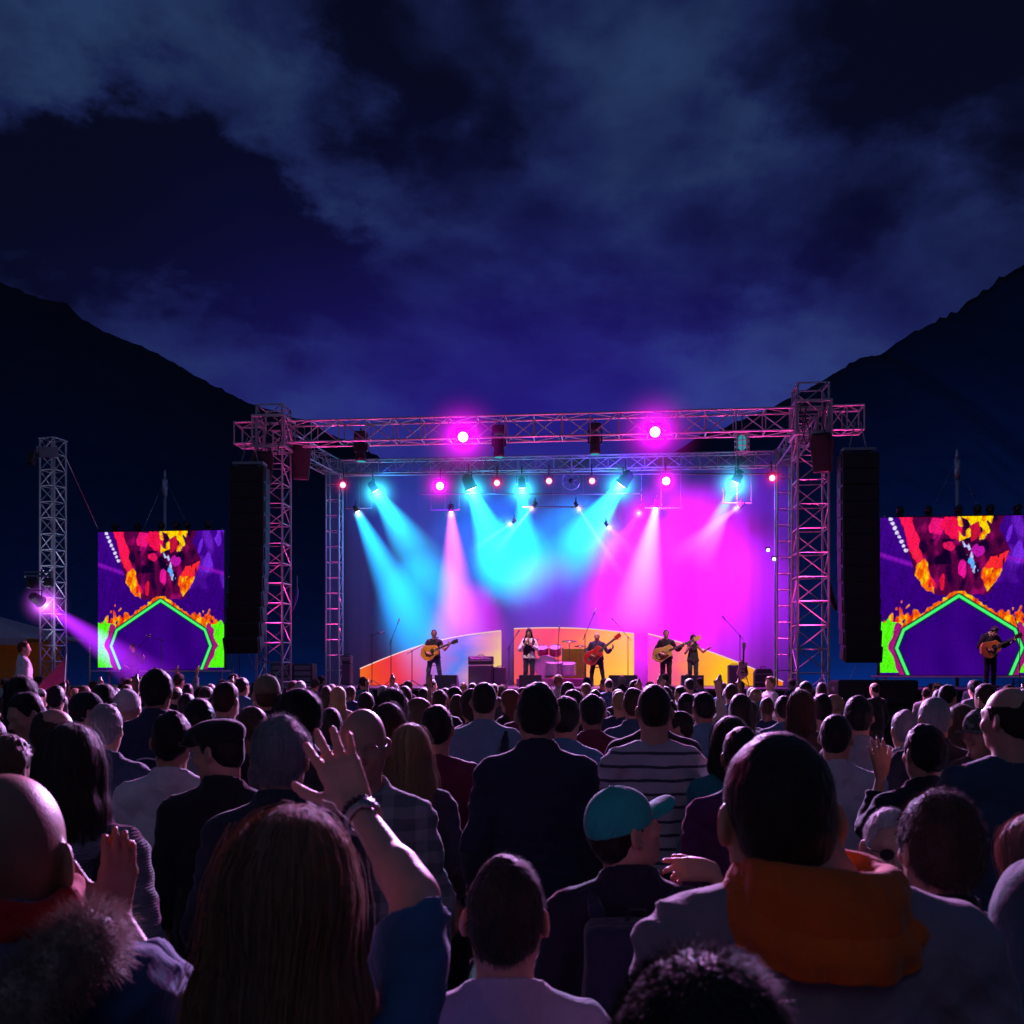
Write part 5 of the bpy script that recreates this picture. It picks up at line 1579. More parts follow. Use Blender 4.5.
mic_stand(0, 0, 1.3, (-.25, .3), 0, 'microphone stand at the right of the left side stage, right of the screen', P=Vector((at(243, 670, 31).x, 30.6, DECK)))

AMPF = plain('amp_cloth', (.10, .10, .12), .85, bump=.5, bscale=160); AMPB = plain('amp_vinyl', (.05, .05, .058), .6, bump=.3)
def amp(px0, px1, py, v, label, head=True, col=AMPB):
    a, b = spx(px0, py, v), spx(px1, py, v); w = (b - a).length; h = a.z - DECK; c = (a + b) / 2; c.z = DECK
    root = empty('guitar_amplifier', c, SROT, 1, label, 'amplifier', 'amplifiers on the stage')
    hh = h * .3 if head else 0
    m = MB(); m.box((0, 0, (h - hh) / 2 + .02), (w, .36, h - hh - .04), bev=.02); m.build('cabinet', col, root)
    m = MB(); m.box((0, -.185, (h - hh) / 2 + .02), (w * .9, .02, (h - hh) * .82), bev=.006); m.build('grille_cloth', AMPF, root)
    if head:
        m = MB(); m.box((0, 0, h - hh / 2), (w * 1.02, .3, hh * .94), bev=.02); hd = m.build('amplifier_head', col, root)
        m = MB(); m.box((0, -.155, h - hh * .4), (w * .92, .012, hh * .35), bev=.004); m.build('control_panel', ALU, hd)
        m = MB()
        for k in range(7): m.tube((-w * .38 + k * w * .127, -.16, h - hh * .4), (-w * .38 + k * w * .127, -.185, h - hh * .4), .014, n=8)
        m.build('knobs', BLACK, hd)
    m = MB(); m.path([(-.1, 0, h - .01), (-.08, 0, h + .03), (.08, 0, h + .03), (.1, 0, h - .01)], .012, 5); m.build('handle', RUBBER, root)
amp(469, 493, 656, 3.4, 'grey speaker stack with an amplifier head on top, left of the singer')
amp(494, 506, 667, 3.5, 'lower dark amplifier right beside the tall speaker stack', False)
amp(728, 740, 665, 3.6, 'dark amplifier at the right of the bass player, before the yellow panel', False)
amp(343, 352, 655, 3.4, 'small dark amplifier by the left ladder post', True)
def wedge(px, v, w, label, z=DECK, P=None):
    P = P or on_stage(px, v, z); root = empty('stage_monitor', P, SROT, 1, label, 'stage monitor', 'wedge monitors along the stage front')
    m = MB(); M = Matrix.Rotation(PI / 2, 4, 'Z')
    m.prism([(-.25, 0), (.25, 0), (.25, .12), (.0, .36), (-.25, .36)], -w / 2, w / 2, M, inset=.012); m.build('cabinet', plain('grey_cabinet', (.16, .16, .18), .7, bump=.4), root)
    m = MB(); M2 = Matrix.Translation((0, .13, .245)) @ Matrix.Rotation(-.8, 4, 'X'); m.box((0, 0, 0), (w * .88, .3, .02), M2, bev=.006); m.build('grille', GRILLE, root)
wedge(623, .95, .78, 'light grey wedge monitor at the stage edge between red guitar and bass player'); wedge(447, .9, .62, 'wedge monitor at the feet of the acoustic guitarist'); wedge(692, .95, .6, 'dark wedge monitor by the feet of the woman beside the bass player'); wedge(531, .85, .62, 'wedge monitor in front of the singer')

def guitar(P, d, n, s, kind, col, label, z2=None):
    """d neck direction, n front of the body; built about the body's middle"""
    d = Vector(d).normalized(); n = Vector(n); n = (n - d * n.dot(d)).normalized(); t = n.cross(d)
    root = bpy.data.objects.new('guitar', None); link(root); root.location = P; root.scale = (s, s, s)
    root.rotation_mode = 'QUATERNION'; root.rotation_quaternion = Matrix((d, -n, t if t.z > -9 else t)).transposed().to_quaternion()
    # local: x along neck, y away from the front, z across
    tag(root, label, 'guitar', 'guitars of the band')
    out = []
    K = 44
    for i in range(K):
        a = 2 * PI * i / K; x = math.cos(a); q = math.sin(a)
        lx = x * .25; ww = .5 + .5 * x         # 0 tail .. 1 neck end
        wid = np.interp(ww, [0, .12, .3, .52, .68, .86, 1], [.0, .15, .2, .168, .128, .145, .0]) if kind == 'acoustic' else np.interp(ww, [0, .12, .3, .52, .68, .9, 1], [.0, .125, .172, .135, .118, .15, .0])
        cut = 0
        sgn = 1 if q > 0 else -1
        w = wid * (abs(q) ** .35)
        if kind != 'acoustic' and x > .55: lx += .045 * sgn * (1 if sgn > 0 else .3) * (x - .55) / .45; w *= 1.0 if x < .9 else .8
        out.append((lx, sgn * w))
    wood = plain('guitar_finish', col, .28, var=.3, scale=5, spec=.6)
    dk = plain('fretboard_wood', (.05, .025, .015), .5)
    th = .1 if kind == 'acoustic' else .045
    m = MB(); m.prism(out, 0, th, inset=.007); m.build('guitar_body', wood, root, False)
    m = MB(); m.prism([(x * 1.004, z * 1.004) for x, z in out], .004, .014); m.build('binding', plain('cream_binding', (.7, .62, .45), .5), root)
    L_ = .36 if kind != 'bass' else .5
    m = MB(); m.box((.2 + L_ / 2, .008, 0), (L_ + .1, .026, .052), bev=.008); m.build('neck', dk, root)
    m = MB(); m.prism([(.24 + L_, -.03), (.27 + L_, -.045), (.40 + L_, -.042), (.41 + L_, .042), (.27 + L_, .045), (.24 + L_, .03)], .005, .025); hs = m.build('headstock', dk if kind == 'acoustic' else wood, root)
    m = MB()
    for k in range(3):
        for q in (-1, 1): m.tube((.29 + L_ + k * .04, .015, q * .04), (.29 + L_ + k * .04, .015, q * .068), .007, n=6)
    m.build('tuning_pegs', STEEL, hs)
    m = MB()
    if kind == 'acoustic':
        m.lathe([(.001, -.002), (.05, -.002)], (0, 0, 0), 20, Matrix.Translation((.075, 0, 0)) @ Matrix.Rotation(-PI / 2, 4, 'X'), caps=False); m.build('sound_hole', BLACK, root)
        m = MB(); m.path([(.075 + .056 * math.cos(a), -.002, .056 * math.sin(a)) for a in [k * PI / 10 for k in range(20)]], .003, 4, True); m.build('rosette', BLACK, root)
        m = MB(); m.box((-.1, -.007, 0), (.03, .014, .15), bev=.005); m.build('bridge', dk, root)
        m = MB(); m.prism([(.06, -.05), (.1, -.09), (.03, -.12), (-.04, -.1), (.0, -.06)], -.003, .001); m.build('pickguard', BLACK, root)
    else:
        for x in (.03, -.07):
            m = MB(); m.box((x, -.006, 0), (.035, .014, .09), bev=.004); m.build('pickup', BLACK, root)
        m = MB(); m.box((-.13, -.008, 0), (.03, .018, .085), bev=.004); m.build('bridge', STEEL, root)
        m = MB()
        for k in range(3): m.tube((-.12 + k * .045, -.004, -.09 - .01 * k), (-.12 + k * .045, -.022, -.09 - .01 * k), .012, n=8)
        m.build('knobs', BLACK, root)
        m = MB(); m.prism([(.1, -.05), (.12, -.1), (-.02, -.13), (-.12, -.1), (-.06, -.05)], -.004, .001); m.build('pickguard', plain('dark_red_plate', (.12, .01, .012), .4), root)
    m = MB()
    for k in range(6): m.tube((-.1, -.012, -.02 + k * .008), (.25 + L_, -.012, -.016 + k * .0064), .0011, n=3)
    m.build('strings', STEEL, root)
    return root

# drum kit on its riser
P = on_stage(556, 4.2)
root = empty('drum_riser', P, SROT, 1, 'low magenta riser under the drum kit', 'riser')
m = MB(); m.box((0, 0, .12), (2.3, 1.7, .24), bev=.015); m.build('platform', plain('riser_carpet', (.3, .06, .22), .9, bump=.4), root)
root = empty('drum_kit', P + Vector((0, 0, .24)), SROT, 1, 'drum kit with pink and glittering silver drums behind the singer', 'drum kit')
GLIT = plain('silver_sparkle', (.6, .6, .65), .25, metal=.5, var=.6, scale=120)
PINKD = plain('pink_drum_shell', (.75, .06, .2), .3); SKIN_ = plain('drum_head', (.75, .73, .7), .5); BRASS = plain('cymbal_bronze', (.55, .38, .12), .3, metal=.9)
def drum(c, r, l, tilt, mat, nm='tom'):
    M = Matrix.Translation(c) @ Matrix.Rotation(tilt, 4, 'X')
    m = MB(); m.lathe([(r, -l / 2), (r, l / 2)], (0, 0, 0), 20, M, caps=False); d = m.build(nm, mat, root, True)
    m = MB(); m.lathe([(.001, l / 2 - .004), (r * .98, l / 2 - .004)], (0, 0, 0), 20, M, caps=False); m.lathe([(r * .98, -l / 2 + .004), (.001, -l / 2 + .004)], (0, 0, 0), 20, M, caps=False); m.build('drum_head', SKIN_, d)
    m = MB()
    for z in (-l / 2, l / 2): m.path([M @ Vector((r * 1.03 * math.cos(k * PI / 10), r * 1.03 * math.sin(k * PI / 10), z)) for k in range(20)], .013, 5, True)
    for k in range(6): m.tube(M @ Vector((r * 1.03 * math.cos(k * PI / 3), r * 1.03 * math.sin(k * PI / 3), -l / 2)), M @ Vector((r * 1.03 * math.cos(k * PI / 3), r * 1.03 * math.sin(k * PI / 3), l / 2)), .007, n=5)
    m.build('hoops', ALU, d)
drum((-.28, -.1, .36), .34, .45, PI / 2, PINKD, 'bass_drum'); drum((.38, -.35, .3), .24, .34, .25, GLIT, 'floor_tom'); drum((-.02, -.35, .32), .26, .36, .2, GLIT, 'floor_tom')
drum((-.4, -.1, .86), .16, .22, .5, PINKD); drum((-.02, -.1, .86), .17, .24, .5, PINKD); drum((-.78, .05, .55), .18, .15, .2, GLIT, 'snare_drum')
for (x, y, z, r) in ((-.75, .0, 1.2, .23), (.42, -.05, 1.15, .24), (.75, .1, 1.0, .2), (-.95, -.1, .85, .18)):
    m = MB(); m.tube((x, y, .01), (x, y, z), .011, n=6)
    for k in range(3): m.tube((x, y, .3), (x + .22 * math.cos(k * 2.1), y + .22 * math.sin(k * 2.1), .01), .009, n=5)
    s_ = m.build('cymbal_stand', STEEL, root); m = MB(); m.lathe([(.012, .03), (.04, .02), (r, 0), (r * .99, -.006), (.03, .012)], (0, 0, 0), 20, Matrix.Translation((x, y, z)) @ Matrix.Rotation(.18, 4, 'X')); m.build('cymbal', BRASS, s_, True)
m = MB(); m.lathe([(.15, 0), (.16, .05), (.05, .06), (.03, .07), (.03, -.4)], (.0, .5, .5), 12); m.build('stool', BLACK, root)
# yellow panel standing behind the drums
root = empty('folding_screen', on_stage(571, 4.9), SROT, 1, 'plain yellow upright screen beside the drum kit', 'screen')
m = MB(); m.box((.1, 0, .62), (.72, .04, 1.1), bev=.01); m.build('panel', plain('yellow_fabric', (.9, .55, .03), .8), root)
m = MB(); m.tube((-.27, 0, 0), (-.27, 0, 1.2), .018); m.tube((.47, 0, 0), (.47, 0, 1.2), .018); m.tube((-.27, 0, .03), (-.27, -.3, .012), .015); m.tube((.47, 0, .03), (.47, -.3, .012), .015); m.build('frame', STEEL, root)

guitar(on_stage(738, 3.0) + Vector((.12, -.1, .5)), (.06, .05, 1), (0, -1, .15), 1.05, 'electric', (.55, .42, .3), 'pale electric guitar standing upright on a stand, right of the band')
root = empty('guitar_stand', on_stage(738, 3.0) + Vector((.12, -.05, 0)), SROT, 1, 'black folding stand that holds the spare pale guitar', 'guitar stand')
m = MB(); m.tube((-.18, -.12, .01), (0, .12, .75), .013); m.tube((.18, -.12, .01), (0, .12, .75), .013); m.tube((0, .32, .01), (0, .12, .7), .013); m.build('legs', BLACK, root)
m = MB(); m.tube((-.12, -.05, .24), (-.12, -.18, .25), .011); m.tube((.12, -.05, .24), (.12, -.18, .25), .011); m.tube((-.12, -.05, .24), (.12, -.05, .24), .011); m.build('cradle', BLACK, root)
root = empty('equipment_case', on_stage(763, 3.2), SROT, 1, 'dark rounded case with clamps at the right end of the stage', 'case')
m = MB(); m.prism([(-.27, 0), (.27, 0), (.27, .42), (.2, .54), (-.2, .54), (-.27, .42)], -.16, .16, inset=.03); m.build('shell', AMPB, root)
m = MB()
for z in (.14, .38): m.box((0, -.165, z), (.5, .012, .03), bev=.004)
m.build('straps', STEEL, root)
m = MB(); m.path([(-.08, 0, .54), (-.06, 0, .6), (.06, 0, .6), (.08, 0, .54)], .014, 5); m.build('handle', RUBBER, root)
for px in (283, 305):
    root = empty('flight_case', spx(px, HOR, 3.2).xy.to_3d() + Vector((0, 0, 1.36)), SROT, 1, 'dark equipment rack in the gap left of the stage, ' + ('next to the front tower' if px < 290 else 'next to the ladder post'), 'case')
    m = MB(); m.box((0, 0, .4), (.62, .5, .78), bev=.02); m.build('shell', AMPB, root)
    m = MB()
    for z in (.12, .3, .48, .66): m.box((0, -.255, z), (.5, .015, .13), bev=.005)
    m.build('drawers', STEEL, root)
    m = MB(); m.box((0, 0, -.68), (.7, .6, 1.34), bev=.01); m.build('plinth', BLACK, root)
# ------------------------------------------------------------------ building one person
HC = dict(black=(.012, .010, .010), darkbrown=(.03, .018, .012), brown=(.075, .04, .022), lightbrown=(.16, .09, .045), blonde=(.42, .28, .13), grey=(.32, .31, .32), white=(.62, .6, .6), auburn=(.16, .05, .025), pinkblond=(.5, .24, .2))
def person(feet, h, rz, pose, label, group=None, hair=('short', 'black'), top=('t_shirt', 'tee', (.1, .1, .12)), sleeves=None, legs=(.02, .022, .035), tone=0, vox=.011, fine=False, sss=False,
           cap=None, glass=None, strands=0, pattern=None, col2=None, hem=.86, extra=None, seed=0, lower=True, hands=None):
    s = h / 1.75
    root = empty('person', feet, rz, s, label, 'person', group)
    nm, style, col = top
    sl = sleeves if sleeves is not None else (.62 if style == 'tee' else 1.95)
    bs = {k: (v if v < 1.9 else 2.0) for k, v in sl.items()} if isinstance(sl, dict) else (sl if sl < 1.9 else 2.0)
    body = put('body', body_mesh(pose, vox, fine, bs, lower, fine_hands=hands), root, skin(tone, sss))
    put(nm, top_sdf(pose, style, None, sl, seed, hem).grid_mesh(vox * 1.25, nm), root, fabric(col, pattern, col2))
    if lower:
        put('trousers', trousers_mesh(pose, max(vox * 1.6, .012)), root, fabric(legs))
        put('shoes', shoes_mesh(pose, max(vox * 1.6, .012)), root, RUBBER)
    if cap and hair: hair = ('buzz', hair[1])
    if hair and hair[0]:
        S = hair_sdf(pose, hair[0], seed, fine); me = S.grid_mesh(min(vox, .007) if fine else vox * .9, 'hair')
        if strands:
            P, D = sample_mesh(me, strands, seed)
            if hair[0] in ('long', 'shoulder', 'bob'):
                k = (pose.R.T @ (P - HEADPIV - pose.headoff).T).T[:, 2]
                sel = k > -.03
                V, Q = combed(S, P[sel], pose, 26 if hair[0] == 'long' else 16, .021, .0035, .00065, seed, .8)
            else:
                H_ = pose.hp((0, -.03, 0)); out = P - H_; out /= np.linalg.norm(out, axis=1)[:, None]
                ln = {'short': .014, 'thick': .02, 'buzz': .006, 'balding': .01, 'curly': .02}[hair[0]]
                tg = np.array((0, -.55, -.75)) - D * (D @ np.array((0, -.55, -.75)))[:, None]
                V, Q = strands_mesh(P - D * .002, D * (.5 if hair[0] != 'thick' else .75) + tg * .8, ln, .00065, .25, 3, .22, seed)
            me = merge_mesh(me, V, Q, 'hair')
        put('hair', me, root, hairmat(HC[hair[1]] if isinstance(hair[1], str) else hair[1]))
    if cap:
        kind, cc = cap[:2]; cm = fabric(cc, *(cap[2:] if len(cap) > 2 else ()))
        cap_parts(pose, min(vox, .008), root, cm, flat=(kind == 'flat'), beanie=(kind == 'beanie'))
    if glass:
        glasses(pose, root, BLACK if glass != 'thin' else STEEL, GLASSM if glass == 'dark' else None)
    if extra: extra(root, pose, s)
    return root

def spot(px, top, Y, hairt=.02):
    P = at(px, top, Y); return Vector((P.x, Y, 0)), P.z - hairt

def bunched_hood(root, pose, mat, r=.05, drop=1.0, name='hood', vox=.008, seed=2):
    """a hood lying down: one sheet of thick cloth wrapped round the neck, sagging in swags at the back"""
    nu, nv = 150, 64; V = np.zeros((nu + 1, nv + 1, 3))
    for i in range(nu + 1):
        a = (i / nu * 2 - 1) * 2.75                       # 0 at the nape, +-2.75 at the throat
        back = .5 + .5 * math.cos(a)
        for j in range(nv + 1):
            v = j / nv
            # profile: inner lip, roll over, fall to the shoulder blades
            R_ = .064 + (.038 + .02 * back) * math.sin(min(1, v * 1.25) * PI / 2) + .008 * v
            z = 1.488 - .006 * back - .016 * max(0, math.sin(a)) + .022 * math.sin(min(1, v * 2.2) * PI) - (.045 + .075 * back ** 1.6 * drop) * max(0, v - .22) ** 1.15 * 1.25
            q = v * 2.3 - 1.25 * math.cos(a * .95) + .22 * math.sin(a * 1.3 + seed) + .08 * math.sin(a * 3.1 + 1)
            f = abs((q % 1.0) * 2 - 1) ** .75 - .5
            amp = .017 * min(1, v * 3) * (.55 + .45 * back) * (1 - .5 * v)
            w = .0035 * math.sin(9 * a + 5 * v) + .003 * math.sin(17 * a - 9 * v + seed)
            R2 = R_ + amp * f + w * v; z2 = z + amp * f * .55
            V[i, j] = (math.sin(a) * R2 * 1.12, -.012 - math.cos(a) * R2 * 1.02, z2)
    idx = np.arange((nu + 1) * (nv + 1)).reshape(nu + 1, nv + 1)
    Q = np.stack([idx[:-1, :-1], idx[1:, :-1], idx[1:, 1:], idx[:-1, 1:]], -1).reshape(-1, 4)
    me = np_mesh(name, V.reshape(-1, 3), Q)
    o = put(name, me, root, mat)
    md = o.modifiers.new('thickness', 'SOLIDIFY'); md.thickness = .012; md.offset = -1
    return o

# ------------------------------------------------------------------ the band
gB = 'the band on stage'
def band(px, top, v, **k):
    P = on_stage(px, v); h = spx(px, top, v).z - DECK - .02
    return P, h, SROT + PI
gtr_arms = {1: dict(e=(.33, .0, 1.12), w=(.16, .24, 1.02), d=(-1, .1, -.35), n=(0, 1, .2), t=(0, 0, 1), curl=.5), -1: dict(e=(-.34, .04, 1.13), w=(-.5, .27, 1.24), d=(-.2, .3, 1), n=(-1, 0, .2), t=(0, 1, 0), curl=.9)}
wide = {1: dict(h=(.10, 0, .9), k=(.16, .05, .49), a=(.2, .0, .085), f=(.08, .19, -.052)), -1: dict(h=(-.10, 0, .9), k=(-.17, .03, .49), a=(-.23, -.02, .085), f=(-.08, .19, -.052))}
def loc2w(root_loc, rz, s, p):
    return Vector(root_loc) + Matrix.Rotation(rz, 3, 'Z') @ (Vector(p) * s)
def with_guitar(P, h, rz, gloc, gdir, gs, kind, col, lab):
    s = h / 1.75; M = Matrix.Rotation(rz, 3, 'Z')
    return guitar(loc2w(P, rz, s, gloc), M @ Vector(gdir), M @ Vector((0, 1, .15)), gs, kind, col, lab)
VB = .011
P, h, rz = band(434, 629, 2.6)
person(P, h, rz, Pose('m', 1.05, yaw=.25, arms=gtr_arms, legs=wide), 'acoustic guitarist in dark tee and jeans, standing legs apart at the left of the stage', gB, ('short', 'black'), ('t_shirt', 'tee', (.02, .022, .03)), tone=1, vox=VB, legs=(.05, .07, .12))
with_guitar(P, h, rz, (.10, .21, 1.06), (-.92, .12, .36), 1.22, 'acoustic', (.72, .30, .03), 'honey orange acoustic guitar played by the guitarist at the left of the stage')
P, h, rz = band(529, 628, 2.2)
sing = {1: dict(e=(.27, .06, 1.12), w=(.08, .24, 1.31), d=(-.6, .1, .8), n=(.3, 1, 0), t=(0, -.3, 1), curl=.8), -1: dict(e=(-.27, .06, 1.12), w=(-.07, .23, 1.27), d=(.6, .1, .8), n=(-.3, 1, 0), t=(0, -.3, 1), curl=.8)}
def vest(col):
    def f(root, pose, s):
        S = SDF(); torso(S, pose, .036); S.fn(lambda F, P: F + wave_noise(P, 40, 1) * .003)
        S.cap((0, .05, 1.36), (0, .05, 1.6), .1, .12, .01, '-'); S.box((0, 0, .78), (.5, .4, .12), 0, .006, '-')
        for k in (-1, 1): S.cap((k * .3, 0, 1.3), (k * .19, 0, 1.42), .09, .07, .01, '-')
        S.cap((0, .16, 1.3), (0, .16, 1.5), .05, .1, .01, '-')
        put('vest', S.grid_mesh(.012), root, fabric(col))
    return f
person(P, h, rz, Pose('f', 1.0, pitch=-.1, arms=sing), 'singer with long black hair, white blouse and dark vest, hands folded at her chest', gB, ('long', 'black'), ('blouse', 'shirt', (.72, .7, .72)), tone=0, vox=VB, legs=(.03, .035, .06), extra=vest((.03, .03, .04)))
e_ = loc2w(P, rz, h / 1.75, (0, .27, 1.40))
def handmic(P, d, label):
    root = bpy.data.objects.new('microphone', None); link(root); root.location = P; root.rotation_mode = 'QUATERNION'; root.rotation_quaternion = Vector(d).to_track_quat('Z', 'Y')
    tag(root, label, 'microphone', 'hand-held microphones')
    m = MB(); m.lathe([(.012, -.16), (.014, -.1), (.02, -.01)], (0, 0, 0), 10); m.build('grip', BLACK, root, True)
    m = MB(); m.lathe([(.02, -.01), (.027, .01), (.026, .035), (.01, .055)], (0, 0, 0), 10); m.build('mesh_head', STEEL, root, True)
handmic(e_, (0, .2, .9), 'black microphone held at the chest by the singer in the white blouse')
P, h, rz = band(597, 632, 2.0)
person(P, h, rz, Pose('m', 1.12, yaw=-.1, pitch=-.12, arms=gtr_arms, legs=wide), 'stocky player of the red guitar with bald head and dark navy jacket', gB, ('balding', 'grey'), ('jacket', 'jacket', (.025, .025, .06)), tone=0, vox=VB, legs=(.03, .03, .045))
with_guitar(P, h, rz, (.12, .23, 1.0), (-.78, .1, .62), 1.3, 'electric', (.62, .02, .02), 'bright red electric guitar held up slanting by the stocky man')
P, h, rz = band(666, 629, 2.3)
person(P, h, rz, Pose('m', 1.06, yaw=.1, arms=gtr_arms), 'bass player in black long-sleeved shirt with short upswept hair', gB, ('thick', 'darkbrown'), ('shirt', 'shirt', (.018, .018, .022)), tone=0, vox=VB, legs=(.02, .02, .028))
with_guitar(P, h, rz, (.12, .22, 1.02), (-.90, .1, .40), 1.3, 'bass', (.72, .42, .10), 'tan yellow bass guitar with long neck held by the man in black')
P, h, rz = band(693, 634, 2.6)
w2 = {1: dict(e=(.26, .05, 1.13), w=(.08, .26, 1.38), d=(-.5, .1, .9), n=(.5, .8, 0), t=(0, -.5, .5), curl=.9), -1: dict(e=(-.32, .12, 1.17), w=(-.45, .34, 1.27), d=(-.6, .4, .5), n=(0, .5, 1), t=(0, 0, 1), curl=.3)}
person(P, h, rz, Pose('f', 1.0, yaw=.35, arms=w2), 'woman with long dark curls and sleeveless dark top singing beside the bass player', gB, ('long', 'black'), ('tank_top', 'tee', (.04, .04, .05)), sleeves=.2, tone=1, vox=VB, legs=(.05, .06, .09))
handmic(loc2w(P, rz, h / 1.75, (.02, .22, 1.50)), (0, -.4, .8), 'microphone held to her mouth by the woman with dark curls')
# right side stage: bent over an acoustic guitar
Q = st(21.7, 1.9, DECK); Q = Vector((at(990, 670, Q.y).x, Q.y, DECK))
person(Q, 1.78, SROT + PI + .25, Pose('m', 1.05, pitch=-.55, headoff=(0, .13, -.09), arms=gtr_arms), 'man in black bent over an orange acoustic guitar before the right screen', gB, ('curly', 'darkbrown'), ('shirt', 'shirt', (.012, .012, .014)), tone=1, vox=VB, legs=(.015, .015, .018))
with_guitar(Q, 1.78, SROT + PI + .25, (.11, .23, 1.06), (-.9, .1, .42), 1.22, 'acoustic', (.78, .22, .03), 'bright orange acoustic guitar played before the right screen')
# left side stage: seated player
Q = Vector((at(133, 670, 31.2).x, 31.2, DECK))
seat_legs = {k: dict(h=(k * .09, .02, .9), k=(k * .14, .42, .88), a=(k * .15, .44, .46), f=(k * .03, .19, -.03)) for k in (-1, 1)}
person(Q + Vector((0, 0, -.37)), 1.7, SROT + PI, Pose('m', 1.0, yaw=-.6, pitch=-.2, arms=gtr_arms, legs=seat_legs), 'seated musician in dark clothes with a pink-lit face before the left screen', gB, ('short', 'black'), ('shirt', 'shirt', (.03, .03, .06)), tone=0, vox=.013, legs=(.02, .02, .03))
root = empty('stool', Q + Vector((0, .03, 0)), 0, 1, 'round black stool under the seated musician on the left side stage', 'stool')
m = MB(); m.lathe([(.17, .40), (.18, .42), (.18, .45), (.16, .46)], (0, 0, 0), 18); m.build('seat', BLACK, root, True)
for k in range(3):
    m = MB(); m.tube((.1 * math.cos(k * 2.09), .1 * math.sin(k * 2.09), .4), (.22 * math.cos(k * 2.09), .22 * math.sin(k * 2.09), .0), .014); m.build('leg', STEEL, root)

# ------------------------------------------------------------------ people near the camera
gC = 'people in the audience'
def down(s_): return {}
# 1 bald man with fur hood
F1, h1 = spot(6, 772, 1.47, .0)
def furry(root, pose, s):
    S = SDF()
    ring = [(.095, .07, 1.45), (.128, .0, 1.475), (.142, -.085, 1.475), (.1, -.155, 1.42), (0, -.185, 1.385), (-.1, -.155, 1.42), (-.142, -.085, 1.475), (-.128, .0, 1.475)]
    S.chain(ring, [.018, .03, .042, .038, .032, .038, .042, .03], .02)
    S.fn(lambda F, P: F + wave_noise(P, 60, 2) * .008)
    me = S.grid_mesh(.008); Pn, D = sample_mesh(me, 9000, 4)
    V, Qd = strands_mesh(Pn, D, .03, .0006, .5, 4, .45, 5)
    put('fur_trim', merge_mesh(me, V, Qd, 'fur_trim'), root, hairmat((.42, .29, .22)))
    H_ = SDF(); H_.ell((0, -.09, 1.43), (.125, .075, .07), .03); H_.ell((0, -.14, 1.37), (.12, .065, .09), .04)
    H_.fn(lambda F, P: F + wave_noise(P, 30, 5) * .008); H_.cap((0, -.008, 1.4), (0, .02, 1.56), .08, .085, .01, '-')
    put('hood', H_.grid_mesh(.009), root, fabric((.12, .09, .14)))
    C = SDF(); C.chain([(.086 * math.cos(a), -.006 + .09 * math.sin(a), 1.52 + .01 * math.sin(3 * a)) for a in [k * PI / 6 for k in range(13)]], [.016] * 13, .01)
    C.chain([(.09 * math.cos(a), -.008 + .095 * math.sin(a), 1.492) for a in [k * PI / 6 for k in range(13)]], [.019] * 13, .01)
    C.fn(lambda F, P: F + wave_noise(P * np.array((.5, .5, 2)), 60, 1) * .003)
    put('scarf', C.grid_mesh(.006), root, fabric((.55, .02, .02)))
h1 += .058
person(F1, h1, .0, Pose('m', 1.04, yaw=.12, headoff=(0, .0, -.055), arms={1: dict(e=(.2, .2, 1.22), w=(.035, .29, 1.43), d=(.12, -.02, 1), size=.84, n=(.9, -.75, 0), t=(-1, 0, 0), curl=[.12, .1, .12, .15], spread=.025, thumb=.85)}),
       'bald man at lower left in blue parka with fur-trimmed hood, red collar, hand raised', gC, None, ('parka', 'jacket', (.03, .09, .2)), tone=2, vox=.0055, fine=True, sss=True, extra=furry, seed=1)
# 2 long-haired woman with raised arm
F2, h2 = spot(283, 806, 1.42, .024)
def bracelets(root, pose, s):
    a = pose.arm(1); w = a['w']; f = a['w'] - a['e']; f /= np.linalg.norm(f)
    u = np.cross(f, (0, 0, 1)); u /= np.linalg.norm(u); v = np.cross(f, u)
    def ring(off, R, r, mat, nm, n=22, bead=False):
        c = w - f * off; m = MB(); pts = [c + (u * math.cos(t) + v * math.sin(t)) * R for t in [k * 2 * PI / n for k in range(n)]]
        if bead:
            for p in pts: m.lathe([(.001, -r), (r * .8, -r * .6), (r, 0), (r * .8, r * .6), (.001, r)], tuple(p), 6)
        else: m.path(pts, r, 6, True)
        return m.build(nm, mat, root, True)
    ring(.012, .031, .0055, plain('dark_beads', (.06, .03, .06), .3), 'beaded_bracelet', 18, True)
    ring(.03, .032, .0045, plain('pale_leather', (.45, .38, .33), .6), 'watch_strap'); ring(.036, .032, .0045, plain('pale_leather', (.45, .38, .33), .6), 'watch_strap')
    c = w - f * .033 - v * .034
    m = MB(); q = Vector(-v).to_track_quat('Z', 'Y').to_matrix().to_4x4(); q.translation = Vector(c); m.lathe([(.001, .003), (.013, .003), (.0145, 0), (.0145, -.005)], (0, 0, 0), 16, q); m.build('watch', STEEL, root, True)
person(F2, h2, 0, Pose('f', 1.0, yaw=.1, roll=.06, arms={1: dict(e=(.172, .19, 1.60), w=(.045, .40, 1.715), d=(-.42, .2, .88), n=(-.1, -1, .25), t=(-1, 0, 0), curl=[.1, .08, .1, .14], spread=.13, thumb=1.0, tn=.1)}),
       'woman with very long brown hair and blue top, back to the camera, right arm raised', gC, ('long', (.42, .21, .1)), ('blouse', 'sweater', (.03, .13, .26)), sleeves={1: 1.14, -1: 1.95}, tone=4, vox=.0055, fine=True, sss=True, strands=5200, extra=bracelets, seed=3)
# 3 young man with pale collar
F3, h3 = spot(505, 850, 1.93, .02)
person(F3, h3, 0, Pose('m', .95, yaw=-.05), 'young man with short dark hair and pale lilac collared shirt, at the bottom centre', gC, ('short', 'darkbrown'), ('polo_shirt', 'shirt', (.36, .33, .4)), tone=0, vox=.007, fine=True, sss=True, strands=5000, seed=4)
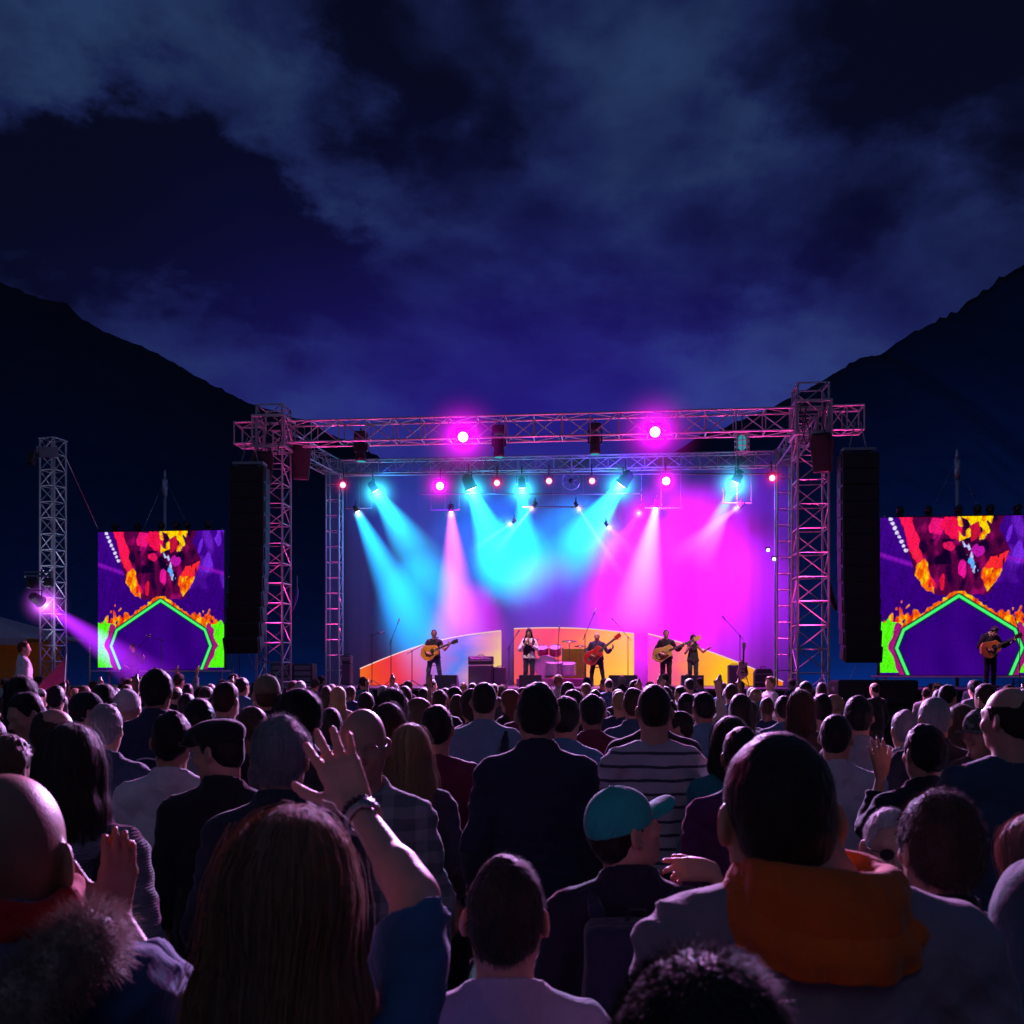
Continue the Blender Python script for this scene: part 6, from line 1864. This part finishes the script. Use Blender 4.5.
# 4 teal cap
F4, h4 = spot(629, 780, 2.72, .02)
def backpack(col, z=1.2, w=.14):
    def f(root, pose, s):
        S = SDF(); S.box((0, -.20, z), (w - .03, .05, .17), .035, .02); S.box((0, -.275, z - .06), (w - .05, .02, .08), .025, .02)
        S.fn(lambda F, P: F + wave_noise(P, 28, 2) * .006)
        b = put('backpack', S.grid_mesh(.009), root, fabric(col))
        for k in (-1, 1):
            m = MB(); pts = [(k * .09, -.17, z + .14), (k * .105, -.11, 1.41), (k * .115, -.03, 1.452), (k * .12, .06, 1.42), (k * .13, .13, 1.3), (k * .15, .12, 1.15), (k * .15, -.02, 1.05), (k * .12, -.14, 1.04)]
            S2 = SDF(); S2.chain(pts, [.022] * 8, .01); put('strap', S2.grid_mesh(.01), b, fabric(col))
        m = MB(); m.path([(-.03, -.19, z + .2), (-.02, -.2, z + .24), (.02, -.2, z + .24), (.03, -.19, z + .2)], .006, 5); m.build('handle', RUBBER, b)
    return f
person(F4, h4, 0, Pose('m', .98, yaw=-1.15, pitch=.25, arms={1: dict(e=(.37, .06, 1.22), w=(.275, .13, 1.475), d=(-1, -.1, .12), n=(.1, -.75, .7), t=(-.2, .6, .7), curl=[.15, .45, .7, .8], spread=.02, thumb=.5)}),
       'youth in teal baseball cap with a dark backpack, in profile, right hand at his mouth', gC, ('short', 'black'), ('jacket', 'jacket', (.018, .014, .03)), tone=0, vox=.006, fine=True, sss=True, cap=('cap', (.02, .36, .29)), extra=backpack((.02, .025, .05)), seed=5)
# 5 orange hood
F5, h5 = spot(817, 728, 1.62, .018)
h5 += .07
person(F5, h5, -.12, Pose('m', 1.12, yaw=.12, headoff=(-.05, .015, -.06), roll=-.03), 'man with a bright orange hood over a pale mauve jacket, large at the lower right', gC, ('buzz', 'darkbrown'), ('jacket', 'sweater', (.24, .19, .23)), tone=0, vox=.006, fine=True, sss=True, strands=9000,
       extra=lambda r, p, s: bunched_hood(r, p, fabric((.72, .12, .015), fold=.6), .05, 1.0, vox=.006), seed=6)
# 6 fuzzy head at the bottom
F6, h6 = spot(702, 922, .95, .045)
person(F6, h6, 0, Pose('m', 1.0, yaw=.05), 'back of a fuzzy dark-haired head very close at the bottom edge', gC, ('thick', 'darkbrown'), ('jacket', 'jacket', (.015, .018, .03)), tone=0, vox=.008, fine=True, strands=9000, seed=7, hands=False)
# 7 dark straight hair on the right
F7, h7 = spot(939, 787, 2.25, .024)
person(F7, h7, 0, Pose('m', .98, yaw=.1), 'man with thick straight dark hair and black jacket in front of the white-haired man', gC, ('thick', 'brown'), ('jacket', 'jacket', (.012, .012, .016)), tone=0, vox=.008, fine=True, sss=True, strands=6000, seed=8, hands=False)
# 8 white-haired man facing us with dark glasses
F8, h8 = spot(889, 806, 3.0, .014)
person(F8, h8, PI, Pose('m', 1.0, yaw=-.12, pitch=-.08), 'white-haired man in dark glasses facing the camera, half hidden at right', gC, ('short', 'white'), ('jacket', 'jacket', (.03, .03, .04)), tone=4, vox=.0065, fine=True, sss=True, glass='dark', strands=3000, seed=9, hands=False)
# 9 hood up at the right edge
F9, h9 = spot(1046, 850, 1.75, .03)
def hood_up(col):
    def f(root, pose, s):
        S = SDF(); S.ell(pose.hp((0, -.02, .02)), (.1, .125, .125), .02); S.cap(pose.hp((0, -.05, -.06)), (0, -.04, 1.42), .09, .13, .05)
        S.fn(lambda F, P: F + wave_noise(P, 24, 3) * .009); S.ell(pose.hp((0, .13, -.03)), (.07, .08, .1), .02, '-')
        put('hood', S.grid_mesh(.009), root, fabric(col))
    return f
person(F9, h9, .1, Pose('m', 1.1), 'person with dark teal hood pulled up at the lower right edge', gC, None, ('hooded_jacket', 'jacket', (.006, .014, .02)), tone=0, vox=.011, extra=hood_up((.01, .05, .06)), seed=10, hands=False)
# 10 pinkish blond hair at the edge
F10, h10 = spot(1034, 812, 2.75, .026)
person(F10, h10, .1, Pose('f', 1.0, yaw=.3), 'person with straw-pink hair just inside the right edge', gC, ('bob', 'pinkblond'), ('jacket', 'jacket', (.05, .03, .05)), tone=4, vox=.011, strands=1500, seed=11, hands=False)
# 11 woman in knitted cardigan
F11, h11 = spot(71, 722, 3.1, .026)
def bagstrap(k, col):
    def f(root, pose, s):
        S = SDF(); S.chain([(k * .1, .12, 1.32), (k * .135, .04, 1.415), (k * .14, -.05, 1.42), (k * .135, -.125, 1.33), (k * .13, -.14, 1.18)], [.026] * 5, .01)
        put('bag_strap', S.grid_mesh(.009), root, fabric(col))
    return f
def knit_hood(root, pose, s):
    bunched_hood(root, pose, fabric((.27, .25, .27), 'knit'), .045, 1.0); bagstrap(1, (.012, .012, .016))(root, pose, s)
person(F11, h11, .05, Pose('f', 1.08, yaw=.1), 'woman with shoulder-long brown hair in a grey knitted cardigan with bag strap', gC, ('shoulder', 'brown'), ('cardigan', 'sweater', (.26, .24, .26)), pattern='knit', tone=4, vox=.008, fine=True, strands=2200, extra=knit_hood, seed=12, hands=False)
def mid(px, topy, Y, label, rz=0, sex='m', bulk=1.0, yaw=0, pitch=0, arms=None, ht=.02, **k):
    Fp, hh = spot(px, topy, Y, ht)
    k.setdefault('vox', .009 if Y < 5 else .011); k.setdefault('strands', 1300)
    return person(Fp, hh, rz, Pose(sex, bulk, yaw=yaw, pitch=pitch, arms=arms), label, gC, **k)
occ = []
T = lambda n, s, c: (n, s, c)
mid(172, 708, 4.4, 'man with short dark hair and crisp white shirt seen from behind, left of centre', hair=('short', 'black'), top=T('shirt', 'shirt', (.62, .6, .64)), tone=1, strands=1500, seed=13)
mid(224, 715, 4.0, 'man in black flat cap and spectacles looking left', yaw=1.25, pitch=-.15, hair=('short', 'black'), top=T('jacket', 'jacket', (.015, .015, .02)), cap=('flat', (.012, .012, .016)), glass='thin', fine=True, seed=14, vox=.0075, hands=False)
mid(281, 712, 3.3, 'grey-haired man in dark jacket, behind the raised hand', hair=('thick', 'grey'), top=T('jacket', 'jacket', (.025, .03, .045)), tone=0, fine=True, strands=5000, seed=15, vox=.0075, sss=True, hands=False, ht=.03)
mid(363, 708, 3.5, 'bald smiling man in glasses and plaid shirt facing the camera', rz=PI, yaw=.1, pitch=-.1, hair=None, top=T('plaid_shirt', 'shirt', (.10, .12, .13)), pattern='plaid', col2=(.24, .25, .26), tone=1, fine=True, sss=True, glass='thin', seed=16, vox=.0065, hands=False, ht=0)
mid(410, 722, 4.6, 'woman with long straight blonde hair beside the bald smiling man', sex='f', hair=('long', 'blonde'), top=T('blouse', 'shirt', (.05, .04, .06)), tone=4, strands=2000, seed=17, ht=.026)
mid(437, 702, 5.3, 'dark-haired man in maroon sweater right of the blonde woman', hair=('short', 'black'), top=T('sweater', 'sweater', (.14, .015, .05)), tone=1, strands=800, seed=18)
mid(484, 680, 6.9, 'close-cropped man in slate blue shirt with a dark bag strap on his back', bulk=1.08, hair=('buzz', 'darkbrown'), top=T('shirt', 'shirt', (.16, .24, .32)), tone=0, extra=bagstrap(1, (.02, .02, .03)), seed=19)
mid(537, 680, 4.4, 'broad tall man in dark navy suit jacket at the centre of the crowd', bulk=1.04, hair=('short', 'black'), top=T('suit_jacket', 'jacket', (.018, .02, .045)), tone=0, strands=1500, fine=True, vox=.0085, seed=20, hem=.74)
mid(654, 682, 5.2, 'stout close-cropped man in grey and dark striped polo shirt', bulk=1.1, hair=('buzz', 'darkbrown'), top=T('polo_shirt', 'tee', (.42, .4, .46)), pattern='stripe', col2=(.05, .05, .08), sleeves=.75, tone=0, seed=21, fine=True, vox=.0085)
mid(566, 694, 5.9, 'man in denim blue shirt partly hidden behind the navy suit', rz=-.3, hair=('short', 'black'), top=T('shirt', 'shirt', (.06, .17, .27)), tone=1, seed=22)
mid(592, 692, 6.9, 'dark-haired man in maroon shirt between navy suit and striped polo', hair=('short', 'black'), top=T('shirt', 'shirt', (.15, .02, .04)), tone=2, seed=23)
mid(730, 715, 5.0, 'woman with dark bob and teal top right of the striped polo', sex='f', yaw=-.35, hair=('bob', 'darkbrown'), top=T('blouse', 'shirt', (.02, .2, .22)), tone=4, strands=900, seed=24, ht=.026)
mid(742, 724, 4.2, 'person in plum shirt just left of the orange hood', hair=('short', 'black'), top=T('shirt', 'shirt', (.12, .02, .09)), tone=2, seed=25)
mid(836, 711, 5.2, 'man in pale blue-grey shirt, head turned right, right of the orange hood', bulk=1.06, yaw=-.35, rz=-.15, hair=('buzz', 'black'), top=T('shirt', 'shirt', (.36, .4, .45)), tone=1, seed=26, fine=True)
mid(858, 695, 6.4, 'man with dark hair and grey shirt behind the pale blue-grey shirt', yaw=-.2, hair=('thick', 'black'), top=T('shirt', 'shirt', (.22, .23, .25)), tone=1, seed=27)
mid(925, 721, 4.3, 'man in dark suit with neat black hair raising his left hand', yaw=.15, hair=('short', 'black'), top=T('suit_jacket', 'jacket', (.012, .013, .026)), tone=1, fine=True, strands=1800, seed=28, vox=.0075,
    arms={-1: dict(e=(-.2, .12, 1.27), w=(-.13, .17, 1.52), d=(-.18, -.05, 1), n=(.1, -1, .1), t=(1, 0, 0), curl=.14, spread=.12, thumb=.7)}, hem=.74)
mid(934, 694, 5.7, 'man with cropped grey hair in dark coat, right of the raised hand', bulk=1.06, hair=('buzz', 'grey'), top=T('coat', 'jacket', (.02, .02, .026)), tone=0, seed=29)
mid(1010, 687, 4.1, 'big balding man in navy tee at the right edge', bulk=1.16, yaw=.45, hair=('balding', 'darkbrown'), top=T('t_shirt', 'tee', (.03, .06, .1)), tone=0, fine=True, sss=True, seed=30, ht=0)
mid(983, 706, 5.5, 'man in camouflage cap and glasses looking down, right side', yaw=-.2, rz=2.4, pitch=-.2, hair=('short', 'black'), top=T('jacket', 'jacket', (.05, .05, .045)), cap=('cap', (.06, .07, .05), 'camo', (.2, .2, .17)), glass='thin', fine=True, tone=1, seed=31)
mid(960, 704, 6.8, 'person with shaggy beige hair beside the cropped grey-haired man', sex='f', hair=('bob', 'lightbrown'), top=T('jacket', 'jacket', (.25, .2, .17)), tone=4, seed=32)
mid(905, 708, 6.2, 'grey-haired person in light grey jacket behind the raised left hand', hair=('short', 'grey'), top=T('jacket', 'jacket', (.3, .3, .33)), tone=0, seed=33)
mid(105, 701, 5.1, 'man with silver-grey cropped hair and navy jacket at left', hair=('short', 'grey'), top=T('jacket', 'jacket', (.03, .05, .09)), tone=0, strands=1500, seed=34, fine=True)
mid(157, 668, 6.5, 'very tall man in navy jacket with printed mark on the back, left of centre', hair=('thick', 'black'), top=T('jacket', 'jacket', (.02, .03, .07)), tone=1, seed=35, hem=.8)
mid(47, 704, 4.9, 'man with thinning hair bent to the right, left of the cardigan woman', yaw=-.7, pitch=-.25, hair=('balding', 'darkbrown'), top=T('jacket', 'jacket', (.03, .06, .1)), tone=0, seed=36, fine=True)
mid(34, 688, 6.0, 'man with high forehead looking down in pale collar at far left', rz=2.5, pitch=-.4, hair=('short', 'black'), top=T('shirt', 'shirt', (.2, .26, .34)), tone=0, seed=37, fine=True)
mid(8, 735, 4.2, 'person in dark jacket cut by the left edge', rz=-.2, hair=('curly', 'lightbrown'), top=T('jacket', 'jacket', (.02, .03, .045)), tone=4, seed=38)
mid(22, 676, 7.6, 'woman with bushy black hair at far left', sex='f', hair=('bob', 'black'), top=T('coat', 'jacket', (.012, .012, .016)), tone=1, seed=39)
mid(127, 689, 7.2, 'person in pale knitted cap left of the very tall navy jacket', hair=None, cap=('beanie', (.42, .4, .4)), top=T('jacket', 'jacket', (.06, .08, .1)), tone=0, seed=40)
mid(104, 683, 8.0, 'man with round black hair behind the pale knitted cap', hair=('thick', 'black'), top=T('jacket', 'jacket', (.02, .02, .03)), tone=2, seed=41)
mid(86, 690, 6.6, 'man in dark cap looking right, above the silver-haired man', yaw=-.9, hair=('short', 'black'), cap=('cap', (.012, .012, .018)), top=T('jacket', 'jacket', (.03, .05, .09)), tone=0, seed=42, fine=True)
mid(226, 680, 7.2, 'man with greying sides and blue shirt right of the very tall man', yaw=-.25, hair=('short', 'darkbrown'), top=T('shirt', 'shirt', (.05, .16, .25)), tone=0, seed=43)
mid(199, 699, 6.4, 'man with curly dark hair and grey shirt between white shirt and flat cap', hair=('curly', 'black'), top=T('shirt', 'shirt', (.26, .25, .28)), tone=1, seed=44)
mid(267, 673, 7.0, 'man in olive cap and black jacket above the grey-haired man', hair=('short', 'brown'), cap=('cap', (.16, .15, .08)), top=T('jacket', 'jacket', (.014, .014, .018)), tone=0, rz=.1, yaw=.1, seed=45)
mid(299, 688, 5.0, 'person with swept dark hair looking right, behind the grey-haired man', sex='f', yaw=-.8, hair=('bob', 'black'), top=T('jacket', 'jacket', (.018, .018, .022)), tone=1, seed=46, ht=.026)
mid(392, 688, 6.6, 'woman with rounded dark hair above the bald smiling man', sex='f', hair=('bob', 'darkbrown'), top=T('jacket', 'jacket', (.04, .03, .06)), tone=0, seed=47)
mid(388, 703, 5.6, 'person with brown bob left of the blonde woman', sex='f', hair=('bob', 'brown'), top=T('jacket', 'jacket', (.05, .04, .05)), tone=0, seed=48)
mid(634, 686, 7.6, 'man in dark jacket left of the striped polo', hair=('short', 'brown'), top=T('jacket', 'jacket', (.03, .09, .15)), tone=0, seed=49)
mid(800, 690, 7.4, 'person with reddish hair behind the pale blue-grey shirt', sex='f', hair=('bob', 'auburn'), top=T('jacket', 'jacket', (.06, .03, .03)), tone=4, seed=50)
mid(784, 694, 9.0, 'man in dark blue shirt with cropped hair right of centre', hair=('short', 'black'), top=T('shirt', 'shirt', (.03, .09, .17)), tone=1, seed=51)
mid(704, 690, 7.8, 'man with black hair and blue-grey shirt right of the striped polo', hair=('short', 'black'), top=T('shirt', 'shirt', (.1, .2, .27)), tone=2, seed=52)
# small printed mark on the tall man's back is part of his jacket: a curved pale stroke
o = bpy.context.scene.objects
tall = [x for x in COL.objects if x.get('label', '').startswith('very tall man')][0]
m = MB(); m.path([(-.06 + .02 * k, -.158 - .004 * math.sin(k * .5), 1.24 + .012 * math.sin(k * PI / 6)) for k in range(7)], .005, 5); m.build('printed_mark', plain('pale_print', (.5, .5, .55), .7), tall)
# someone lifted above the crowd at far left
Fq, hq = spot(24, 641, 17.5, .01)
root = empty('crate', (Fq.x, Fq.y, 0), .2, 1, 'black wooden crate the man in white at far left stands on', 'crate')
m = MB(); m.box((0, 0, .34), (.8, .6, .66), bev=.02); m.build('box', BLACK, root); m = MB(); m.box((0, 0, .68), (.84, .64, .03), bev=.005); m.build('lid', BLACK, root)
person(Fq + Vector((0, 0, .695)), hq - .695, -.9, Pose('m', 1.05, yaw=-.3), 'man in white shirt standing high above the crowd near the left tower', gC, ('short', 'auburn'), ('shirt', 'shirt', (.75, .72, .75)), tone=0, vox=.014, seed=55)
# paper held by the suit man
root = empty('paper_sheet', at(955, 784, 4.15), .4, 1, 'pale sheet of paper held up beside the dark suit on the right', 'paper')
m = MB(); m.add([(-.06, 0, -.04), (.05, .01, -.07), (.06, .03, .04), (-.05, .02, .06)], [(0, 1, 2, 3)]); m.build('sheet', plain('paper', (.7, .66, .68), .8), root)

for o_ in list(COL.objects):
    if o_.get('group') == gC: occ.append((o_.location.x, o_.location.y))

# ------------------------------------------------------------------ the rest of the crowd: individuals copied from a few bodies
def tufted(p, s, seed, v):
    me = hair_sdf(p, s, seed).grid_mesh(v * .8, 'hair'); P, D = sample_mesh(me, 420, seed)
    tg = np.array((0, -.5, -.8)) - D * (D @ np.array((0, -.5, -.8)))[:, None]
    V, Q = strands_mesh(P - D * .003, D * .4 + tg * .9, .022 if s not in ('buzz', 'balding') else .009, .0014, .3, 2, .3, seed)
    return merge_mesh(me, V, Q, 'hair')
def arche(sex, bulk, style, nm, hairs, yaw=0, pitch=0, arms=None, sleeves=None, seed=0, v=.016):
    p = Pose(sex, bulk, yaw=yaw, pitch=pitch, arms=arms); sl = sleeves if sleeves is not None else (.62 if style == 'tee' else 1.95)
    d = dict(sex=sex, nm=nm, raised=bool(arms))
    d['body'] = body_mesh(p, v * .9, False, sl if sl < 1.9 else 2.0); d['top'] = top_sdf(p, style, None, sl, seed).grid_mesh(v * 1.15, nm)
    d['trousers'] = trousers_mesh(p, .024); d['shoes'] = shoes_mesh(p, .024)
    d['hair'] = {s: tufted(p, s, seed, v) for s in hairs}
    d['pose'] = p; return d
upR = {1: dict(e=(.27, .14, 1.5), w=(.22, .22, 1.75), d=(-.05, .05, 1), n=(0, -1, 0), t=(-1, 0, 0))}
upB = {1: dict(e=(.3, .12, 1.52), w=(.26, .2, 1.78), d=(.1, .0, 1), n=(0, -1, 0), t=(-1, 0, 0)), -1: dict(e=(-.3, .12, 1.52), w=(-.28, .2, 1.78), d=(-.1, .0, 1), n=(0, -1, 0), t=(1, 0, 0))}
AR = [arche('m', 1.0, 'tee', 't_shirt', ('short', 'buzz', 'thick'), seed=1), arche('m', 1.1, 'jacket', 'jacket', ('short', 'balding', 'curly'), yaw=.4, seed=2),
      arche('m', 1.04, 'shirt', 'shirt', ('short', 'thick', 'buzz'), yaw=-.4, seed=3), arche('f', 1.0, 'sweater', 'sweater', ('long', 'bob', 'pony'), seed=4),
      arche('f', 1.05, 'jacket', 'jacket', ('shoulder', 'bob', 'long'), yaw=.35, seed=5), arche('f', .96, 'tee', 't_shirt', ('long', 'pony', 'shoulder'), yaw=-.5, seed=6),
      arche('m', 1.0, 'sweater', 'sweater', ('short', 'curly', 'balding'), pitch=-.15, seed=7)]
ARU = [arche('m', 1.0, 'tee', 't_shirt', ('short', 'thick'), arms=upR, seed=8), arche('f', 1.0, 'tee', 't_shirt', ('long', 'bob'), arms=upB, seed=9), arche('m', 1.0, 'shirt', 'shirt', ('short', 'curly'), arms=upB, seed=10)]
COLS = [('black', (.015, .015, .018)), ('navy', (.02, .03, .08)), ('grey', (.2, .2, .22)), ('white', (.6, .6, .62)), ('blue', (.04, .13, .26)), ('maroon', (.14, .02, .04)), ('olive', (.1, .1, .05)), ('teal', (.02, .16, .17)), ('beige', (.36, .3, .24)), ('red', (.4, .03, .03)), ('purple', (.12, .03, .16))]
HN = dict(short='cropped', buzz='shaven', thick='full', curly='curly', balding='thinning', long='long', bob='bobbed', pony='tied', shoulder='shoulder-length')
def region(px):
    for lim, t in ((28, 'at the left edge'), (90, 'by the left lattice tower'), (150, 'below the left screen'), (226, 'right of the left screen'), (295, 'before the front left tower'), (350, 'before the left ladder post'), (408, 'before the orange panel'), (460, 'before the acoustic guitarist'), (508, 'before the speaker stack'),
                   (546, 'before the singer'), (582, 'before the drum kit'), (628, 'before the red guitar'), (680, 'before the bass player'), (722, 'before the curly-haired woman'), (780, 'before the yellow panel'), (838, 'before the front right tower'), (922, 'by the black bass speakers'), (985, 'below the right screen')):
        if px < lim: return t
    return 'at the right edge'
def copy_person(a, loc, h, rz, hs, hc, cn, cc, tone, raised=False):
    r = empty('person', loc, rz, h / 1.75)
    put('body', a['body'], r, skin(tone)); put(a['nm'], a['top'], r, fabric(cc)); put('trousers', a['trousers'], r, fabric(random.choice([(.02, .022, .035), (.03, .04, .07), (.05, .045, .04)]))); put('shoes', a['shoes'], r, RUBBER)
    put('hair', a['hair'][hs], r, hairmat(HC[hc]))
    px = 512 + FPX * loc[0] / loc[1]
    row = 'nearer' if loc[1] < 9 else 'middle' if loc[1] < 14 else 'far' if loc[1] < 19 else 'farthest'
    who = 'man' if a['sex'] == 'm' else 'woman'
    lab = f"{who} with {HN[hs]} {hc.replace('darkbrown', 'dark-brown').replace('lightbrown', 'light-brown')} hair, {cn} {a['nm'].replace('_', '-')}{', arms up' if raised else ''}, {row} rows {region(px)}"
    return tag(r, lab, 'person', gC)
random.seed(21)
def lim_ok(x, y):
    P = Vector((x, y, 0)); d = P - Vector((OX, OY, 0)); v = -d.x * UY + d.y * UX; u = d.x * UX + d.y * UY
    if v > -1.0 and -1.5 < u < 16: return False
    if u <= -1.5 and v > 1.2: return False
    if u >= 16 and v > .4: return False
    if abs(x - at(878, 0, 22.4).x) < 1.45 and 21.2 < y < 24.0: return False
    if abs(x - tb.x) < .9 and abs(y - tb.y) < .9: return False
    if abs(x - Fq.x) < .7 and abs(y - Fq.y) < .7: return False
    return True
n_gen = 0
for Yr in (6.2, 7.0, 7.9, 8.9, 10.0, 11.2, 12.6, 14.2, 16.0, 18.0, 20.2, 22.5, 24.8):
    span = .56 * Yr; step = .70 + .016 * Yr; x = -span + random.uniform(0, .4)
    while x < span:
        px_, py_ = x + random.uniform(-.14, .14), Yr + random.uniform(-.35, .35)
        x += step * random.uniform(.85, 1.2)
        if not lim_ok(px_, py_): continue
        if py_ < 22 and 828 < 512 + FPX * px_ / py_ < 926 and random.random() < .8: continue
        if any((px_ - ox) ** 2 + (py_ - oy) ** 2 < (.46 if py_ < 9 else .4) ** 2 for ox, oy in occ): continue
        a = random.choice(AR); raised = False
        pxx = 512 + FPX * px_ / py_
        if py_ > 9 and random.random() < (.22 if pxx < 230 else .035): a = random.choice(ARU); raised = True
        hs = random.choice(list(a['hair']))
        hc = random.choices(['black', 'darkbrown', 'brown', 'lightbrown', 'blonde', 'grey', 'auburn'], [6, 6, 4, 2, 1, 1.2, .6])[0]
        cn, cc = random.choices(COLS, [7, 5, 4, 2.2, 3, 2, 1.5, 1.5, 1.2, 1, 1])[0]
        h = random.gauss(1.735, .06) if a['sex'] == 'm' else random.gauss(1.65, .05)
        h = min(max(h, 1.55), 1.86)
        copy_person(a, (px_, py_, 0), h, math.atan2(-(px_ * .75 - .3) / (30 - py_ + 4), 1) * -.0 + random.gauss(-math.atan2(.6 - px_, 30 - py_) * .7, .22) + (random.choice((-1, 1)) * random.uniform(.6, 1.6) if random.random() < .16 else 0), hs, hc, cn, cc, random.choice([0, 0, 1, 1, 2, 3, 4]), raised)
        occ.append((px_, py_)); n_gen += 1
print('crowd', n_gen)
# pink flag held up in the crowd at the left
P = at(63, 664, 15.0)
root = empty('flag', Vector((P.x, 15.0, 1.4)), .2, 1, 'small pink pennant held up in the crowd by the left tower', 'flag')
m = MB(); m.tube((0, 0, 0), (.04, 0, .78), .01); m.build('stick', STEEL, root)
m = MB(); vs = []; 
for i in range(9):
    t = i / 8; vs += [(.04 - .42 * t, .03 * math.sin(t * 6), .76 - .5 * t), (.02 - .40 * t, .03 * math.sin(t * 6 + .4), .38 - .2 * t - .0)]
m.add(vs, [(2 * i, 2 * i + 1, 2 * i + 3, 2 * i + 2) for i in range(8)]); m.build('cloth', fabric((.85, .08, .25)), root, True)

# ------------------------------------------------------------------ labels: at most 16 words, none missing
for o_ in COL.objects:
    if o_.parent is None and o_.get('label'):
        n = len(o_['label'].replace(',', ' ').split())
        if n > 16 or n < 4: print('LABEL', n, o_['label'])
